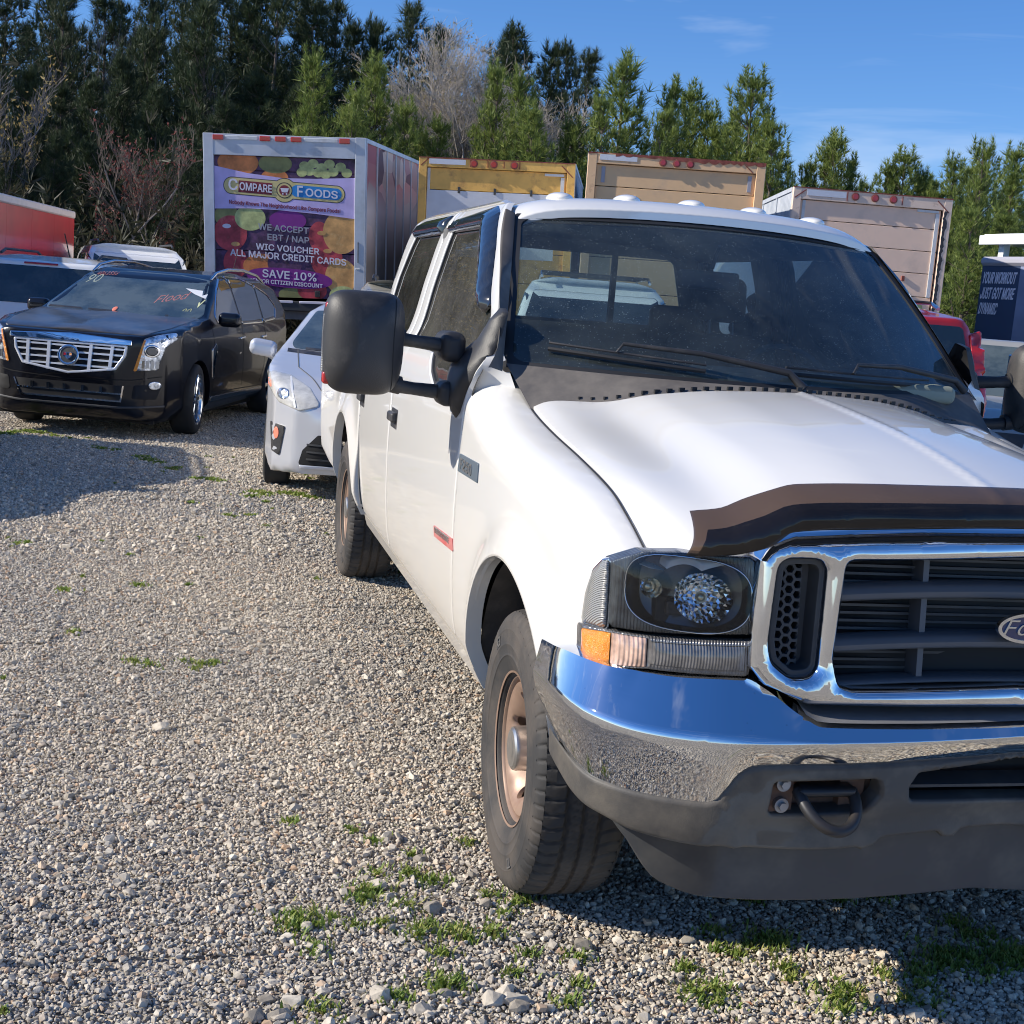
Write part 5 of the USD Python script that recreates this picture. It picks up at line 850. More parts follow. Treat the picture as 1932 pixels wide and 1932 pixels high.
# black crossover
def black_suv():
    root = thing('black_suv', 'dusty black crossover with writing on its windscreen and chrome grille', 'car', (-2.175, 12.21, 0.0), rz=-18.6)
    prof = [(-2.34, .19), (-2.40, .30), (-2.42, .62), (-2.39, .80), (-2.36, .985), (-2.20, 1.03), (-1.7, 1.10), (-1.25, 1.155), (-1.10, 1.165), (-0.30, 1.56), (-0.10, 1.62), (0.35, 1.66), (0.9, 1.665), (1.5, 1.62), (2.0, 1.53), (2.12, 1.49), (2.34, 1.14), (2.41, 1.02), (2.41, .6), (2.36, .36), (1.95, .26), (-1.95, .17)]
    plan = [(0, -2.43), (.45, -2.41), (.72, -2.33), (.86, -2.17), (.925, -1.9), (.945, -1.45), (.955, 0), (.955, 1.5), (.92, 2.1), (.80, 2.34), (0, 2.42)]
    sec = [(0, .16), (.82, .16), (.93, .30), (.955, .6), (.955, .82), (.945, .98), (.915, 1.10), (.90, 1.14), (.74, 1.50), (.69, 1.585), (.58, 1.655), (.35, 1.70), (0, 1.72)]
    W4 = [(-1.42, .36), (1.39, .36)]
    body, full = car_body(prof, plan, sec, W4, 0.40, res=0.06); c = Car(root, body, full, M['blk_paint'])
    P = Polygon
    c.deco('hood', rpoly([(-.70, -2.29), (.70, -2.29), (.80, -1.9), (.85, -1.12), (0, -1.17), (-.85, -1.12), (-.80, -1.9)], .05), 'z', 1, M['blk_hood'], .006, r=.008, h=.08, smooth=60, bulge=lambda d, p: .015 * np.exp(-(p[:, 0] / .2) ** 2))
    wsd = rpoly([(-.86, 1.165), (.86, 1.165), (.66, 1.565), (.3, 1.60), (-.3, 1.60), (-.66, 1.565)], .04)
    wd = c.deco('windscreen', wsd, 'y', -1, M['cglass2'], .006, h=.08, smooth=60)
    for (t, x, z, hh, m, b) in (('4061556', -.60, 1.535, .036, M['pinkpen'], .06), ('90', -.665, 1.445, .085, M['whitepen'], .12), ('Flood', .23, 1.285, .08, M['pinkpen'], .3), ('90', .58, 1.20, .055, M['yellowpen'], .08)):
        T = text(t, hh, .002); v = np.array(T.vertices); v[:, 1] += b * v[:, 0] * .8; v[:, 0] += .25 * v[:, 1]; q = np.stack([v[:, 0] + x, v[:, 1] + z], 1); H = cast(full, q, 'y', -1); part(wd, 'marking', tm(H - [0, .0075, 0], T.faces), m, smooth=False)
    c.deco('marking', line_poly([(.71, 1.33), (.725, 1.29), (.75, 1.36)], .012), 'y', -1, M['yellowpen'], .0085, parent=wd)
    c.deco('sticker', P([(.46, 1.465), (.665, 1.45), (.69, 1.40), (.735, 1.42), (.745, 1.37), (.60, 1.41)]), 'y', -1, M['white_car'], .008, parent=wd)
    for g0, g1 in ((-.80, -.05), (-.02, .78)): c.deco('wiper', line_poly([(g0, 1.185), (g1, 1.178)], .018), 'y', -1, M['black_plastic'], .02, fl=.01)
    c.deco('red_tag', ell(-.10, 1.20, .025, .022), 'y', -1, M['coral'], .03)
    sw = [rpoly([(-.78, 1.155), (-.34, 1.46), (-.10, 1.565), (.18, 1.59), (.10, 1.14)], .03), rpoly([(.16, 1.14), (.24, 1.59), (.75, 1.585), (1.14, 1.52), (1.02, 1.15)], .03), rpoly([(1.08, 1.155), (1.20, 1.515), (1.60, 1.42), (1.78, 1.30), (1.62, 1.19)], .03)]
    for w in sw: c.sides('side_window', w, M['cglass'], .004)
    allw = shapely.union_all(sw).buffer(.05).buffer(-.015)
    c.sides('window_trim', allw.difference(allw.buffer(-.016)), M['chrome'], .007, h=.06)
    for sm in ([(.125, 1.14), (.10, .95), (.12, .42)], [(1.05, 1.15), (1.02, .9), (.98, .6), (.86, .42)], [(-.98, 1.12), (-.92, .7), (-.93, .42)], [(-.93, .40), (.9, .38)]): c.sides('panel_gap', line_poly(sm, .008), M['seam'], .002, fl=.0)
    for y in (-.02, .86): c.sides('door_handle', rpoly([(y, .94), (y + .18, .95), (y + .18, .975), (y, .965)], .01), M['chrome'], .02, r=.008)
    c.sides('fender_vent', rpoly([(-1.02, .86), (-.90, .92), (-.86, .90), (-.94, .55), (-.98, .55)], .02), M['chrome'], .008, r=.006)
    c.sides('sill_trim', rpoly([(-.98, .31), (.96, .31), (.98, .36), (-.98, .36)], .01), M['chrome_dark'], .01, r=.006)
    # grille
    gp = rpoly([(-.56, .905), (.56, .905), (.545, .80), (.46, .665), (0, .60), (-.46, .665), (-.545, .80)], .015)
    gr = c.deco('grille', gp.difference(gp.buffer(-.022)), 'y', -1, M['bright_trim'], .028, h=.05, r=.006, fl=.04)
    c.deco('grille_back', gp.buffer(-.012), 'y', -1, M['black'], .006, parent=gr)
    c.deco('hood_bar', rpoly([(-.60, .905), (.60, .905), (.60, .955), (0, .985), (-.60, .955)], .008), 'y', -1, M['chrome'], .035, r=.008, parent=gr, fl=.05)
    for z in (.685, .745, .805, .862):
        q = line_poly([(-.60, z), (.60, z)], .016).intersection(gp)
        c.deco('grille_bar', q, 'y', -1, M['bright_trim'], .022, parent=gr, fl=.02)
    for x in (-.40, -.20, .20, .40): c.deco('grille_post', line_poly([(x, .6), (x * 1.04, .91)], .030).intersection(gp), 'y', -1, M['bright_trim'], .027, parent=gr, fl=.02)
    em = c.deco('emblem', ell(0, .775, .105, .098).difference(ell(0, .775, .078, .072)), 'y', -1, M['chrome'], .05, parent=gr, r=.008, fl=.03)
    c.deco('emblem_field', ell(0, .775, .079, .073), 'y', -1, M['dark_plastic'], .045, parent=gr)
    c.deco('crest', rpoly([(-.048, .80), (.048, .80), (.044, .765), (0, .735), (-.044, .765)], .004), 'y', -1, M['chrome'], .055, parent=gr)
    for i, col in enumerate((M['red_lens'], M['cglass'], M['amber'])): c.deco('crest_field', sbox(-.04 + i * .028, .772, -.018 + i * .028, .795), 'y', -1, col, .058, parent=gr)
    # lamps
    hl = [(.615, .665), (.70, .98), (.78, 1.015), (.895, 1.05), (.905, .98), (.855, .90), (.80, .68)]
    for sg, q in zip((1, -1), c.front2('headlight', rpoly(hl, .02), M['lamp_clear'], .008, r=.01, h=.03, fl=.02)):
        mm = lambda p: p if sg > 0 else shapely.affinity.scale(p, -1, 1, origin=(0, 0))
        c.deco('amber_strip', mm(rpoly([(.615, .665), (.70, .97), (.715, .965), (.645, .67)], .008)), 'y', -1, M['amber'], .014, parent=q)
        c.deco('projector', mm(ell(.765, .865, .042, .046)), 'y', -1, M['cglass'], .02, parent=q, r=.012)
        c.deco('projector_ring', mm(ell(.765, .865, .056, .06).difference(ell(.765, .865, .043, .047))), 'y', -1, M['chrome'], .02, parent=q)
        for k in range(4): c.deco('lamp_rib', mm(sbox(.69 + k * .034, .70, .712 + k * .034, .77)), 'y', -1, M['chrome_dark'], .014, parent=q)
    lo = P([(-.55, .52), (.53, .52), (.51, .36), (-.48, .36)])
    lg = c.deco('lower_grille', lo, 'y', -1, M['black'], .006)
    c.deco('chrome_line', line_poly([(-.55, .52), (-.48, .37), (.51, .37), (.53, .52)], .014), 'y', -1, M['chrome'], .014, parent=lg)
    c.deco('chrome_line', line_poly([(-.52, .44), (.52, .44)], .012), 'y', -1, M['chrome'], .012, parent=lg)
    for x in (-.36, -.2, -.04, .14, .32): c.deco('chrome_post', line_poly([(x, .44), (x, .50)], .028), 'y', -1, M['chrome_dark'], .012, parent=lg)
    c.front2('side_intake', rpoly([(.60, .40), (.62, .53), (.84, .55), (.80, .40)], .02), M['black'], .004)
    c.front2('fog_lamp', ell(.79, .535, .045, .04), M['lamp_clear'], .02, r=.01)
    c.deco('bumper_line', line_poly([(-.86, .335), (-.5, .31), (.5, .31), (.86, .335)], .02), 'y', -1, M['dark_plastic'], .012, r=.005)
    c.deco('bumper_line', line_poly([(-.88, .63), (-.6, .58), (0, .55), (.6, .58), (.88, .63)], .008), 'y', -1, M['seam'], .002, fl=0)
    rl = [(-.25, 1.60), (.2, 1.68), (1.0, 1.70), (1.7, 1.60)]
    for sg in (1, -1):
        part(root, 'roof_rail', tube([(sg * (.655 + .01), y, z + .005) for y, z in [(-.28, 1.565), (-.1, 1.64), (.3, 1.69), (.9, 1.70), (1.5, 1.655), (1.85, 1.56)]], [.012, .018, .02, .02, .018, .012], 8), M['alloy'], smooth=60)
        mr = part(root, 'mirror', xf(rbox(-.12, .12, -.06, .07, -.075, .075, .055), t=(sg * 1.05, -.78, 1.17)), M['blk_paint'], smooth=60)
        part(mr, 'mirror_foot', tube([(sg * .95, -.74, 1.13), (sg * 1.0, -.76, 1.15)], .03, 8), M['blk_paint'], smooth=60)
    for y in W4: [car_wheel(root, sg * .83, y[0], .36, .235, .265, 6, M['alloy'], steer=(8 if y[0] < 0 else 0)) for sg in (1, -1)]
    part(root, 'underbody', bx(-.78, .78, -2.25, 2.1, .16, .5), M['black'], smooth=False)
    part(root, 'aerial', tube([(.55, .9, 1.68), (.56, 1.05, 1.95)], .004, 5), M['black'])
    return root
M['cglass2'] = simple('dusty_windscreen', (0.03, 0.045, 0.048), 0.06, coat=0.8, dirt=(0.14, 0.17, 0.165), damt=0.5, dlo=0.4, dscale=1.6)
M['pinkpen'] = simple('pink_marker', (0.62, 0.28, 0.28), 0.7); M['whitepen'] = simple('white_marker', (0.55, 0.62, 0.55), 0.7); M['yellowpen'] = simple('yellow_marker', (0.60, 0.62, 0.35), 0.7); M['coral'] = simple('coral_plastic', (0.75, 0.22, 0.14), 0.5)
black_suv()

def silver_hatch():
    root = thing('silver_hatchback', 'silver hatchback with hazy headlights, half hidden behind the white pickup', 'car', (-0.184, 8.55, 0), rz=-7.8)
    prof = [(-2.16, .22), (-2.22, .34), (-2.24, .55), (-2.21, .70), (-2.10, .80), (-1.85, .915), (-1.5, 1.0), (-1.25, 1.055), (-1.1, 1.09), (-.25, 1.42), (0, 1.47), (.4, 1.488), (1.0, 1.42), (1.7, 1.26), (2.12, 1.13), (2.22, .95), (2.22, .5), (2.15, .3), (1.8, .22), (-1.8, .19)]
    plan = [(0, -2.25), (.35, -2.235), (.60, -2.15), (.76, -1.99), (.84, -1.72), (.868, -1.35), (.872, 0), (.872, 1.5), (.82, 2.0), (.68, 2.2), (0, 2.23)]
    sec = [(0, .17), (.76, .17), (.85, .3), (.872, .55), (.872, .78), (.855, .95), (.83, 1.04), (.62, 1.38), (.52, 1.45), (.3, 1.50), (0, 1.51)]
    W4 = [(-1.29, .315), (1.41, .315)]; body, full = car_body(prof, plan, sec, W4, .345, res=.055, archw=.22); c = Car(root, body, full, M['silver'])
    c.deco('windscreen', rpoly([(-.74, 1.10), (-.3, 1.075), (.3, 1.075), (.74, 1.10), (.56, 1.395), (.3, 1.415), (-.3, 1.415), (-.56, 1.395)], .04), 'y', -1, M['cglass2'], .005, smooth=60)
    c.deco('wiper', line_poly([(-.6, 1.10), (.05, 1.09)], .016), 'y', -1, M['black_plastic'], .015)
    c.deco('cowl', rpoly([(-.74, 1.07), (-.3, 1.048), (.3, 1.048), (.74, 1.07), (.74, 1.095), (.3, 1.073), (-.3, 1.073), (-.74, 1.095)], 0.0), 'y', -1, M['black_plastic'], .006)
    for sm in ([(-.66, -1.12), (-.62, -1.6), (-.46, -1.93), (-.40, -2.07)], [(.66, -1.12), (.62, -1.6), (.46, -1.93), (.40, -2.07)], [(-.40, -2.07), (0, -2.13), (.40, -2.07)]): c.deco('panel_gap', line_poly(sm, .008), 'z', 1, M['seam_g'], .003, fl=0)
    for sg, q in zip((1, -1), c.front2('headlight', rpoly([(.405, .735), (.565, .685), (.73, .73), (.835, .83), (.85, .93), (.80, .945), (.66, .93), (.50, .85)], .025), M['lamp_hazed'], .010, r=.012, h=.025)):
        mm = lambda p: p if sg > 0 else shapely.affinity.scale(p, -1, 1, origin=(0, 0))
        c.deco('divider', mm(line_poly([(.60, .71), (.66, .92)], .014)), 'y', -1, M['white_car'], .016, parent=q)
        c.deco('lamp_bowl', mm(ell(.70, .80, .05, .045)), 'y', -1, M['lamp_clear'], .014, parent=q, r=.012)
        c.deco('amber_reflector', mm(rpoly([(.80, .82), (.835, .84), (.845, .90), (.81, .88)], .008)), 'y', -1, M['coral'], .014, parent=q)
    lg = c.deco('lower_grille', rpoly([(-.42, .52), (.42, .52), (.53, .40), (.56, .285), (-.56, .285), (-.53, .40)], .02), 'y', -1, M['black'], .004)
    for z in (.335, .39, .445): c.deco('grille_bar', line_poly([(-.5, z), (.5, z)], .012), 'y', -1, M['dark_plastic'], .012, parent=lg)
    c.deco('grille_lip', rpoly([(-.54, .26), (.54, .26), (.55, .29), (-.55, .29)], .006), 'y', -1, M['silver'], .03, r=.008, parent=lg)
    c.deco('upper_grille', rpoly([(-.30, .70), (.30, .70), (.36, .655), (-.36, .655)], .01), 'y', -1, M['black'], .004)
    c.deco('emblem', ell(0, .725, .065, .045).difference(ell(0, .725, .05, .032)), 'y', -1, M['chrome'], .012)
    for q in c.front2('fog_recess', rpoly([(.675, .56), (.80, .575), (.775, .36), (.71, .335)], .012), M['black_plastic'], .012):
        pass
    c.front2('side_marker', ell(.74, .50, .022, .045), M['coral'], .018, r=.008)
    sw = [rpoly([(-.86, 1.06), (-.28, 1.365), (.05, 1.415), (.15, 1.40), (.10, 1.04)], .03), rpoly([(.17, 1.04), (.22, 1.40), (.75, 1.35), (1.05, 1.25), (.95, 1.05)], .03)]
    for w in sw: c.sides('side_window', w, M['cglass'], .004)
    for sm in ([(.135, 1.4), (.13, .9), (.12, .3)], [(-.95, 1.0), (-.88, .6), (-.9, .3)], [(1.0, 1.1), (.98, .7), (.9, .4)]): c.sides('panel_gap', line_poly(sm, .008), M['seam_g'], .002, fl=0)
    for sg in (1, -1):
        mr = part(root, 'mirror', xf(rbox(-.115, .115, -.06, .075, -.07, .07, .055), t=(sg * .975, -.66, 1.06), ry=-.12 * sg), M['silver'], smooth=60)
        part(mr, 'mirror_foot', tube([(sg * .84, -.60, .95), (sg * .92, -.62, 1.0)], .025, 8), M['silver'], smooth=60)
    for y in W4: [car_wheel(root, sg * .765, y[0], .315, .195, .2, 5, M['alloy'], twin=False) for sg in (1, -1)]
    part(root, 'underbody', bx(-.7, .7, -1.9, 1.9, .2, .45), M['black'], smooth=False)
silver_hatch()

def boxy_suv(name, label, loc, rz, paint, H=1.78, L=4.75, Wd=0.95, rear_glass=M['cglass'], group=None, rack=False, tailgap=False, spoiler_lamp=True, hood=1.05, cat='car', tall_lamps=False):
    """Sport-utility body, nose at -y. Windows, lamps, doors, wheels."""
    root = thing(name, label, cat, loc, rz=rz, group=group); h = L / 2; z = H / 1.78
    prof = [(-h + .06, .32), (-h, .5), (-h + .02, .85), (-h + .12, hood - .06), (-h + .45, hood), (-h + 1.25, hood + .08), (-h + 2.05, 1.62 * z), (-h + 2.4, 1.72 * z), (-.1, H), (h - .9, H), (h - .32, 1.70 * z), (h - .12, 1.12), (h - .02, .95), (h, .55), (h - .05, .36), (-h + .6, .25)]
    plan = [(0, -h - .02), (.5 * Wd, -h + .02), (.82 * Wd, -h + .13), (.95 * Wd, -h + .4), (Wd, -h + 1), (Wd, h - .6), (.95 * Wd, h - .15), (.8 * Wd, h - .02), (0, h + .02)]
    sec = [(0, .24), (.86 * Wd, .24), (.98 * Wd, .4), (Wd, .65), (Wd, .9), (.965 * Wd, hood + .04), (.80 * Wd, 1.60 * z), (.72 * Wd, 1.73 * z), (.5 * Wd, H), (0, H + .02)]
    W4 = [(-h + .92, .36), (h - .95, .36)]; body, full = car_body(prof, plan, sec, W4, .41, res=.09, it=6); c = Car(root, body, full, paint)
    c.deco('windscreen', rpoly([(-.86 * Wd, hood + .10), (.86 * Wd, hood + .10), (.70 * Wd, 1.64 * z), (-.70 * Wd, 1.64 * z)], .04), 'y', -1, M['cglass'], .005, h=.1)
    c.deco('rear_window', rpoly([(-.80 * Wd, 1.12), (.80 * Wd, 1.12), (.70 * Wd, 1.64 * z), (-.70 * Wd, 1.64 * z)], .05), 'y', 1, rear_glass, .006, h=.1)
    for a, b in ((-h + 1.45, -h + 2.55), (-h + 2.62, h - 1.5), (h - 1.42, h - .5)):
        t0 = min(a + .55, -h + 2.1) if a < -h + 2 else a + .03; c.sides('side_window', rpoly([(a, hood + .10), (t0, 1.60 * z), (b - (.05 if b < h - .6 else .22), 1.62 * z), (b, hood + .10)], .03), M['cglass'], .004, h=.1)
    for y in (-h + 2.58, h - 1.46): c.sides('panel_gap', line_poly([(y, 1.6 * z), (y, .42)], .01), M['seam_g'], .002, fl=0)
    c.front2('headlight', rpoly([(.52 * Wd, .74), (.92 * Wd, .78), (.93 * Wd, .94), (.55 * Wd, .90)], .02), M['lamp_clear'], .01, r=.01)
    c.deco('grille', rpoly([(-.46 * Wd, .62), (.46 * Wd, .62), (.49 * Wd, .90), (-.49 * Wd, .90)], .03), 'y', -1, M['dark_plastic'], .008, r=.006)
    c.front2('taillight', rpoly([(.80 * Wd, .92), (.95 * Wd, .92), (.90 * Wd, 1.62 * z if tall_lamps else 1.12), (.78 * Wd, 1.58 * z if tall_lamps else 1.12)], .02), M['red_lens'], .012, sign=1, r=.01)
    if tall_lamps: c.sides('taillight', rpoly([(h - .30, .98), (h - .05, .95), (h - .17, 1.20), (h - .40, 1.56 * z), (h - .50, 1.56 * z)], .02), M['red_lens'], .010, r=.008)
    c.deco('number_plate', rpoly([(-.16, .82), (.16, .82), (.16, .96), (-.16, .96)], .01), 'y', 1, M['white_car'], .01)
    c.deco('rear_bumper', rpoly([(-.94 * Wd, .45), (.94 * Wd, .45), (.94 * Wd, .68), (-.94 * Wd, .68)], .04), 'y', 1, paint, .03, r=.02)
    if spoiler_lamp: c.deco('brake_lamp', rpoly([(-.2, 1.665 * z), (.2, 1.665 * z), (.2, 1.69 * z), (-.2, 1.69 * z)], .005), 'y', 1, M['red_lens'], .02, r=.006)
    for sg in (1, -1):
        part(root, 'mirror', xf(rbox(-.11, .11, -.06, .07, -.08, .08, .05), t=(sg * (Wd + .12), -h + 1.55, hood + .18)), paint, smooth=60)
        part(root, 'roof_rail', tube([(sg * .62 * Wd, y, H + .05 - (.05 if k in (0, 3) else 0)) for k, y in enumerate((-.2, 0.0, h - .9, h - .7))], .018, 6), M['black_plastic'] if not rack else M['alloy'], smooth=60)
    if rack:
        for y in np.linspace(0.0, h - .9, 5): part(root, 'rack_bar', tube([(-.62 * Wd, y, H + .055), (.62 * Wd, y, H + .055)], .014, 6), M['black_plastic'])
    for y in W4: [car_wheel(root, sg * (Wd - .12), y[0], .36, .23, .24, 6, M['alloy'], twin=False) for sg in (1, -1)]
    part(root, 'underbody', bx(-.75 * Wd, .75 * Wd, -h + .3, h - .3, .26, .5), M['black'], smooth=False)
    return root
def sedan(name, label, loc, rz, paint, H=1.45, cat='car'):
    root = thing(name, label, cat, loc, rz=rz)
    prof = [(-2.3, .25), (-2.36, .5), (-2.3, .72), (-1.8, .90), (-1.0, .98), (-.3, 1.36), (0.05, H), (.6, H), (1.1, 1.33), (1.65, 1.05), (2.25, 1.0), (2.36, .8), (2.36, .5), (2.28, .3), (-1.8, .2)]
    plan = [(0, -2.38), (.5, -2.34), (.78, -2.15), (.88, -1.7), (.9, 0), (.9, 1.6), (.82, 2.15), (.6, 2.34), (0, 2.38)]
    sec = [(0, .18), (.8, .18), (.89, .35), (.9, .6), (.89, .85), (.86, .98), (.66, H - .11), (.5, H), (0, H + .03)]
    W4 = [(-1.4, .33), (1.35, .33)]; body, full = car_body(prof, plan, sec, W4, .37, res=.08, archw=.22); c = Car(root, body, full, paint)
    zf = lambda p: [(a, 1 + (b - 1) * (H - 1) / .45) for a, b in p]
    c.deco('windscreen', rpoly(zf([(-.78, 1.0), (.78, 1.0), (.62, 1.40), (-.62, 1.40)]), .04), 'y', -1, M['cglass2'], .005, h=.1); c.deco('rear_window', rpoly(zf([(-.74, 1.08), (.74, 1.08), (.58, 1.38), (-.58, 1.38)]), .04), 'y', 1, M['cglass'], .005, h=.1)
    for w in (rpoly(zf([(-.82, .98), (-.2, 1.33), (.24, 1.36), (.22, .97)]), .02), rpoly(zf([(.28, .97), (.30, 1.36), (.85, 1.33), (1.3, 1.05), (1.15, .98)]), .02)): c.sides('side_window', w, M['cglass'], .004)
    c.sides('panel_gap', line_poly([(.25, 1.36), (.24, .3)], .01), M['seam_g'], .002, fl=0)
    c.front2('headlight', rpoly([(.45, .62), (.8, .66), (.84, .78), (.5, .74)], .02), M['lamp_clear'], .01, r=.01); c.front2('taillight', rpoly([(.5, .78), (.86, .8), (.84, .92), (.5, .9)], .02), M['red_lens'], .01, sign=1, r=.01)
    c.deco('grille', rpoly([(-.35, .56), (.35, .56), (.38, .70), (-.38, .70)], .02), 'y', -1, M['dark_plastic'], .006)
    for sg in (1, -1): part(root, 'mirror', xf(rbox(-.1, .1, -.05, .06, -.065, .065, .045), t=(sg * 1.0, -.62, 1.02)), paint, smooth=60)
    for y in W4: [car_wheel(root, sg * .79, y[0], .33, .21, .22, 5, M['alloy'], twin=False) for sg in (1, -1)]
    part(root, 'underbody', bx(-.7, .7, -2.0, 2.0, .2, .45), M['black'], smooth=False)
    return root
# ---------------------------------------------------------------- box trailers
from scipy.spatial.transform import Rotation as Rot
M['alu'] = simple('trailer_aluminium', (0.50, 0.53, 0.58), 0.45, metal=0.2, var=0.12, vscale=3, dirt=(0.3, 0.3, 0.3), damt=0.5, dlo=0.5, dscale=2)
M['t_white'] = simple('faded_white_panel', (0.62, 0.63, 0.64), 0.5, var=0.1, vscale=2, dirt=(0.35, 0.33, 0.3), damt=0.5, dlo=0.5, dscale=3)
M['t_yellow'] = simple('yellow_frame', (0.74, 0.43, 0.11), 0.6, var=0.15, vscale=4, dirt=(0.25, 0.12, 0.06), damt=0.7, dlo=0.52, dscale=5)
M['t_tan'] = simple('tan_door', (0.74, 0.48, 0.26), 0.6, var=0.08, vscale=2, dirt=(0.4, 0.3, 0.22), damt=0.4, dlo=0.5, dscale=2)
M['t_beige'] = simple('beige_frame', (0.74, 0.48, 0.27), 0.6, var=0.12, vscale=3, dirt=(0.22, 0.1, 0.07), damt=0.8, dlo=0.56, dscale=6)
M['t_pink'] = simple('pinkish_door', (0.86, 0.61, 0.46), 0.6, var=0.06, vscale=2, dirt=(0.45, 0.36, 0.3), damt=0.4, dlo=0.5, dscale=2)
M['t_pinkf'] = simple('pinkish_frame', (0.76, 0.58, 0.46), 0.6, var=0.12, vscale=3, dirt=(0.2, 0.1, 0.07), damt=0.8, dlo=0.55, dscale=6)
M['rust2'] = simple('flaking_rust', (0.22, 0.06, 0.045), 0.85, var=0.5, vscale=14)
M['patch'] = simple('bare_sticker_patch', (0.58, 0.60, 0.66), 0.5, var=0.08, vscale=5)
M['t_red'] = simple('glossy_red_wall', (0.60, 0.03, 0.035), 0.3, coat=0.4, var=0.25, vscale=0.9)
M['lav'] = simple('lavender_print', (0.52, 0.43, 0.72), 0.5, var=0.22, vscale=2.6); M['fig'] = simple('dark_plum_print', (0.085, 0.035, 0.085), 0.5, var=0.8, vscale=9)
M['p_red'] = simple('print_red', (0.42, 0.05, 0.065), 0.5, var=0.6, vscale=6, dirt=(0.6, 0.36, 0.25), damt=0.5, dlo=0.6, dscale=5); M['p_orange'] = simple('print_orange', (0.60, 0.20, 0.06), 0.5, var=0.45, vscale=5, dirt=(0.7, 0.5, 0.25), damt=0.5, dlo=0.58, dscale=6); M['p_peach'] = simple('print_peach', (0.60, 0.32, 0.11), 0.5, var=0.45, vscale=5, dirt=(0.68, 0.52, 0.25), damt=0.5, dlo=0.56, dscale=12); M['p_green'] = simple('print_green', (0.44, 0.47, 0.19), 0.5, var=0.4, vscale=10); M['p_yellow'] = simple('print_yellow', (0.60, 0.50, 0.22), 0.5, var=0.1); M['p_olive'] = simple('print_olive', (0.22, 0.22, 0.08), 0.5, var=0.4, vscale=5)
M['p_purple'] = simple('print_purple', (0.20, 0.02, 0.22), 0.5, var=0.1); M['p_maroon'] = simple('print_maroon', (0.20, 0.02, 0.035), 0.5); M['p_blue'] = simple('print_blue', (0.02, 0.22, 0.55), 0.5); M['p_white'] = simple('print_white', (0.66, 0.64, 0.72), 0.5); M['p_grey'] = simple('print_grey', (0.33, 0.33, 0.38), 0.5); M['p_dark'] = simple('print_dark', (0.03, 0.03, 0.035), 0.5)
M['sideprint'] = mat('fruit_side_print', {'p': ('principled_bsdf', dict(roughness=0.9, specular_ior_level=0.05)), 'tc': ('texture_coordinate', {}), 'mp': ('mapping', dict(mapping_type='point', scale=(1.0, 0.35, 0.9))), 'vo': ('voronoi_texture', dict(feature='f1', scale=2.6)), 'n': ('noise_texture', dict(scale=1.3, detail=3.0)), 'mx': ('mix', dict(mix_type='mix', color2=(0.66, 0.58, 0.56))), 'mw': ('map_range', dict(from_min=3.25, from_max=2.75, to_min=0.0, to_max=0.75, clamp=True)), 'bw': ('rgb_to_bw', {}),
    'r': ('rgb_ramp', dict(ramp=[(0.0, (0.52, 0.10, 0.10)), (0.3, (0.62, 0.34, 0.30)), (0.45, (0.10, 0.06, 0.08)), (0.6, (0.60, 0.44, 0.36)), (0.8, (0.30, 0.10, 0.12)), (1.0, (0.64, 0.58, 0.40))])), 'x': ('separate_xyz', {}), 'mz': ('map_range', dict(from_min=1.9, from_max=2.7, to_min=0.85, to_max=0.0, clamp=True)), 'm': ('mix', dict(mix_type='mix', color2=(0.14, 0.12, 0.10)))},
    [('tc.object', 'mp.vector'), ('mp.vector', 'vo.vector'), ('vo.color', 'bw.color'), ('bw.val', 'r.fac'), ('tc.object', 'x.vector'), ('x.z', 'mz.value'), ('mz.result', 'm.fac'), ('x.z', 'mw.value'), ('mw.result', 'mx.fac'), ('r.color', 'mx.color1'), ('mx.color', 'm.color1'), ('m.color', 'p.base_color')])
HT = 3.86
def ZP(pts): return [(x, z + HT) for x, z in pts]
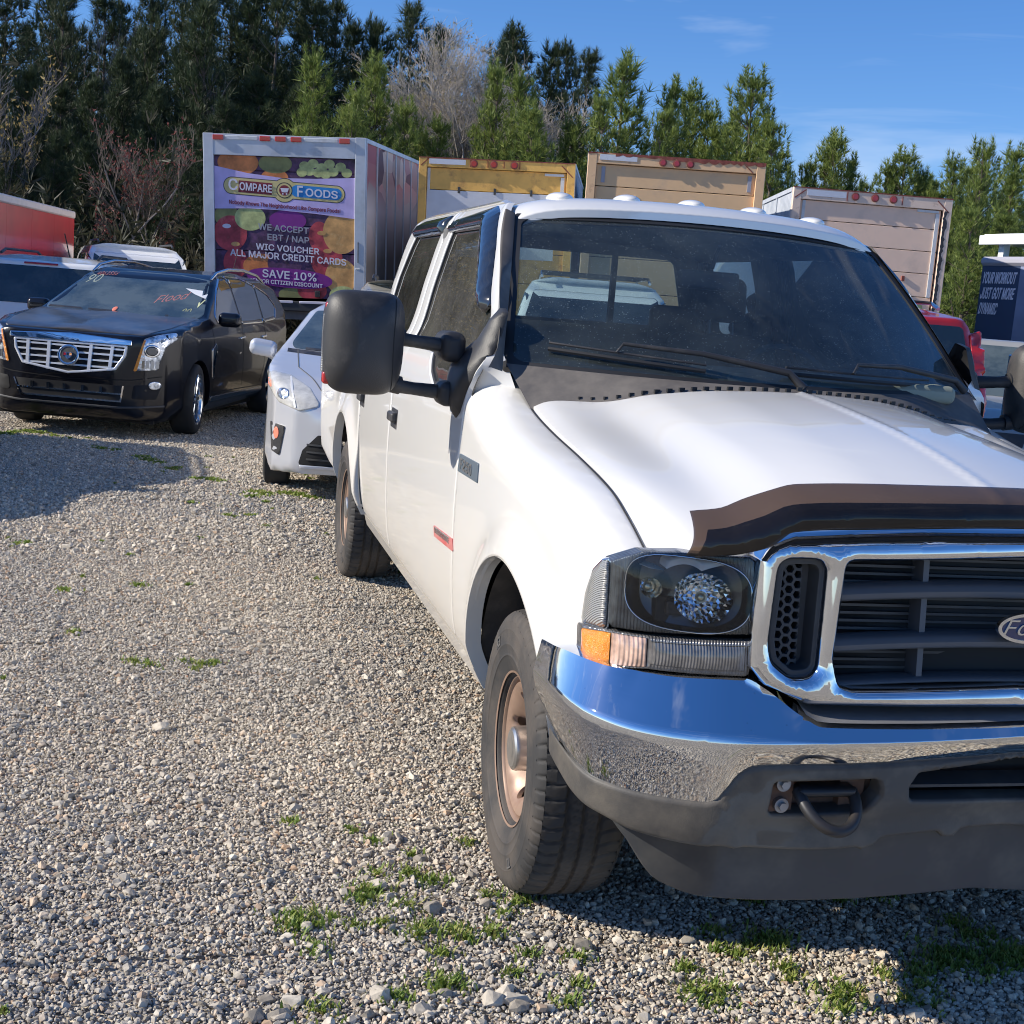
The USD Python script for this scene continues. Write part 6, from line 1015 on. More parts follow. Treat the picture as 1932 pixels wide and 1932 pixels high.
class Trailer:
    """Rear face in the plane y = 0, x 0..2.6, top at HT; heights z are given below the top."""
    def __init__(s, name, label, TL, eul, cat='trailer', length=14.0, group=None):
        Rm = Rot.from_euler('ZXY', eul, degrees=True).as_matrix(); o = np.array(TL) - Rm @ [0, 0, HT]
        s.root = UsdGeom.Xform.Define(stage, _path('/World', name)); s.root.AddTransformOp().Set(Gf.Matrix4d(*Rm[:, 0], 0, *Rm[:, 1], 0, *Rm[:, 2], 0, *o, 1)); tag(s.root, label, cat, group); s.L = length
    def box(s, name, x0, x1, z0, z1, y0, y1, m, b=0.006, parent=None): return part(parent or s.root, name, bx(x0, x1, y0, y1, z0 + HT, z1 + HT, b), m, smooth=30)
    def face(s, name, poly, y, m, t=0.012, parent=None, smooth=30):
        p = poly if not isinstance(poly, list) else Polygon(ZP(poly)); return part(parent or s.root, name, extr(p, t, 'y', y), m, smooth=smooth)
    def txt(s, t, x0, z0, x1, z1, h, m, y, name='lettering', bold=True, parent=None):
        T = text(t, h, 0.004, bold); v = np.array(T.vertices); w = v[:, 0].max(); L_ = math.hypot(x1 - x0, z1 - z0); v[:, 0] *= L_ / w
        return part(parent or s.root, name, tm(S3(x0 + v[:, 0], y - v[:, 2], HT + z0 + v[:, 1] + (z1 - z0) * v[:, 0] / L_), T.faces), m, smooth=False)
    def shell(s, frame, wall, header=0.33, post=0.14, door_z=-2.55, right_wall=None, left_wall=None, top=None):
        L = s.L
        s.box('rear_post', 0, post, door_z - .05, 0, 0, .12, frame); s.box('rear_post', 2.6 - post, 2.6, door_z - .05, 0, 0, .12, frame)
        s.box('rear_header', post, 2.6 - post, -header, -0.005, 0.004, .12, frame)
        s.box('rear_sill', 0, 2.6, door_z - .2, door_z - .052, -.03, .2, M['dark_plastic']); s.box('deck', 0.02, 2.58, door_z - .35, door_z - .21, .1, L, M['steel_grey'])
        s.box('roof', 0.03, 2.57, -.035, -.008, .121, L, top or M['t_white']); s.box('front_wall', 0.03, 2.57, door_z, -.04, L - .05, L, wall)
        for x0, x1, w in ((.012, .032, left_wall or wall), (2.568, 2.588, right_wall or wall)):
            n = int(L / 1.2)
            for k in range(n):
                part(s.root, 'side_panel', bx(x0, x1, .125 + k * (L - .13) / n + .004, .125 + (k + 1) * (L - .13) / n - .004, door_z + HT - .2, HT - .07), w, smooth=30)
                part(s.root, 'side_rib', bx(x0 - (.016 if x0 < 1 else -.021), x0 + (.021 - .021 if x0 < 1 else .042), .125 + k * (L - .13) / n - .03, .125 + k * (L - .13) / n + .03, door_z + HT - .2, HT - .071), M['alu'] if w is not M['corr'] else w, smooth=30)
            part(s.root, 'top_rail', bx(x0 - .022, x1 + .022, .122, L, HT - .068, HT - .001), M['alu'], smooth=30)
        s.box('underride_bar', .3, 2.3, -3.36, -3.26, .03, .12, M['dark_plastic'])
        for x in (.6, 2.0): s.box('underride_post', x, x + .08, -3.27, door_z - .36, .04, .11, M['dark_plastic'])
        for y in (1.2, 2.5):
            for x in (.25, .55, 2.05, 2.35): part(s.root, 'wheel', lathe([(.25, -.11), (.46, -.12), (.5, -.08), (.5, .08), (.46, .12), (.25, .11), (0.0, .03)], 24, 'x').apply_translation([x, y, .5]), M['tyre2'], smooth=40)
        for x in (.7, 1.9): s.box('landing_leg', x, x + .12, -HT + .02, door_z - .35, L - 2.5, L - 2.38, M['dark_plastic'])
    def seams(s, zs, x0, x1, door, y=.05, name='door_panel'):
        zs = list(zs)
        for a, b in zip(zs[:-1], zs[1:]): s.box(name, x0, x1, b + .006, a - .006, y, y + .04, door, .004)
        s.box('door_core', x0, x1, zs[-1], zs[0], y + .03, y + .05, M['black'], 0)
    def lamps(s, xs, z, r=.045, sq=False):
        for x in xs:
            if sq: lm = s.box('marker_lamp', x - .085, x + .085, z - .045, z + .03, -.03, .004, M['red_lens'], .008)
            else:
                lm = part(s.root, 'marker_lamp', cyl([x, .004, z + HT], [x, -.025, z + HT], r, 20), M['red_lens'], smooth=30)
                part(lm, 'lamp_collar', lathe([(r, -.005), (r + .022, -.004), (r + .022, -.012), (r, -.016)], 24, 'y').apply_translation([x, 0, z + HT]), M['rust2'], smooth=30)
M['corr'] = mat('corrugated_blue_white', {'p': ('principled_bsdf', dict(roughness=0.5)), 'tc': ('texture_coordinate', {}), 'n': ('noise_texture', dict(scale=3.0, detail=5.0)), 'r': ('rgb_ramp', dict(ramp=[(0.3, (0.34, 0.38, 0.44)), (0.7, (0.50, 0.53, 0.58))])), 'w': ('wave_texture', dict(wave_type='bands', bands_direction='y', scale=3.0)), 'b': ('bump', dict(strength=1.0, distance=0.03))},
    [('tc.object', 'n.vector'), ('n.fac', 'r.fac'), ('r.color', 'p.base_color'), ('tc.object', 'w.vector'), ('w.fac', 'b.height'), ('b.normal', 'p.normal')])
# --- grocery trailer
t = Trailer('grocery_trailer', 'box trailer with fruit print and grocery shop lettering on its rear door', (-1.74, 19.0, 3.84), (-15.5, 3.2, -2.4))
t.shell(M['alu'], M['t_white'], header=.33, post=.165, right_wall=M['sideprint'])
t.lamps((.25, 1.0, 1.25, 1.5, 2.27), -.055, sq=True)
for x0, x1 in ((.36, .88), (1.62, 2.16), (1.10, 1.16), (1.36, 1.41)): t.box('reflector_strip', x0, x1, -.09, -.03, -.008, .004, M['t_white'])
t.seams([-.332, -.56, -.98, -1.40, -1.82, -2.24, -2.55], .167, 2.433, M['fig'])
D = Polygon(ZP([(.169, -.334), (2.431, -.334), (2.431, -2.545), (.169, -2.545)]))
def prn(name, poly, y, m, parent=None): return t.face(name, shapely.intersection(poly, D), y, m, .004, parent)
def el(x, z, rx, rz, p=2.0): return ell(x, z + HT, rx, rz, 36, p)
for x, z, rx, rz, m in ((.55, -.44, .33, .20, 'p_orange'), (1.15, -.44, .27, .15, 'p_olive'), (1.14, -.66, .22, .14, 'p_orange'), (.36, -1.28, .20, .18, 'p_olive'), (.74, -1.30, .25, .20, 'p_green'), (1.35, -1.32, .30, .16, 'p_purple'), (.42, -1.55, .27, .28, 'p_red'), (2.22, -1.48, .30, .34, 'p_peach'), (1.86, -1.56, .17, .24, 'p_red'), (1.98, -1.90, .26, .30, 'p_red'), (.50, -2.02, .20, .24, 'p_red'), (.92, -2.06, .30, .20, 'p_orange'), (2.22, -2.18, .26, .28, 'p_peach'), (1.3, -2.0, .28, .22, 'fig'), (.35, -2.42, .2, .14, 'p_olive'), (.85, -2.46, .24, .14, 'p_red'), (1.4, -2.50, .20, .12, 'p_olive'), (1.75, -2.42, .24, .16, 'p_red'), (2.25, -2.48, .22, .15, 'p_green')):
    prn('printed_fruit', el(x, z, rx, rz), .044 - .0004 * x, M[m])
for k, (x, z) in enumerate(((1.62, -.46), (1.76, -.42), (1.90, -.48), (1.70, -.54), (1.84, -.56), (2.02, -.42), (2.08, -.54), (2.2, -.46), (2.3, -.55), (1.96, -.58), (1.58, -.56))): prn('printed_grape', el(x, z, .085, .07), .0415 - .0003 * k, M['p_green'])
for k, (x, z) in enumerate(((.36, -1.44), (.5, -1.72), (1.9, -1.5), (2.0, -1.78))): prn('printed_highlight', el(x, z, .07, .035), .0385, M['p_peach' if k else 'p_white'])
bn = prn('printed_banner', Polygon(ZP([(.169, -.50), (.7, -.60), (1.27, -.66), (1.8, -.655), (2.431, -.62), (2.431, -1.26), (1.8, -1.20), (1.17, -1.16), (.7, -1.15), (.169, -1.17)])), .036, M['lav'])
sh = ((.47, -.72), (1.15, -.745), (2.15, -.80)); z0, z1 = -.80, -.885
pill = LineString(ZP([(.45, -.80), (2.14, -.885)])).buffer(.125, quad_segs=8).union(el(1.30, -.85, .185, .18))
prn('logo_edge', pill.buffer(.012), .0345, M['p_dark'], bn); prn('logo_plate', pill, .033, M['p_yellow'], bn)
prn('logo_maroon', LineString(ZP([(.56, -.808), (1.10, -.838)])).buffer(.092, cap_style='flat'), .0315, M['p_maroon'], bn); prn('logo_blue', LineString(ZP([(1.50, -.853), (2.13, -.885)])).buffer(.092), .0315, M['p_blue'], bn)
prn('logo_ring', el(1.30, -.85, .13, .125), .0313, M['p_dark'], bn); prn('logo_disc', el(1.30, -.85, .115, .11), .030, M['p_yellow'], bn); prn('logo_disc', el(1.30, -.85, .085, .082), .0285, M['p_maroon'], bn)
prn('cart', Polygon(ZP([(1.235, -.815), (1.375, -.815), (1.35, -.88), (1.26, -.88)])), .027, M['p_white'], bn)
for x in (1.275, 1.335): prn('cart', el(x, -.905, .013, .013), .027, M['p_white'], bn)
t.txt('C', .385, -.862, .545, -.868, .165, M['p_white'], .0285, parent=bn); t.txt('OMPARE', .57, -.862, 1.10, -.893, .115, M['p_white'], .0285, parent=bn); t.txt('F', 1.49, -.935, 1.60, -.94, .16, M['p_white'], .0285, parent=bn); t.txt('OODS', 1.63, -.925, 2.16, -.952, .115, M['p_white'], .0285, parent=bn)
t.txt('Nobody Knows The Neighborhood Like Compare Foods!', .40, -1.085, 2.20, -1.175, .058, M['p_maroon'], .0345, parent=bn)
t.txt('WE ACCEPT', .87, -1.475, 1.69, -1.52, .095, M['p_grey'], .038); t.txt('EBT / NAP', 1.01, -1.635, 1.70, -1.67, .095, M['p_grey'], .038); t.txt('WIC VOUCHER', .83, -1.79, 1.86, -1.84, .095, M['p_white'], .038); t.txt('ALL MAJOR CREDIT CARDS', .41, -1.90, 2.30, -2.0, .10, M['p_white'], .038)
ov = prn('printed_oval', shapely.affinity.rotate(el(1.38, -2.235, .70, .155, 2.3), -3.0), .0345, M['p_purple']); t.txt('SAVE 10%', .93, -2.225, 1.82, -2.27, .12, M['p_white'], .033, parent=ov); t.txt('SENIOR CITIZEN DISCOUNT', .72, -2.315, 1.92, -2.372, .06, M['p_white'], .033, parent=ov)
t.box('door_latch', 1.80, 1.88, -2.52, -2.42, .0, .05, M['black_plastic']); t.box('latch_rod', 2.49, 2.505, -1.95, -1.62, -.012, .004, M['dark_plastic']); t.box('post_plate', 2.46, 2.53, -2.06, -2.03, -.008, .004, M['t_white'])
for x0, x1 in ((.3, .9), (1.15, 1.45), (1.55, 2.0)): t.box('sill_tape', x0, x1, -2.63, -2.59, -.042, -.03, M['p_white'])
# --- yellow trailer
t = Trailer('yellow_trailer', 'yellow framed box trailer with white patches on its tan rear door', (1.77, 19.13, 3.83), (-16.7, 3.3, -1.6))
t.shell(M['t_yellow'], M['t_white'], header=.155, post=.13)
t.seams([-.158, -.52, -1.0, -1.5, -2.0, -2.55], .132, 2.468, M['t_yellow'])
t.box('door_patch', .14, 2.30, -1.6, -.525, .036, .049, M['patch'], .002); t.lamps((.92, 1.25, 1.59), -.075, .042)
for x in (.86, 1.15, 1.42, 1.68): t.box('lamp_bracket', x - .006, x + .006, -.13, -.02, -.01, .004, M['rust2'], 0)
t.box('header_patch', .17, .78, -.105, -.02, -.004, .003, M['patch'], .001); t.box('post_patch', .145, .19, -.55, -.17, .030, .0485, M['t_white'], .001); t.box('post_patch', 2.10, 2.42, -.22, -.18, .030, .0485, M['t_white'], .001); t.box('post_patch', 2.37, 2.43, -.6, -.235, .030, .0485, M['t_white'], .001)
for x in (.68, 1.28, 1.89): t.box('door_hook', x - .02, x + .02, -.56, -.46, .02, .05, M['dark_plastic'], .004)
for a, b in (((.04, -.13), (.16, -.02)), ((2.38, -.05), (2.56, -.22))): t.face('corner_brace', LineString(ZP([a, b])).buffer(.008), -.003, M['rust2'], .006)
t.box('rust_edge', .0, 2.6, -.012, .004, -.006, .02, M['rust2'], 0)
# --- tan trailer
t = Trailer('tan_trailer', 'tan box trailer with peeling rust along its top edge', (3.76, 15.95, 3.84), (-16.5, -.4, -.4))
t.shell(M['t_beige'], M['t_white'], header=.15, post=.13)
t.seams([-.153, -.47, -.98, -1.5, -2.0, -2.55], .132, 2.468, M['t_tan'])
for x0, x1, z0, z1 in ((.4, 1.5, -.04, .004), (1.3, 2.6, -.055, .004), (0, .12, -.03, .004), (.0, 2.6, -.012, .006)): 
    n = max(3, int((x1 - x0) / .05)); xs = np.linspace(x0, x1, n); zl = z0 * np.random.default_rng(int(x0 * 100 + x1)).uniform(.35, 1.15, n); t.face('rust_flake', Polygon(ZP([(x, z1) for x in xs] + [(x, z) for x, z in zip(xs[::-1], zl[::-1])])), -.005 - .0008 * x0, M['rust2'], .006)
t.lamps((1.1, 1.3, 1.5), -.085, .035); t.box('header_patch', .17, .72, -.10, -.02, -.004, .003, M['patch'], .001)
for x in (.21, 2.36): t.box('grey_strip', x, x + .055, -.42, -.19, .036, .049, M['p_grey'], .001)
t.face('torn_sticker', Polygon(ZP([(.48, -.66), (.58, -.58), (.66, -.62), (.74, -.58), (.80, -.68), (.84, -.78), (.44, -.78)])), .036, M['patch'], .012); t.face('sticker_mark', Polygon(ZP([(.56, -.74), (.64, -.64), (.74, -.74)])), .033, M['p_dark'], .004)
for a, b in (((2.3, -.04), (2.42, -.15)),): t.face('corner_brace', LineString(ZP([a, b])).buffer(.006), -.003, M['rust2'], .006)
# --- pinkish trailer
t = Trailer('pink_beige_trailer', 'pinkish beige box trailer with panelled rear door and bluish corrugated side', (7.60, 17.1, 3.78), (-13.5, -.8, .1))
t.shell(M['t_pinkf'], M['t_white'], header=.185, post=.13, left_wall=M['corr'], top=M['t_beige'])
t.seams([-.188, -.50, -.86, -1.22, -1.60, -2.0, -2.55], .132, 2.44, M['t_pink'])
t.lamps((1.01, 1.33, 1.63), -.085, .042); t.box('header_patch', .22, .86, -.125, -.03, -.004, .003, M['patch'], .001)
for x in (.88, 1.78): t.box('lamp_bracket', x - .006, x + .006, -.16, -.02, -.01, .004, M['rust2'], 0)
t.box('post_patch', .17, .22, -.5, -.20, .030, .0485, M['t_white'], .001); t.box('post_patch', 2.05, 2.40, -.24, -.20, .030, .0485, M['t_white'], .001); t.box('post_patch', 2.36, 2.42, -1.6, -.25, .030, .0485, M['t_white'], .001); t.box('door_hook', 1.92, 1.97, -1.36, -1.28, .02, .05, M['rust2'], .004)
zs = np.linspace(-.2, -2.4, 60); rr = np.random.default_rng(4); t.face('peeling_strip', Polygon(ZP([(2.475 + rr.uniform(-.012, .012), z) for z in zs] + [(2.53 + rr.uniform(-.025, .02), z) for z in zs[::-1]])).buffer(0), -.004, M['p_dark'], .006)
for a, b in (((.03, -.17), (.2, -.04)), ((2.36, -.05), (2.55, -.22))): t.face('corner_brace', LineString(ZP([a, b])).buffer(.008), -.003, M['rust2'], .006)
t.box('rust_edge', .0, 2.6, -.012, .004, -.006, .02, M['rust2'], 0); t.face('bottom_sticker', Polygon(ZP([(2.0, -1.74), (2.3, -1.70), (2.36, -1.9), (2.05, -1.9)])), .036, M['p_green'], .004)
# ---------------------------------------------------------------- trees
def leaf_mat(name, stops, tr=0.3, rough=0.55):
    return mat(name, {'d': ('principled_bsdf', dict(roughness=rough, specular_ior_level=0.3)), 't': ('translucent_bsdf', {}), 'm': ('mix_closure', dict(fac=tr)), 'g': ('geometry', {}), 'at': ('attribute', dict(attribute='tone')), 'n': ('noise_texture', dict(scale=0.45, detail=3.0)), 'a': ('math', dict(math_type='multiply_add', value2=0.45)), 'b': ('math', dict(math_type='multiply_add', value2=0.55, value3=0.0)), 'r': ('rgb_ramp', dict(ramp=stops))},
        [('g.position', 'n.vector'), ('n.fac', 'b.value1'), ('at.fac', 'a.value1'), ('b.value', 'a.value3'), ('a.value', 'r.fac'), ('r.color', 'd.base_color'), ('r.color', 't.color'), ('d.BSDF', 'm.closure1'), ('t.BSDF', 'm.closure2')], surface='m.closure')
M['needle'] = leaf_mat('pine_needles', [(0.1, (0.06, 0.09, 0.024)), (0.4, (0.13, 0.185, 0.045)), (0.7, (0.25, 0.30, 0.075)), (1.0, (0.36, 0.36, 0.12))])
M['needle_d'] = leaf_mat('dark_pine_needles', [(0.1, (0.022, 0.036, 0.02)), (0.5, (0.042, 0.064, 0.03)), (0.85, (0.08, 0.105, 0.042)), (1.0, (0.13, 0.10, 0.055))], 0.2)
M['bark'] = simple('pine_bark', (0.11, 0.085, 0.07), 0.9, var=0.35, vscale=6); M['grey_bark'] = simple('grey_bark', (0.17, 0.15, 0.14), 0.9, var=0.25, vscale=5)
M['pale_bark'] = simple('pale_bark', (0.38, 0.33, 0.28), 0.9, var=0.2, vscale=5); M['bud'] = leaf_mat('spring_buds', [(0.0, (0.26, 0.22, 0.13)), (0.6, (0.34, 0.29, 0.16)), (1.0, (0.30, 0.32, 0.12))]); M['redbud'] = leaf_mat('red_buds', [(0.0, (0.16, 0.05, 0.045)), (1.0, (0.30, 0.10, 0.08))]); M['brownleaf'] = leaf_mat('brown_undergrowth', [(0.0, (0.02, 0.022, 0.016)), (0.5, (0.045, 0.05, 0.03)), (1.0, (0.10, 0.075, 0.05))])
def sticks(segs, n=3):
    """thin tapered prisms: (p, q, r0, r1) rows"""
    P, Q, a, b = (np.array([s[i] for s in segs], float) for i in range(4)); T = Q - P; T /= np.linalg.norm(T, axis=1, keepdims=True) + 1e-9
    up = np.where(np.abs(T[:, 2:3]) < .9, [[0, 0, 1.]], [[1., 0, 0]]); N = np.cross(T, up); N /= np.linalg.norm(N, axis=1, keepdims=True); B = np.cross(T, N); V = []
    for k in range(n):
        th = 2 * np.pi * k / n; d = np.cos(th) * N + np.sin(th) * B; V += [P + d * a[:, None], Q + d * b[:, None]]
    V = np.stack(V, 1); m = 2 * n; base = np.arange(len(P))[:, None] * m; f = []
    for k in range(n):
        i, j = 2 * k, 2 * ((k + 1) % n); f += [base + [i, j, j + 1], base + [i, j + 1, i + 1]]
    return tm(V.reshape(-1, 3), np.vstack(f))
def tufts(pts, dirs, size, r, n=9, w=0.03, spread=0.85):
    """needle tufts: n thin blades fanned round each direction"""
    pts, dirs, size = np.repeat(pts, n, 0), np.repeat(dirs, n, 0), np.repeat(size, n); k = len(pts)
    d = dirs + r.normal(0, spread, (k, 3)) * 0.6; d /= np.linalg.norm(d, axis=1, keepdims=True); s = np.cross(d, r.normal(size=(k, 3))); s /= np.linalg.norm(s, axis=1, keepdims=True)
    L = size * r.uniform(.7, 1.15, k); p0 = pts + d * (L * .05)[:, None]; V = np.stack([p0 - s * w * .5, p0 + s * w * .5, pts + d * L[:, None]], 1)
    return tm(V.reshape(-1, 3), np.arange(3 * k).reshape(-1, 3))
def pine(seed, H, low, spread, whorl, nb, up, tuft, mt, bare=0.0, dens=1.0):
    r = np.random.default_rng(seed); segs, P, Dn, S = [], [], [], []; zz = np.linspace(0, H, 14); bend = np.cumsum(r.normal(0, .03, (14, 2)), 0) * H / 14; cx, cy = np.interp(np.arange(0, H + .01, .1), zz, bend[:, 0]), np.interp(np.arange(0, H + .01, .1), zz, bend[:, 1])
    def axis(z): i = min(int(z * 10), len(cx) - 1); return np.array([cx[i], cy[i], z])
    tr = tube([axis(z) for z in np.linspace(0, H * .985, 24)], np.linspace(H * .0125 + .03, .012, 24), 7); z = low
    while z < H - .25:
        t = (H - z) / (H - low); L0 = spread * (t ** .75) * (1 - .35 * max(0, t - .75) / .25) + .18; e0 = up + (1 - t) * .5
        for b in range(nb + int(r.integers(-1, 2))):
            if r.random() < bare * t: continue
            a = r.uniform(0, 2 * np.pi); L = L0 * r.uniform(.6, 1.15); e = e0 + r.normal(0, .16); m = max(3, int(L / .22)); p = axis(z); d = np.array([math.cos(a) * math.cos(e), math.sin(a) * math.cos(e), math.sin(e)]); pts = [p]
            for k in range(m): d = d + [0, 0, .07]; d /= np.linalg.norm(d); pts.append(pts[-1] + d * L / m)
            for k in range(m): segs.append((pts[k], pts[k + 1], .02 * L * (1 - k / m) + .006, .02 * L * (1 - (k + 1) / m) + .005))
            for k in range(max(1, int(m * .25)), m + 1):
                for q in range(int(round((2.2 if k < m else 1.6) * dens))):
                    o = r.normal(0, .13, 3) * (.5 + L * .4); o[2] = abs(o[2]) * .8; tip = pts[k] + o; P.append(tip); Dn.append(d * .5 + o / (np.linalg.norm(o) + .05) * .5 + [0, 0, .55]); S.append(tuft * r.uniform(.75, 1.2))
            if r.random() < .5:
                for q in np.linspace(.1, .45, 4): P.append(pts[-1] + [0, 0, q]); Dn.append(np.array([0, 0, 1.0])); S.append(tuft * .7)
        z += whorl * r.uniform(.75, 1.25)
    for q in np.arange(H - .9, H + .02, .11): P.append(axis(min(q, H))); Dn.append(np.array([0, 0, 1.0])); S.append(tuft * .75)
    D_ = np.array(Dn); D_ /= np.linalg.norm(D_, axis=1, keepdims=True)
    return tr, sticks(segs), tufts(np.array(P), D_, np.array(S), r, n=13, w=.030)
def bare_tree(seed, H, spread=.5, levels=5, buds=0, first=.18, nb=4, prob=.5):
    r = np.random.default_rng(seed); segs, tips = [], []
    def grow(p, d, L, rad, lv):
        n = 3; 
        for k in range(n):
            q = p + d * L / n; segs.append((p, q, rad * (1 - .25 * k / n), rad * (1 - .25 * (k + 1) / n))); p = q; d = d + r.normal(0, .08, 3) + [0, 0, .03]; d /= np.linalg.norm(d)
            if lv > 0 and (k > 0 or lv < levels):
                for _ in range(nb if lv > 1 else 3):
                    e = r.normal(size=3); e -= d * (e @ d); e /= np.linalg.norm(e); nd = d * r.uniform(.55, .9) + e * spread * r.uniform(.6, 1.3) + [0, 0, .12]; nd /= np.linalg.norm(nd); grow(p, nd, L * r.uniform(.42, .66), rad * .5, lv - 1) if r.random() < prob else None
        tips.append(p)
    grow(np.zeros(3), np.array([0, 0, 1.0]), H * .62, H * .0105, levels)
    tr = [s for s in segs if s[2] > H * .0035]; tw = [(a, b, max(c, .008), max(d, .006)) for a, b, c, d in segs if c <= H * .0035]; T = np.array(tips)
    bd = None
    if buds: 
        idx = r.integers(0, len(T), buds); bd = tufts(T[idx] + r.normal(0, .12, (buds, 3)), np.tile([0, 0, 1.0], (buds, 1)), np.full(buds, .10), r, n=3, w=.05, spread=2.0)
    return sticks(tr, 6), sticks(tw, 3), bd
KINDS = {}
def reg(name, parts_):
    x = proto(name)
    for nm, m, mt in parts_:
        if m is not None:
            q = part(x, nm, m, mt, smooth=False)
            if nm != 'trunk': tag(q, None, None, None, 'stuff')
            if nm in ('crown', 'buds'): tone(q, 3)
    return x
def pine_kind(name, *a, mt, bark='bark', **k):
    tr, br, fo = pine(*a, mt=mt, **k); KINDS[name] = (reg('kind_' + name, [('trunk', tr, M[bark]), ('branches', br, M[bark]), ('crown', fo, M[mt])]), a[1])
pine_kind('young_a', 11, 9.0, .5, 2.5, .50, 6, .30, .36, mt='needle', dens=.9); pine_kind('young_b', 12, 9.0, .4, 2.1, .48, 6, .45, .36, mt='needle', dens=.9); pine_kind('young_c', 13, 9.0, .6, 2.8, .55, 6, .22, .38, mt='needle', dens=.9)
pine_kind('open_top', 14, 9.0, 1.0, 2.3, .70, 5, .45, .42, mt='needle', dens=.8)
pine_kind('tall_a', 15, 14.0, 4.0, 3.0, .62, 5, .12, .46, mt='needle_d', bare=.25); pine_kind('tall_b', 16, 14.0, 3.0, 2.7, .6, 5, .18, .46, mt='needle_d', bare=.3)
pine_kind('dense_dark', 17, 12.0, .3, 3.3, .5, 7, .10, .46, mt='needle_d')
for nm, a in (('bare_big', (21, 12.0, .50, 5, 4500, .2, 4, .58)), ('bare_thin', (22, 12.0, .34, 4, 0, .2, 4, .5))):
    tr, tw, bd = bare_tree(*a); KINDS[nm] = (reg('kind_' + nm, [('trunk', tr, M['pale_bark' if nm == 'bare_big' else 'grey_bark']), ('twigs', tw, M['pale_bark' if nm == 'bare_big' else 'grey_bark']), ('buds', bd, M['bud'])]), float(tw.vertices[:, 2].max()))
tr, tw, bd = bare_tree(23, 6.0, .45, 4, 380, prob=.5); KINDS['red_bush'] = (reg('kind_red_bush', [('trunk', tr, M['grey_bark']), ('twigs', tw, M['bark']), ('buds', bd, M['redbud'])]), float(tw.vertices[:, 2].max()))
tr, tw, bd = bare_tree(24, 6.0, .38, 4, 350, prob=.48); KINDS['gold_tree'] = (reg('kind_gold_tree', [('trunk', tr, M['grey_bark']), ('twigs', tw, M['grey_bark']), ('buds', bd, leaf_mat('gold_buds', [(0.0, (0.34, 0.24, 0.08)), (1.0, (0.46, 0.36, 0.14))]))]), float(tw.vertices[:, 2].max()))
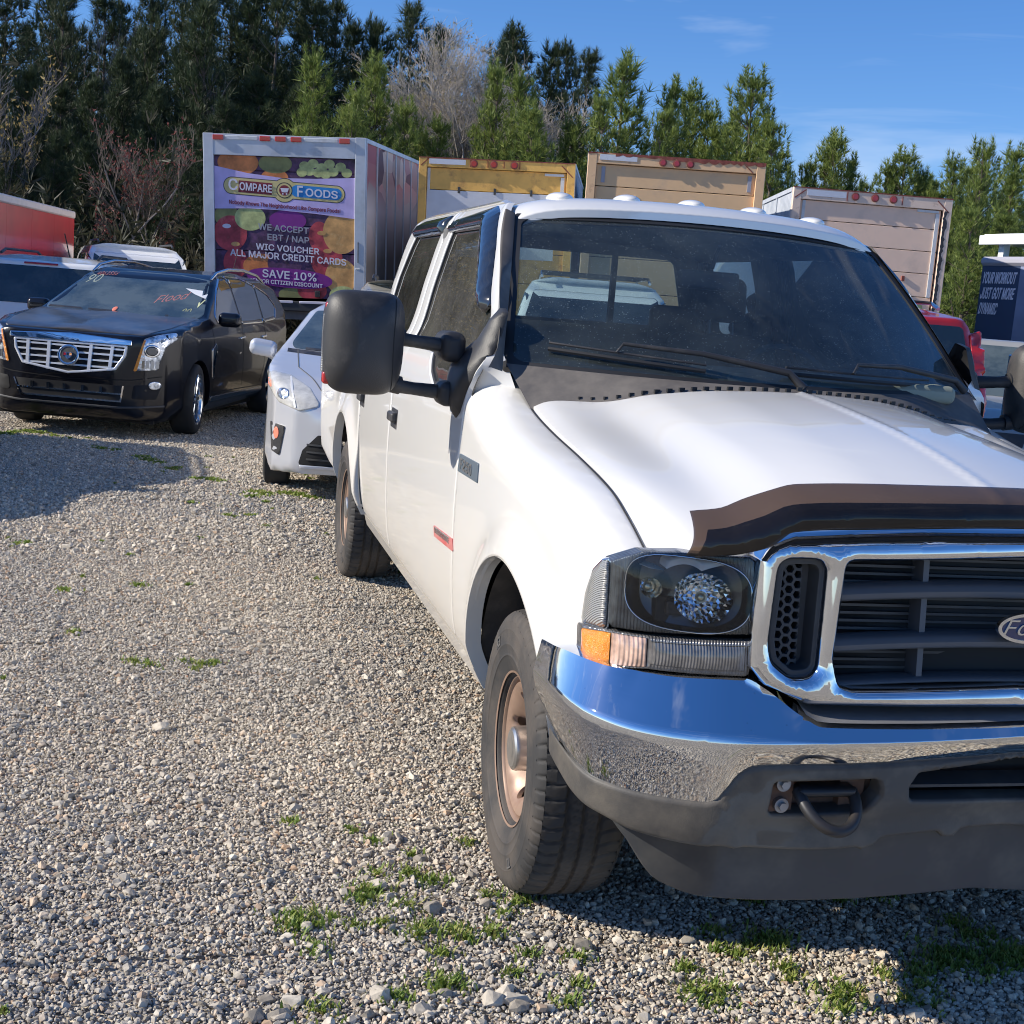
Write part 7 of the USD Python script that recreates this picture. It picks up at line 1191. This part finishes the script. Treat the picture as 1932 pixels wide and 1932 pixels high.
TREES = [('young_b', 1.68, 34.2, 7.59, 628, 36), ('young_a', 3.32, 34.84, 7.65, 735, 37), ('young_c', 2.46, 32.78, 6.5, 690, 35), ('young_a', 3.91, 33.45, 6.46, 785, 36), ('young_c', 6.78, 35.07, 8.02, 962, 38), ('young_b', 7.78, 34.79, 7.84, 1030, 38), ('young_c', 9.26, 33.27, 7.26, 1150, 37), ('open_top', 10.57, 35.28, 8.74, 1200, 39), ('young_b', 12.07, 35.86, 8.28, 1275, 40), ('young_a', 13.37, 37.65, 8.45, 1312, 42), ('young_c', 10.89, 33.88, 7.12, 1240, 38), ('young_a', 13.82, 33.34, 8.32, 1443, 38), ('young_c', 13.98, 32.03, 6.96, 1480, 37), ('young_b', 17.43, 36.44, 7.34, 1560, 42), ('young_a', 17.95, 36.31, 7.32, 1592, 42), ('young_b', 18.51, 36.08, 6.8, 1625, 42), ('young_b', 20.2, 37.77, 6.94, 1667, 44), ('young_a', 21.05, 37.6, 7.26, 1718, 44), ('young_b', 21.53, 37.41, 6.84, 1745, 44), ('young_b', 21.74, 35.3, 7.03, 1825, 42), ('young_a', 23.34, 36.99, 7.05, 1852, 44), ('open_top', 21.52, 33.32, 7.32, 1885, 40), ('young_b', 23.33, 34.85, 6.7, 1922, 42), ('young_c', 21.22, 35.26, 5.95, 1790, 42), ('young_c', 14.13, 36.21, 7.17, 1380, 41), ('young_a', 8.93, 34.3, 6.66, 1105, 38), ('young_c', 5.3, 34.1, 6.19, 870, 37), ('young_a', 1.23, 33.99, 5.61, 590, 36), ('young_c', 18.77, 29.44, 4.91, 1850, 36), ('young_a', 20.13, 30.14, 4.92, 1905, 37), ('young_a', 22.72, 32.85, 6.35, 1960, 40), ('young_a', 7.92, 33.53, 6.76, 1055, 37), ('young_b', 6.2, 36.07, 6.86, 905, 39), ('young_a', 13.93, 37.41, 7.83, 1345, 42), ('young_b', 14.67, 36.12, 7.45, 1415, 41), ('young_a', 16.48, 36.59, 6.81, 1500, 42), ('young_c', 17.52, 37.34, 6.56, 1535, 43), ('young_c', 20.26, 38.69, 6.32, 1640, 45), ('young_c', 21.3, 38.44, 6.4, 1700, 45), ('young_a', 22.88, 39.12, 6.59, 1760, 46), ('young_c', 23.2, 38.0, 6.64, 1810, 45), ('young_b', 24.9, 38.7, 7.12, 1875, 46), ('young_a', 26.44, 39.5, 8.05, 1930, 47), ('young_b', 4.77, 35.26, 6.1, 820, 38), ('young_c', 2.29, 34.9, 6.45, 660, 37), ('tall_a', 2.92, 45.99, 11.3, 640, 47), ('tall_b', 3.98, 46.66, 10.65, 690, 48), ('dense_dark', 4.81, 46.47, 10.81, 735, 48), ('tall_b', 6.21, 48.4, 12.01, 795, 50), ('tall_a', 7.01, 48.08, 11.25, 835, 50), ('tall_a', 10.38, 47.29, 11.62, 1010, 50), ('tall_b', 11.37, 46.92, 10.92, 1060, 50), ('tall_a', 12.13, 46.75, 11.04, 1100, 50), ('tall_b', 13.21, 48.57, 11.09, 1125, 52), ('dense_dark', 10.39, 49.35, 11.47, 985, 52), ('tall_a', -7.23, 41.06, 10.2, 30, 40), ('tall_b', -6.65, 45.19, 10.8, 95, 44), ('tall_a', -5.56, 42.85, 10.95, 150, 42), ('tall_b', -4.71, 46.75, 10.58, 215, 46), ('dense_dark', -3.05, 39.96, 9.91, 300, 40), ('tall_a', -3.91, 48.7, 10.95, 265, 48), ('tall_a', -2.35, 44.22, 11.49, 350, 44), ('tall_b', -1.5, 41.77, 10.62, 400, 42), ('tall_a', -0.5, 45.91, 11.91, 455, 46), ('dense_dark', 0.23, 43.46, 10.84, 500, 44), ('tall_b', 0.9, 42.3, 11.19, 545, 43), ('tall_a', 1.83, 45.22, 11.29, 585, 46), ('tall_b', 2.11, 42.92, 10.47, 610, 44), ('tall_b', -8.61, 43.47, 10.04, -40, 42), ('dense_dark', -7.19, 36.49, 7.89, -10, 36), ('dense_dark', -6.17, 36.02, 6.56, 60, 36), ('dense_dark', -5.44, 37.9, 6.47, 125, 38), ('dense_dark', -4.36, 35.53, 6.43, 190, 36), ('dense_dark', -3.64, 37.6, 7.36, 250, 38), ('dense_dark', -2.55, 35.08, 6.43, 320, 36), ('dense_dark', -1.65, 39.26, 7.83, 385, 40), ('dense_dark', -0.87, 34.61, 6.15, 440, 36), ('dense_dark', 0.03, 36.64, 7.21, 500, 38), ('dense_dark', 1.07, 38.48, 7.26, 560, 40), ('dense_dark', -1.21, 37.26, 9.04, 420, 38), ('dense_dark', -6.27, 32.62, 4.82, 20, 33), ('dense_dark', -5.24, 32.33, 4.65, 100, 33), ('dense_dark', -2.07, 31.59, 5.03, 350, 33), ('dense_dark', -4.29, 33.14, 4.69, 180, 34), ('dense_dark', -1.01, 32.31, 4.69, 430, 34), ('dense_dark', -3.66, 50.63, 10.39, 280, 50), ('dense_dark', -6.16, 51.23, 10.18, 150, 50), ('dense_dark', -8.14, 53.85, 10.38, 60, 52), ('dense_dark', 0.27, 51.8, 10.86, 480, 52), ('bare_big', 6.28, 37.64, 10.16, 905, 40), ('bare_big', 5.83, 38.71, 9.63, 862, 41), ('bare_big', 7.6, 39.39, 10.12, 960, 42), ('bare_thin', -6.64, 41.95, 10.15, 75, 41), ('bare_thin', -7.64, 43.24, 10.12, 20, 42), ('bare_thin', -5.62, 43.81, 10.33, 150, 43), ('bare_thin', -4.21, 42.28, 9.58, 230, 42), ('bare_thin', -0.91, 35.94, 7.86, 440, 37), ('red_bush', -3.08, 28.7, 4.93, 262, 30), ('red_bush', -2.7, 29.06, 4.54, 295, 30.5), ('gold_tree', -6.06, 32.88, 6.71, 42, 33)]
ORD = ['first', 'second', 'third', 'fourth', 'fifth', 'sixth', 'seventh', 'eighth', 'ninth', 'tenth', 'eleventh', 'twelfth', 'thirteenth', 'fourteenth', 'fifteenth', 'sixteenth', 'seventeenth', 'eighteenth', 'nineteenth', 'twentieth']
ZONES = [(383, 'behind the parked cars'), (740, 'above the grocery trailer'), (1090, 'above the yellow trailer'), (1432, 'above the tan trailer'), (1500, 'beside the tan trailer'), (1798, 'above the pinkish trailer'), (9999, 'right of the pinkish trailer')]
WORDS = {'young_a': 'bright green young pine', 'young_b': 'bright green young pine', 'young_c': 'bright green young pine', 'open_top': 'sparse pine with upright tips', 'tall_a': 'tall bare-trunked dark pine', 'tall_b': 'tall bare-trunked dark pine', 'dense_dark': 'dense dark pine', 'bare_big': 'large bare budding tree', 'bare_thin': 'slender bare grey tree', 'red_bush': 'small bare tree with reddish buds', 'gold_tree': 'slender tree with golden buds'}
NAMES = {'young_a': 'young_pine_tree', 'young_b': 'young_pine_tree', 'young_c': 'young_pine_tree', 'open_top': 'young_pine_tree', 'tall_a': 'tall_pine_tree', 'tall_b': 'tall_pine_tree', 'dense_dark': 'dark_pine_tree', 'bare_big': 'bare_tree', 'bare_thin': 'bare_tree', 'red_bush': 'budding_tree', 'gold_tree': 'budding_tree'}
def zone(px): return next(z for lim, z in ZONES if px < lim)
cells = {}
for t_ in TREES: cells.setdefault((WORDS[t_[0]], zone(t_[4])), []).append(t_)
tr_ = np.random.default_rng(77)
for t_ in sorted(TREES, key=lambda q: q[4]):
    kd, x, y, zt, px, d = t_; mates = sorted(cells[(WORDS[kd], zone(px))], key=lambda q: q[4]); k = mates.index(t_); lab = f'{WORDS[kd]} {zone(px)}'
    grp = {'young': 'young pines behind the trailers', 'open': 'young pines behind the trailers', 'tall': 'tall pines of the back row', 'dense': 'dense dark pines of the forest', 'bare': 'bare trees among the pines'}.get(kd.split('_')[0])
    if len(mates) > 1: lab += f', {ORD[k]} of {len(mates)} from left'
    src, H = KINDS[kd]; wd_ = tr_.uniform(0.8, 1.25)
    instance(src, NAMES[kd], lab, 'tree', (x - 0.03 * zt, y, -0.05), rz=float(tr_.uniform(0, 360)), group=grp, scale=tuple(float(zt / H) * q for q in (wd_, wd_, 1.0)), rx=float(tr_.normal(0, 1.5)), ry=float(tr_.normal(0.5, 1.5)))
# undergrowth between the trunks
def brush(n, x0, x1, y0, y1, h, seed):
    r = np.random.default_rng(seed); P = np.stack([r.uniform(x0, x1, n), r.uniform(y0, y1, n), np.abs(r.normal(0, .55, n)) * h], 1); D_ = r.normal(0, .6, (n, 3)) + [0, 0, .8]; D_ /= np.linalg.norm(D_, axis=1, keepdims=True); return tufts(P, D_, np.full(n, .42), r, n=7, w=.07)
tag(tone(part('/World', 'undergrowth', join([brush(9000, -22, 3, 26.5, 36, 2.6, 5), brush(5000, 2, 34, 33, 40, 2.0, 6)]), M['brownleaf'], smooth=False), 3), 'dark tangled undergrowth at the foot of the forest', 'undergrowth', None, 'stuff')
# ---------------------------------------------------------------- more parked vehicles and the far right
boxy_suv('white_suv', 'white sport utility vehicle seen from behind, beyond the black crossover', (-3.29, 15.89, 0), 171.0, M['white_car'], H=1.70, L=4.7)
part('/World/white_suv', 'aerial', tube([(-.3, 1.9, 1.70), (-.27, 2.05, 1.98)], .008, 5), M['black'])
boxy_suv('white_van', 'white van with a rounded roof behind the black crossover', (-2.78, 20.7, 0), 8.0, M['white_car'], H=2.02, L=4.9, Wd=.98, cat='van')
boxy_suv('grey_suv', 'grey roofed car between the silver hatchback and the grocery trailer', (1.10, 14.4, 0), -10.0, M['beige_paint'], H=1.74, L=4.4)
boxy_suv('silver_suv', 'silver sport utility vehicle with roof rack, seen through the pickup windscreen', (2.47, 10.83, 0), -14.0, M['white_car'], H=1.90, L=4.8, rack=True)
boxy_suv('red_suv', 'red sport utility vehicle with tall tail lamps right of the white pickup', (4.45, 9.25, 0), 171.0, M['red_paint'], H=1.84, L=4.5, tall_lamps=True, rack=True)
sedan('beige_sedan', 'pale beige sedan at the right edge behind the pickup mirror', (7.05, 10.3, 0), -30.0, M['beige_paint'], H=1.60)
boxy_suv('far_white_car', 'small distant white car left of the blue advertising container', (15.9, 25.5, 0), 60.0, M['white_car'], H=1.75, L=4.4)
boxy_suv('parked_wagon', 'car outside the left edge whose shadow falls on the gravel', (-5.45, 7.75, 0), 2.0, M['blue_grey'], H=1.78, L=4.6)
# red cargo trailer
A0, A1_ = np.array([-3.9, 22.2]), np.array([-4.54, 17.4]); dv = A1_ - A0; ln = 9.0; ang = math.degrees(math.atan2(dv[1], dv[0]))
rt = thing('red_cargo_trailer', 'glossy red cargo trailer with a pale roof rail at the left edge', 'trailer', (A0[0], A0[1], 0), rz=ang)
for k in range(6): part(rt, 'wall_panel', bx(k * ln / 6 + .003, (k + 1) * ln / 6 - .003, -.03, 0, .55, 2.42), M['t_red'])
part(rt, 'wall_back', bx(0.0, ln, -2.4, -2.37, .55, 2.42), M['t_red']); part(rt, 'end_wall', bx(-.025, -.001, -2.4, 0, .55, 2.42), M['t_red']); part(rt, 'end_wall', bx(ln + .001, ln + .025, -2.4, 0, .55, 2.42), M['t_red'])
part(rt, 'roof_rail', bx(-.03, ln, -2.42, .02, 2.425, 2.55, .02), simple('pale_rail', (0.70, 0.55, 0.46), 0.5, var=0.1)); part(rt, 'floor', bx(0, ln, -2.36, -.035, .5, .56), M['dark_plastic'])
for x in (3.6, 4.5):
    for y in (-.12, -2.28): part(rt, 'wheel', lathe([(.2, -.1), (.33, -.11), (.36, -.07), (.36, .07), (.33, .11), (.2, .1), (0, .04)], 24, 'y').apply_translation([x, y, .36]), M['tyre2'], smooth=40)
# blue advertising container
bc = thing('blue_container', 'dark blue advertising container with white slogan at the right edge', 'container', (11.88, 18.16, 0), rz=-82.0)
M['navy'] = simple('navy_panel', (0.025, 0.045, 0.10), 0.5, var=0.15, vscale=1.5); M['slate'] = simple('slate_print', (0.17, 0.20, 0.30), 0.5, var=0.35, vscale=1.2)
part(bc, 'front_panel', bx(0, .95, 0, .04, .3, 2.86), M['navy']); part(bc, 'picture_panel', bx(.955, 4.5, 0, .04, .3, 2.86), M['slate'])
part(bc, 'body', bx(.02, 4.48, .045, 2.4, .2, 2.84), M['navy']); part(bc, 'roof_rail', bx(-.04, 4.55, -.06, 2.45, 2.865, 3.02, .05), M['p_grey']); part(bc, 'base_skid', bx(0, 4.5, .0, 2.4, 0, .19), M['dark_plastic'])
for s_, z, w in (('YOUR WORKOUT', 2.56, .84), ('JUST GOT MORE', 2.29, .84), ('DYNAMIC', 2.02, .46)):
    T = text(s_, .19, .006, True); v = np.array(T.vertices); v[:, 0] *= w / v[:, 0].max(); v[:, 0] += .18 * v[:, 1]; part(bc, 'lettering', tm(S3(.03 + v[:, 0], -.002 - v[:, 2], z + v[:, 1]), T.faces), M['p_white'], smooth=False)
def flatfig(pts, m, y): part(bc, 'printed_figure', extr(Polygon(pts).buffer(.02).buffer(0), .004, 'y', y), m)
flatfig([(1.45, .7), (1.55, 1.25), (1.5, 1.6), (1.42, 1.95), (1.5, 2.05), (1.6, 1.75), (1.75, 1.5), (1.85, 1.2), (1.95, .7), (1.85, .7), (1.72, 1.15), (1.58, .7)], M['p_dark'], -.005)
part(bc, 'printed_figure', extr(ell(1.47, 2.1, .07, .09), .004, 'y', -.006), M['p_peach']); flatfig([(1.30, 1.2), (1.34, 2.5), (1.37, 2.5), (1.34, 1.2)], M['p_red'], -.0055)
# canopy building behind it
cb = thing('blue_building', 'low building with white canopy roof and blue wall behind the blue container', 'building', (14.9, 22.9, 0), rz=-82.0)
part(cb, 'wall', bx(1.0, 9, .42, 6, 0, 3.5), simple('blue_wall', (0.07, 0.22, 0.34), 0.6, var=0.1)); 
for k in range(26): part(cb, 'wall_rib', bx(1.05 + k * .3, 1.09 + k * .3, .39, .419, .0, 3.48), simple('blue_wall_rib', (0.06, 0.19, 0.30), 0.6) if k == 0 else '/World/Looks/blue_wall_rib')
part(cb, 'canopy_roof', bx(0, 9.2, -.1, 6.1, 3.60, 3.80, .02), M['white_car']); part(cb, 'gutter', bx(-.05, 9.2, -.16, -.102, 3.57, 3.77, .01), M['white_car'])
for x in (.3, 4.0, 8.0): part(cb, 'post', bx(x, x + .16, .1, .26, 0, 3.6), M['white_car'])
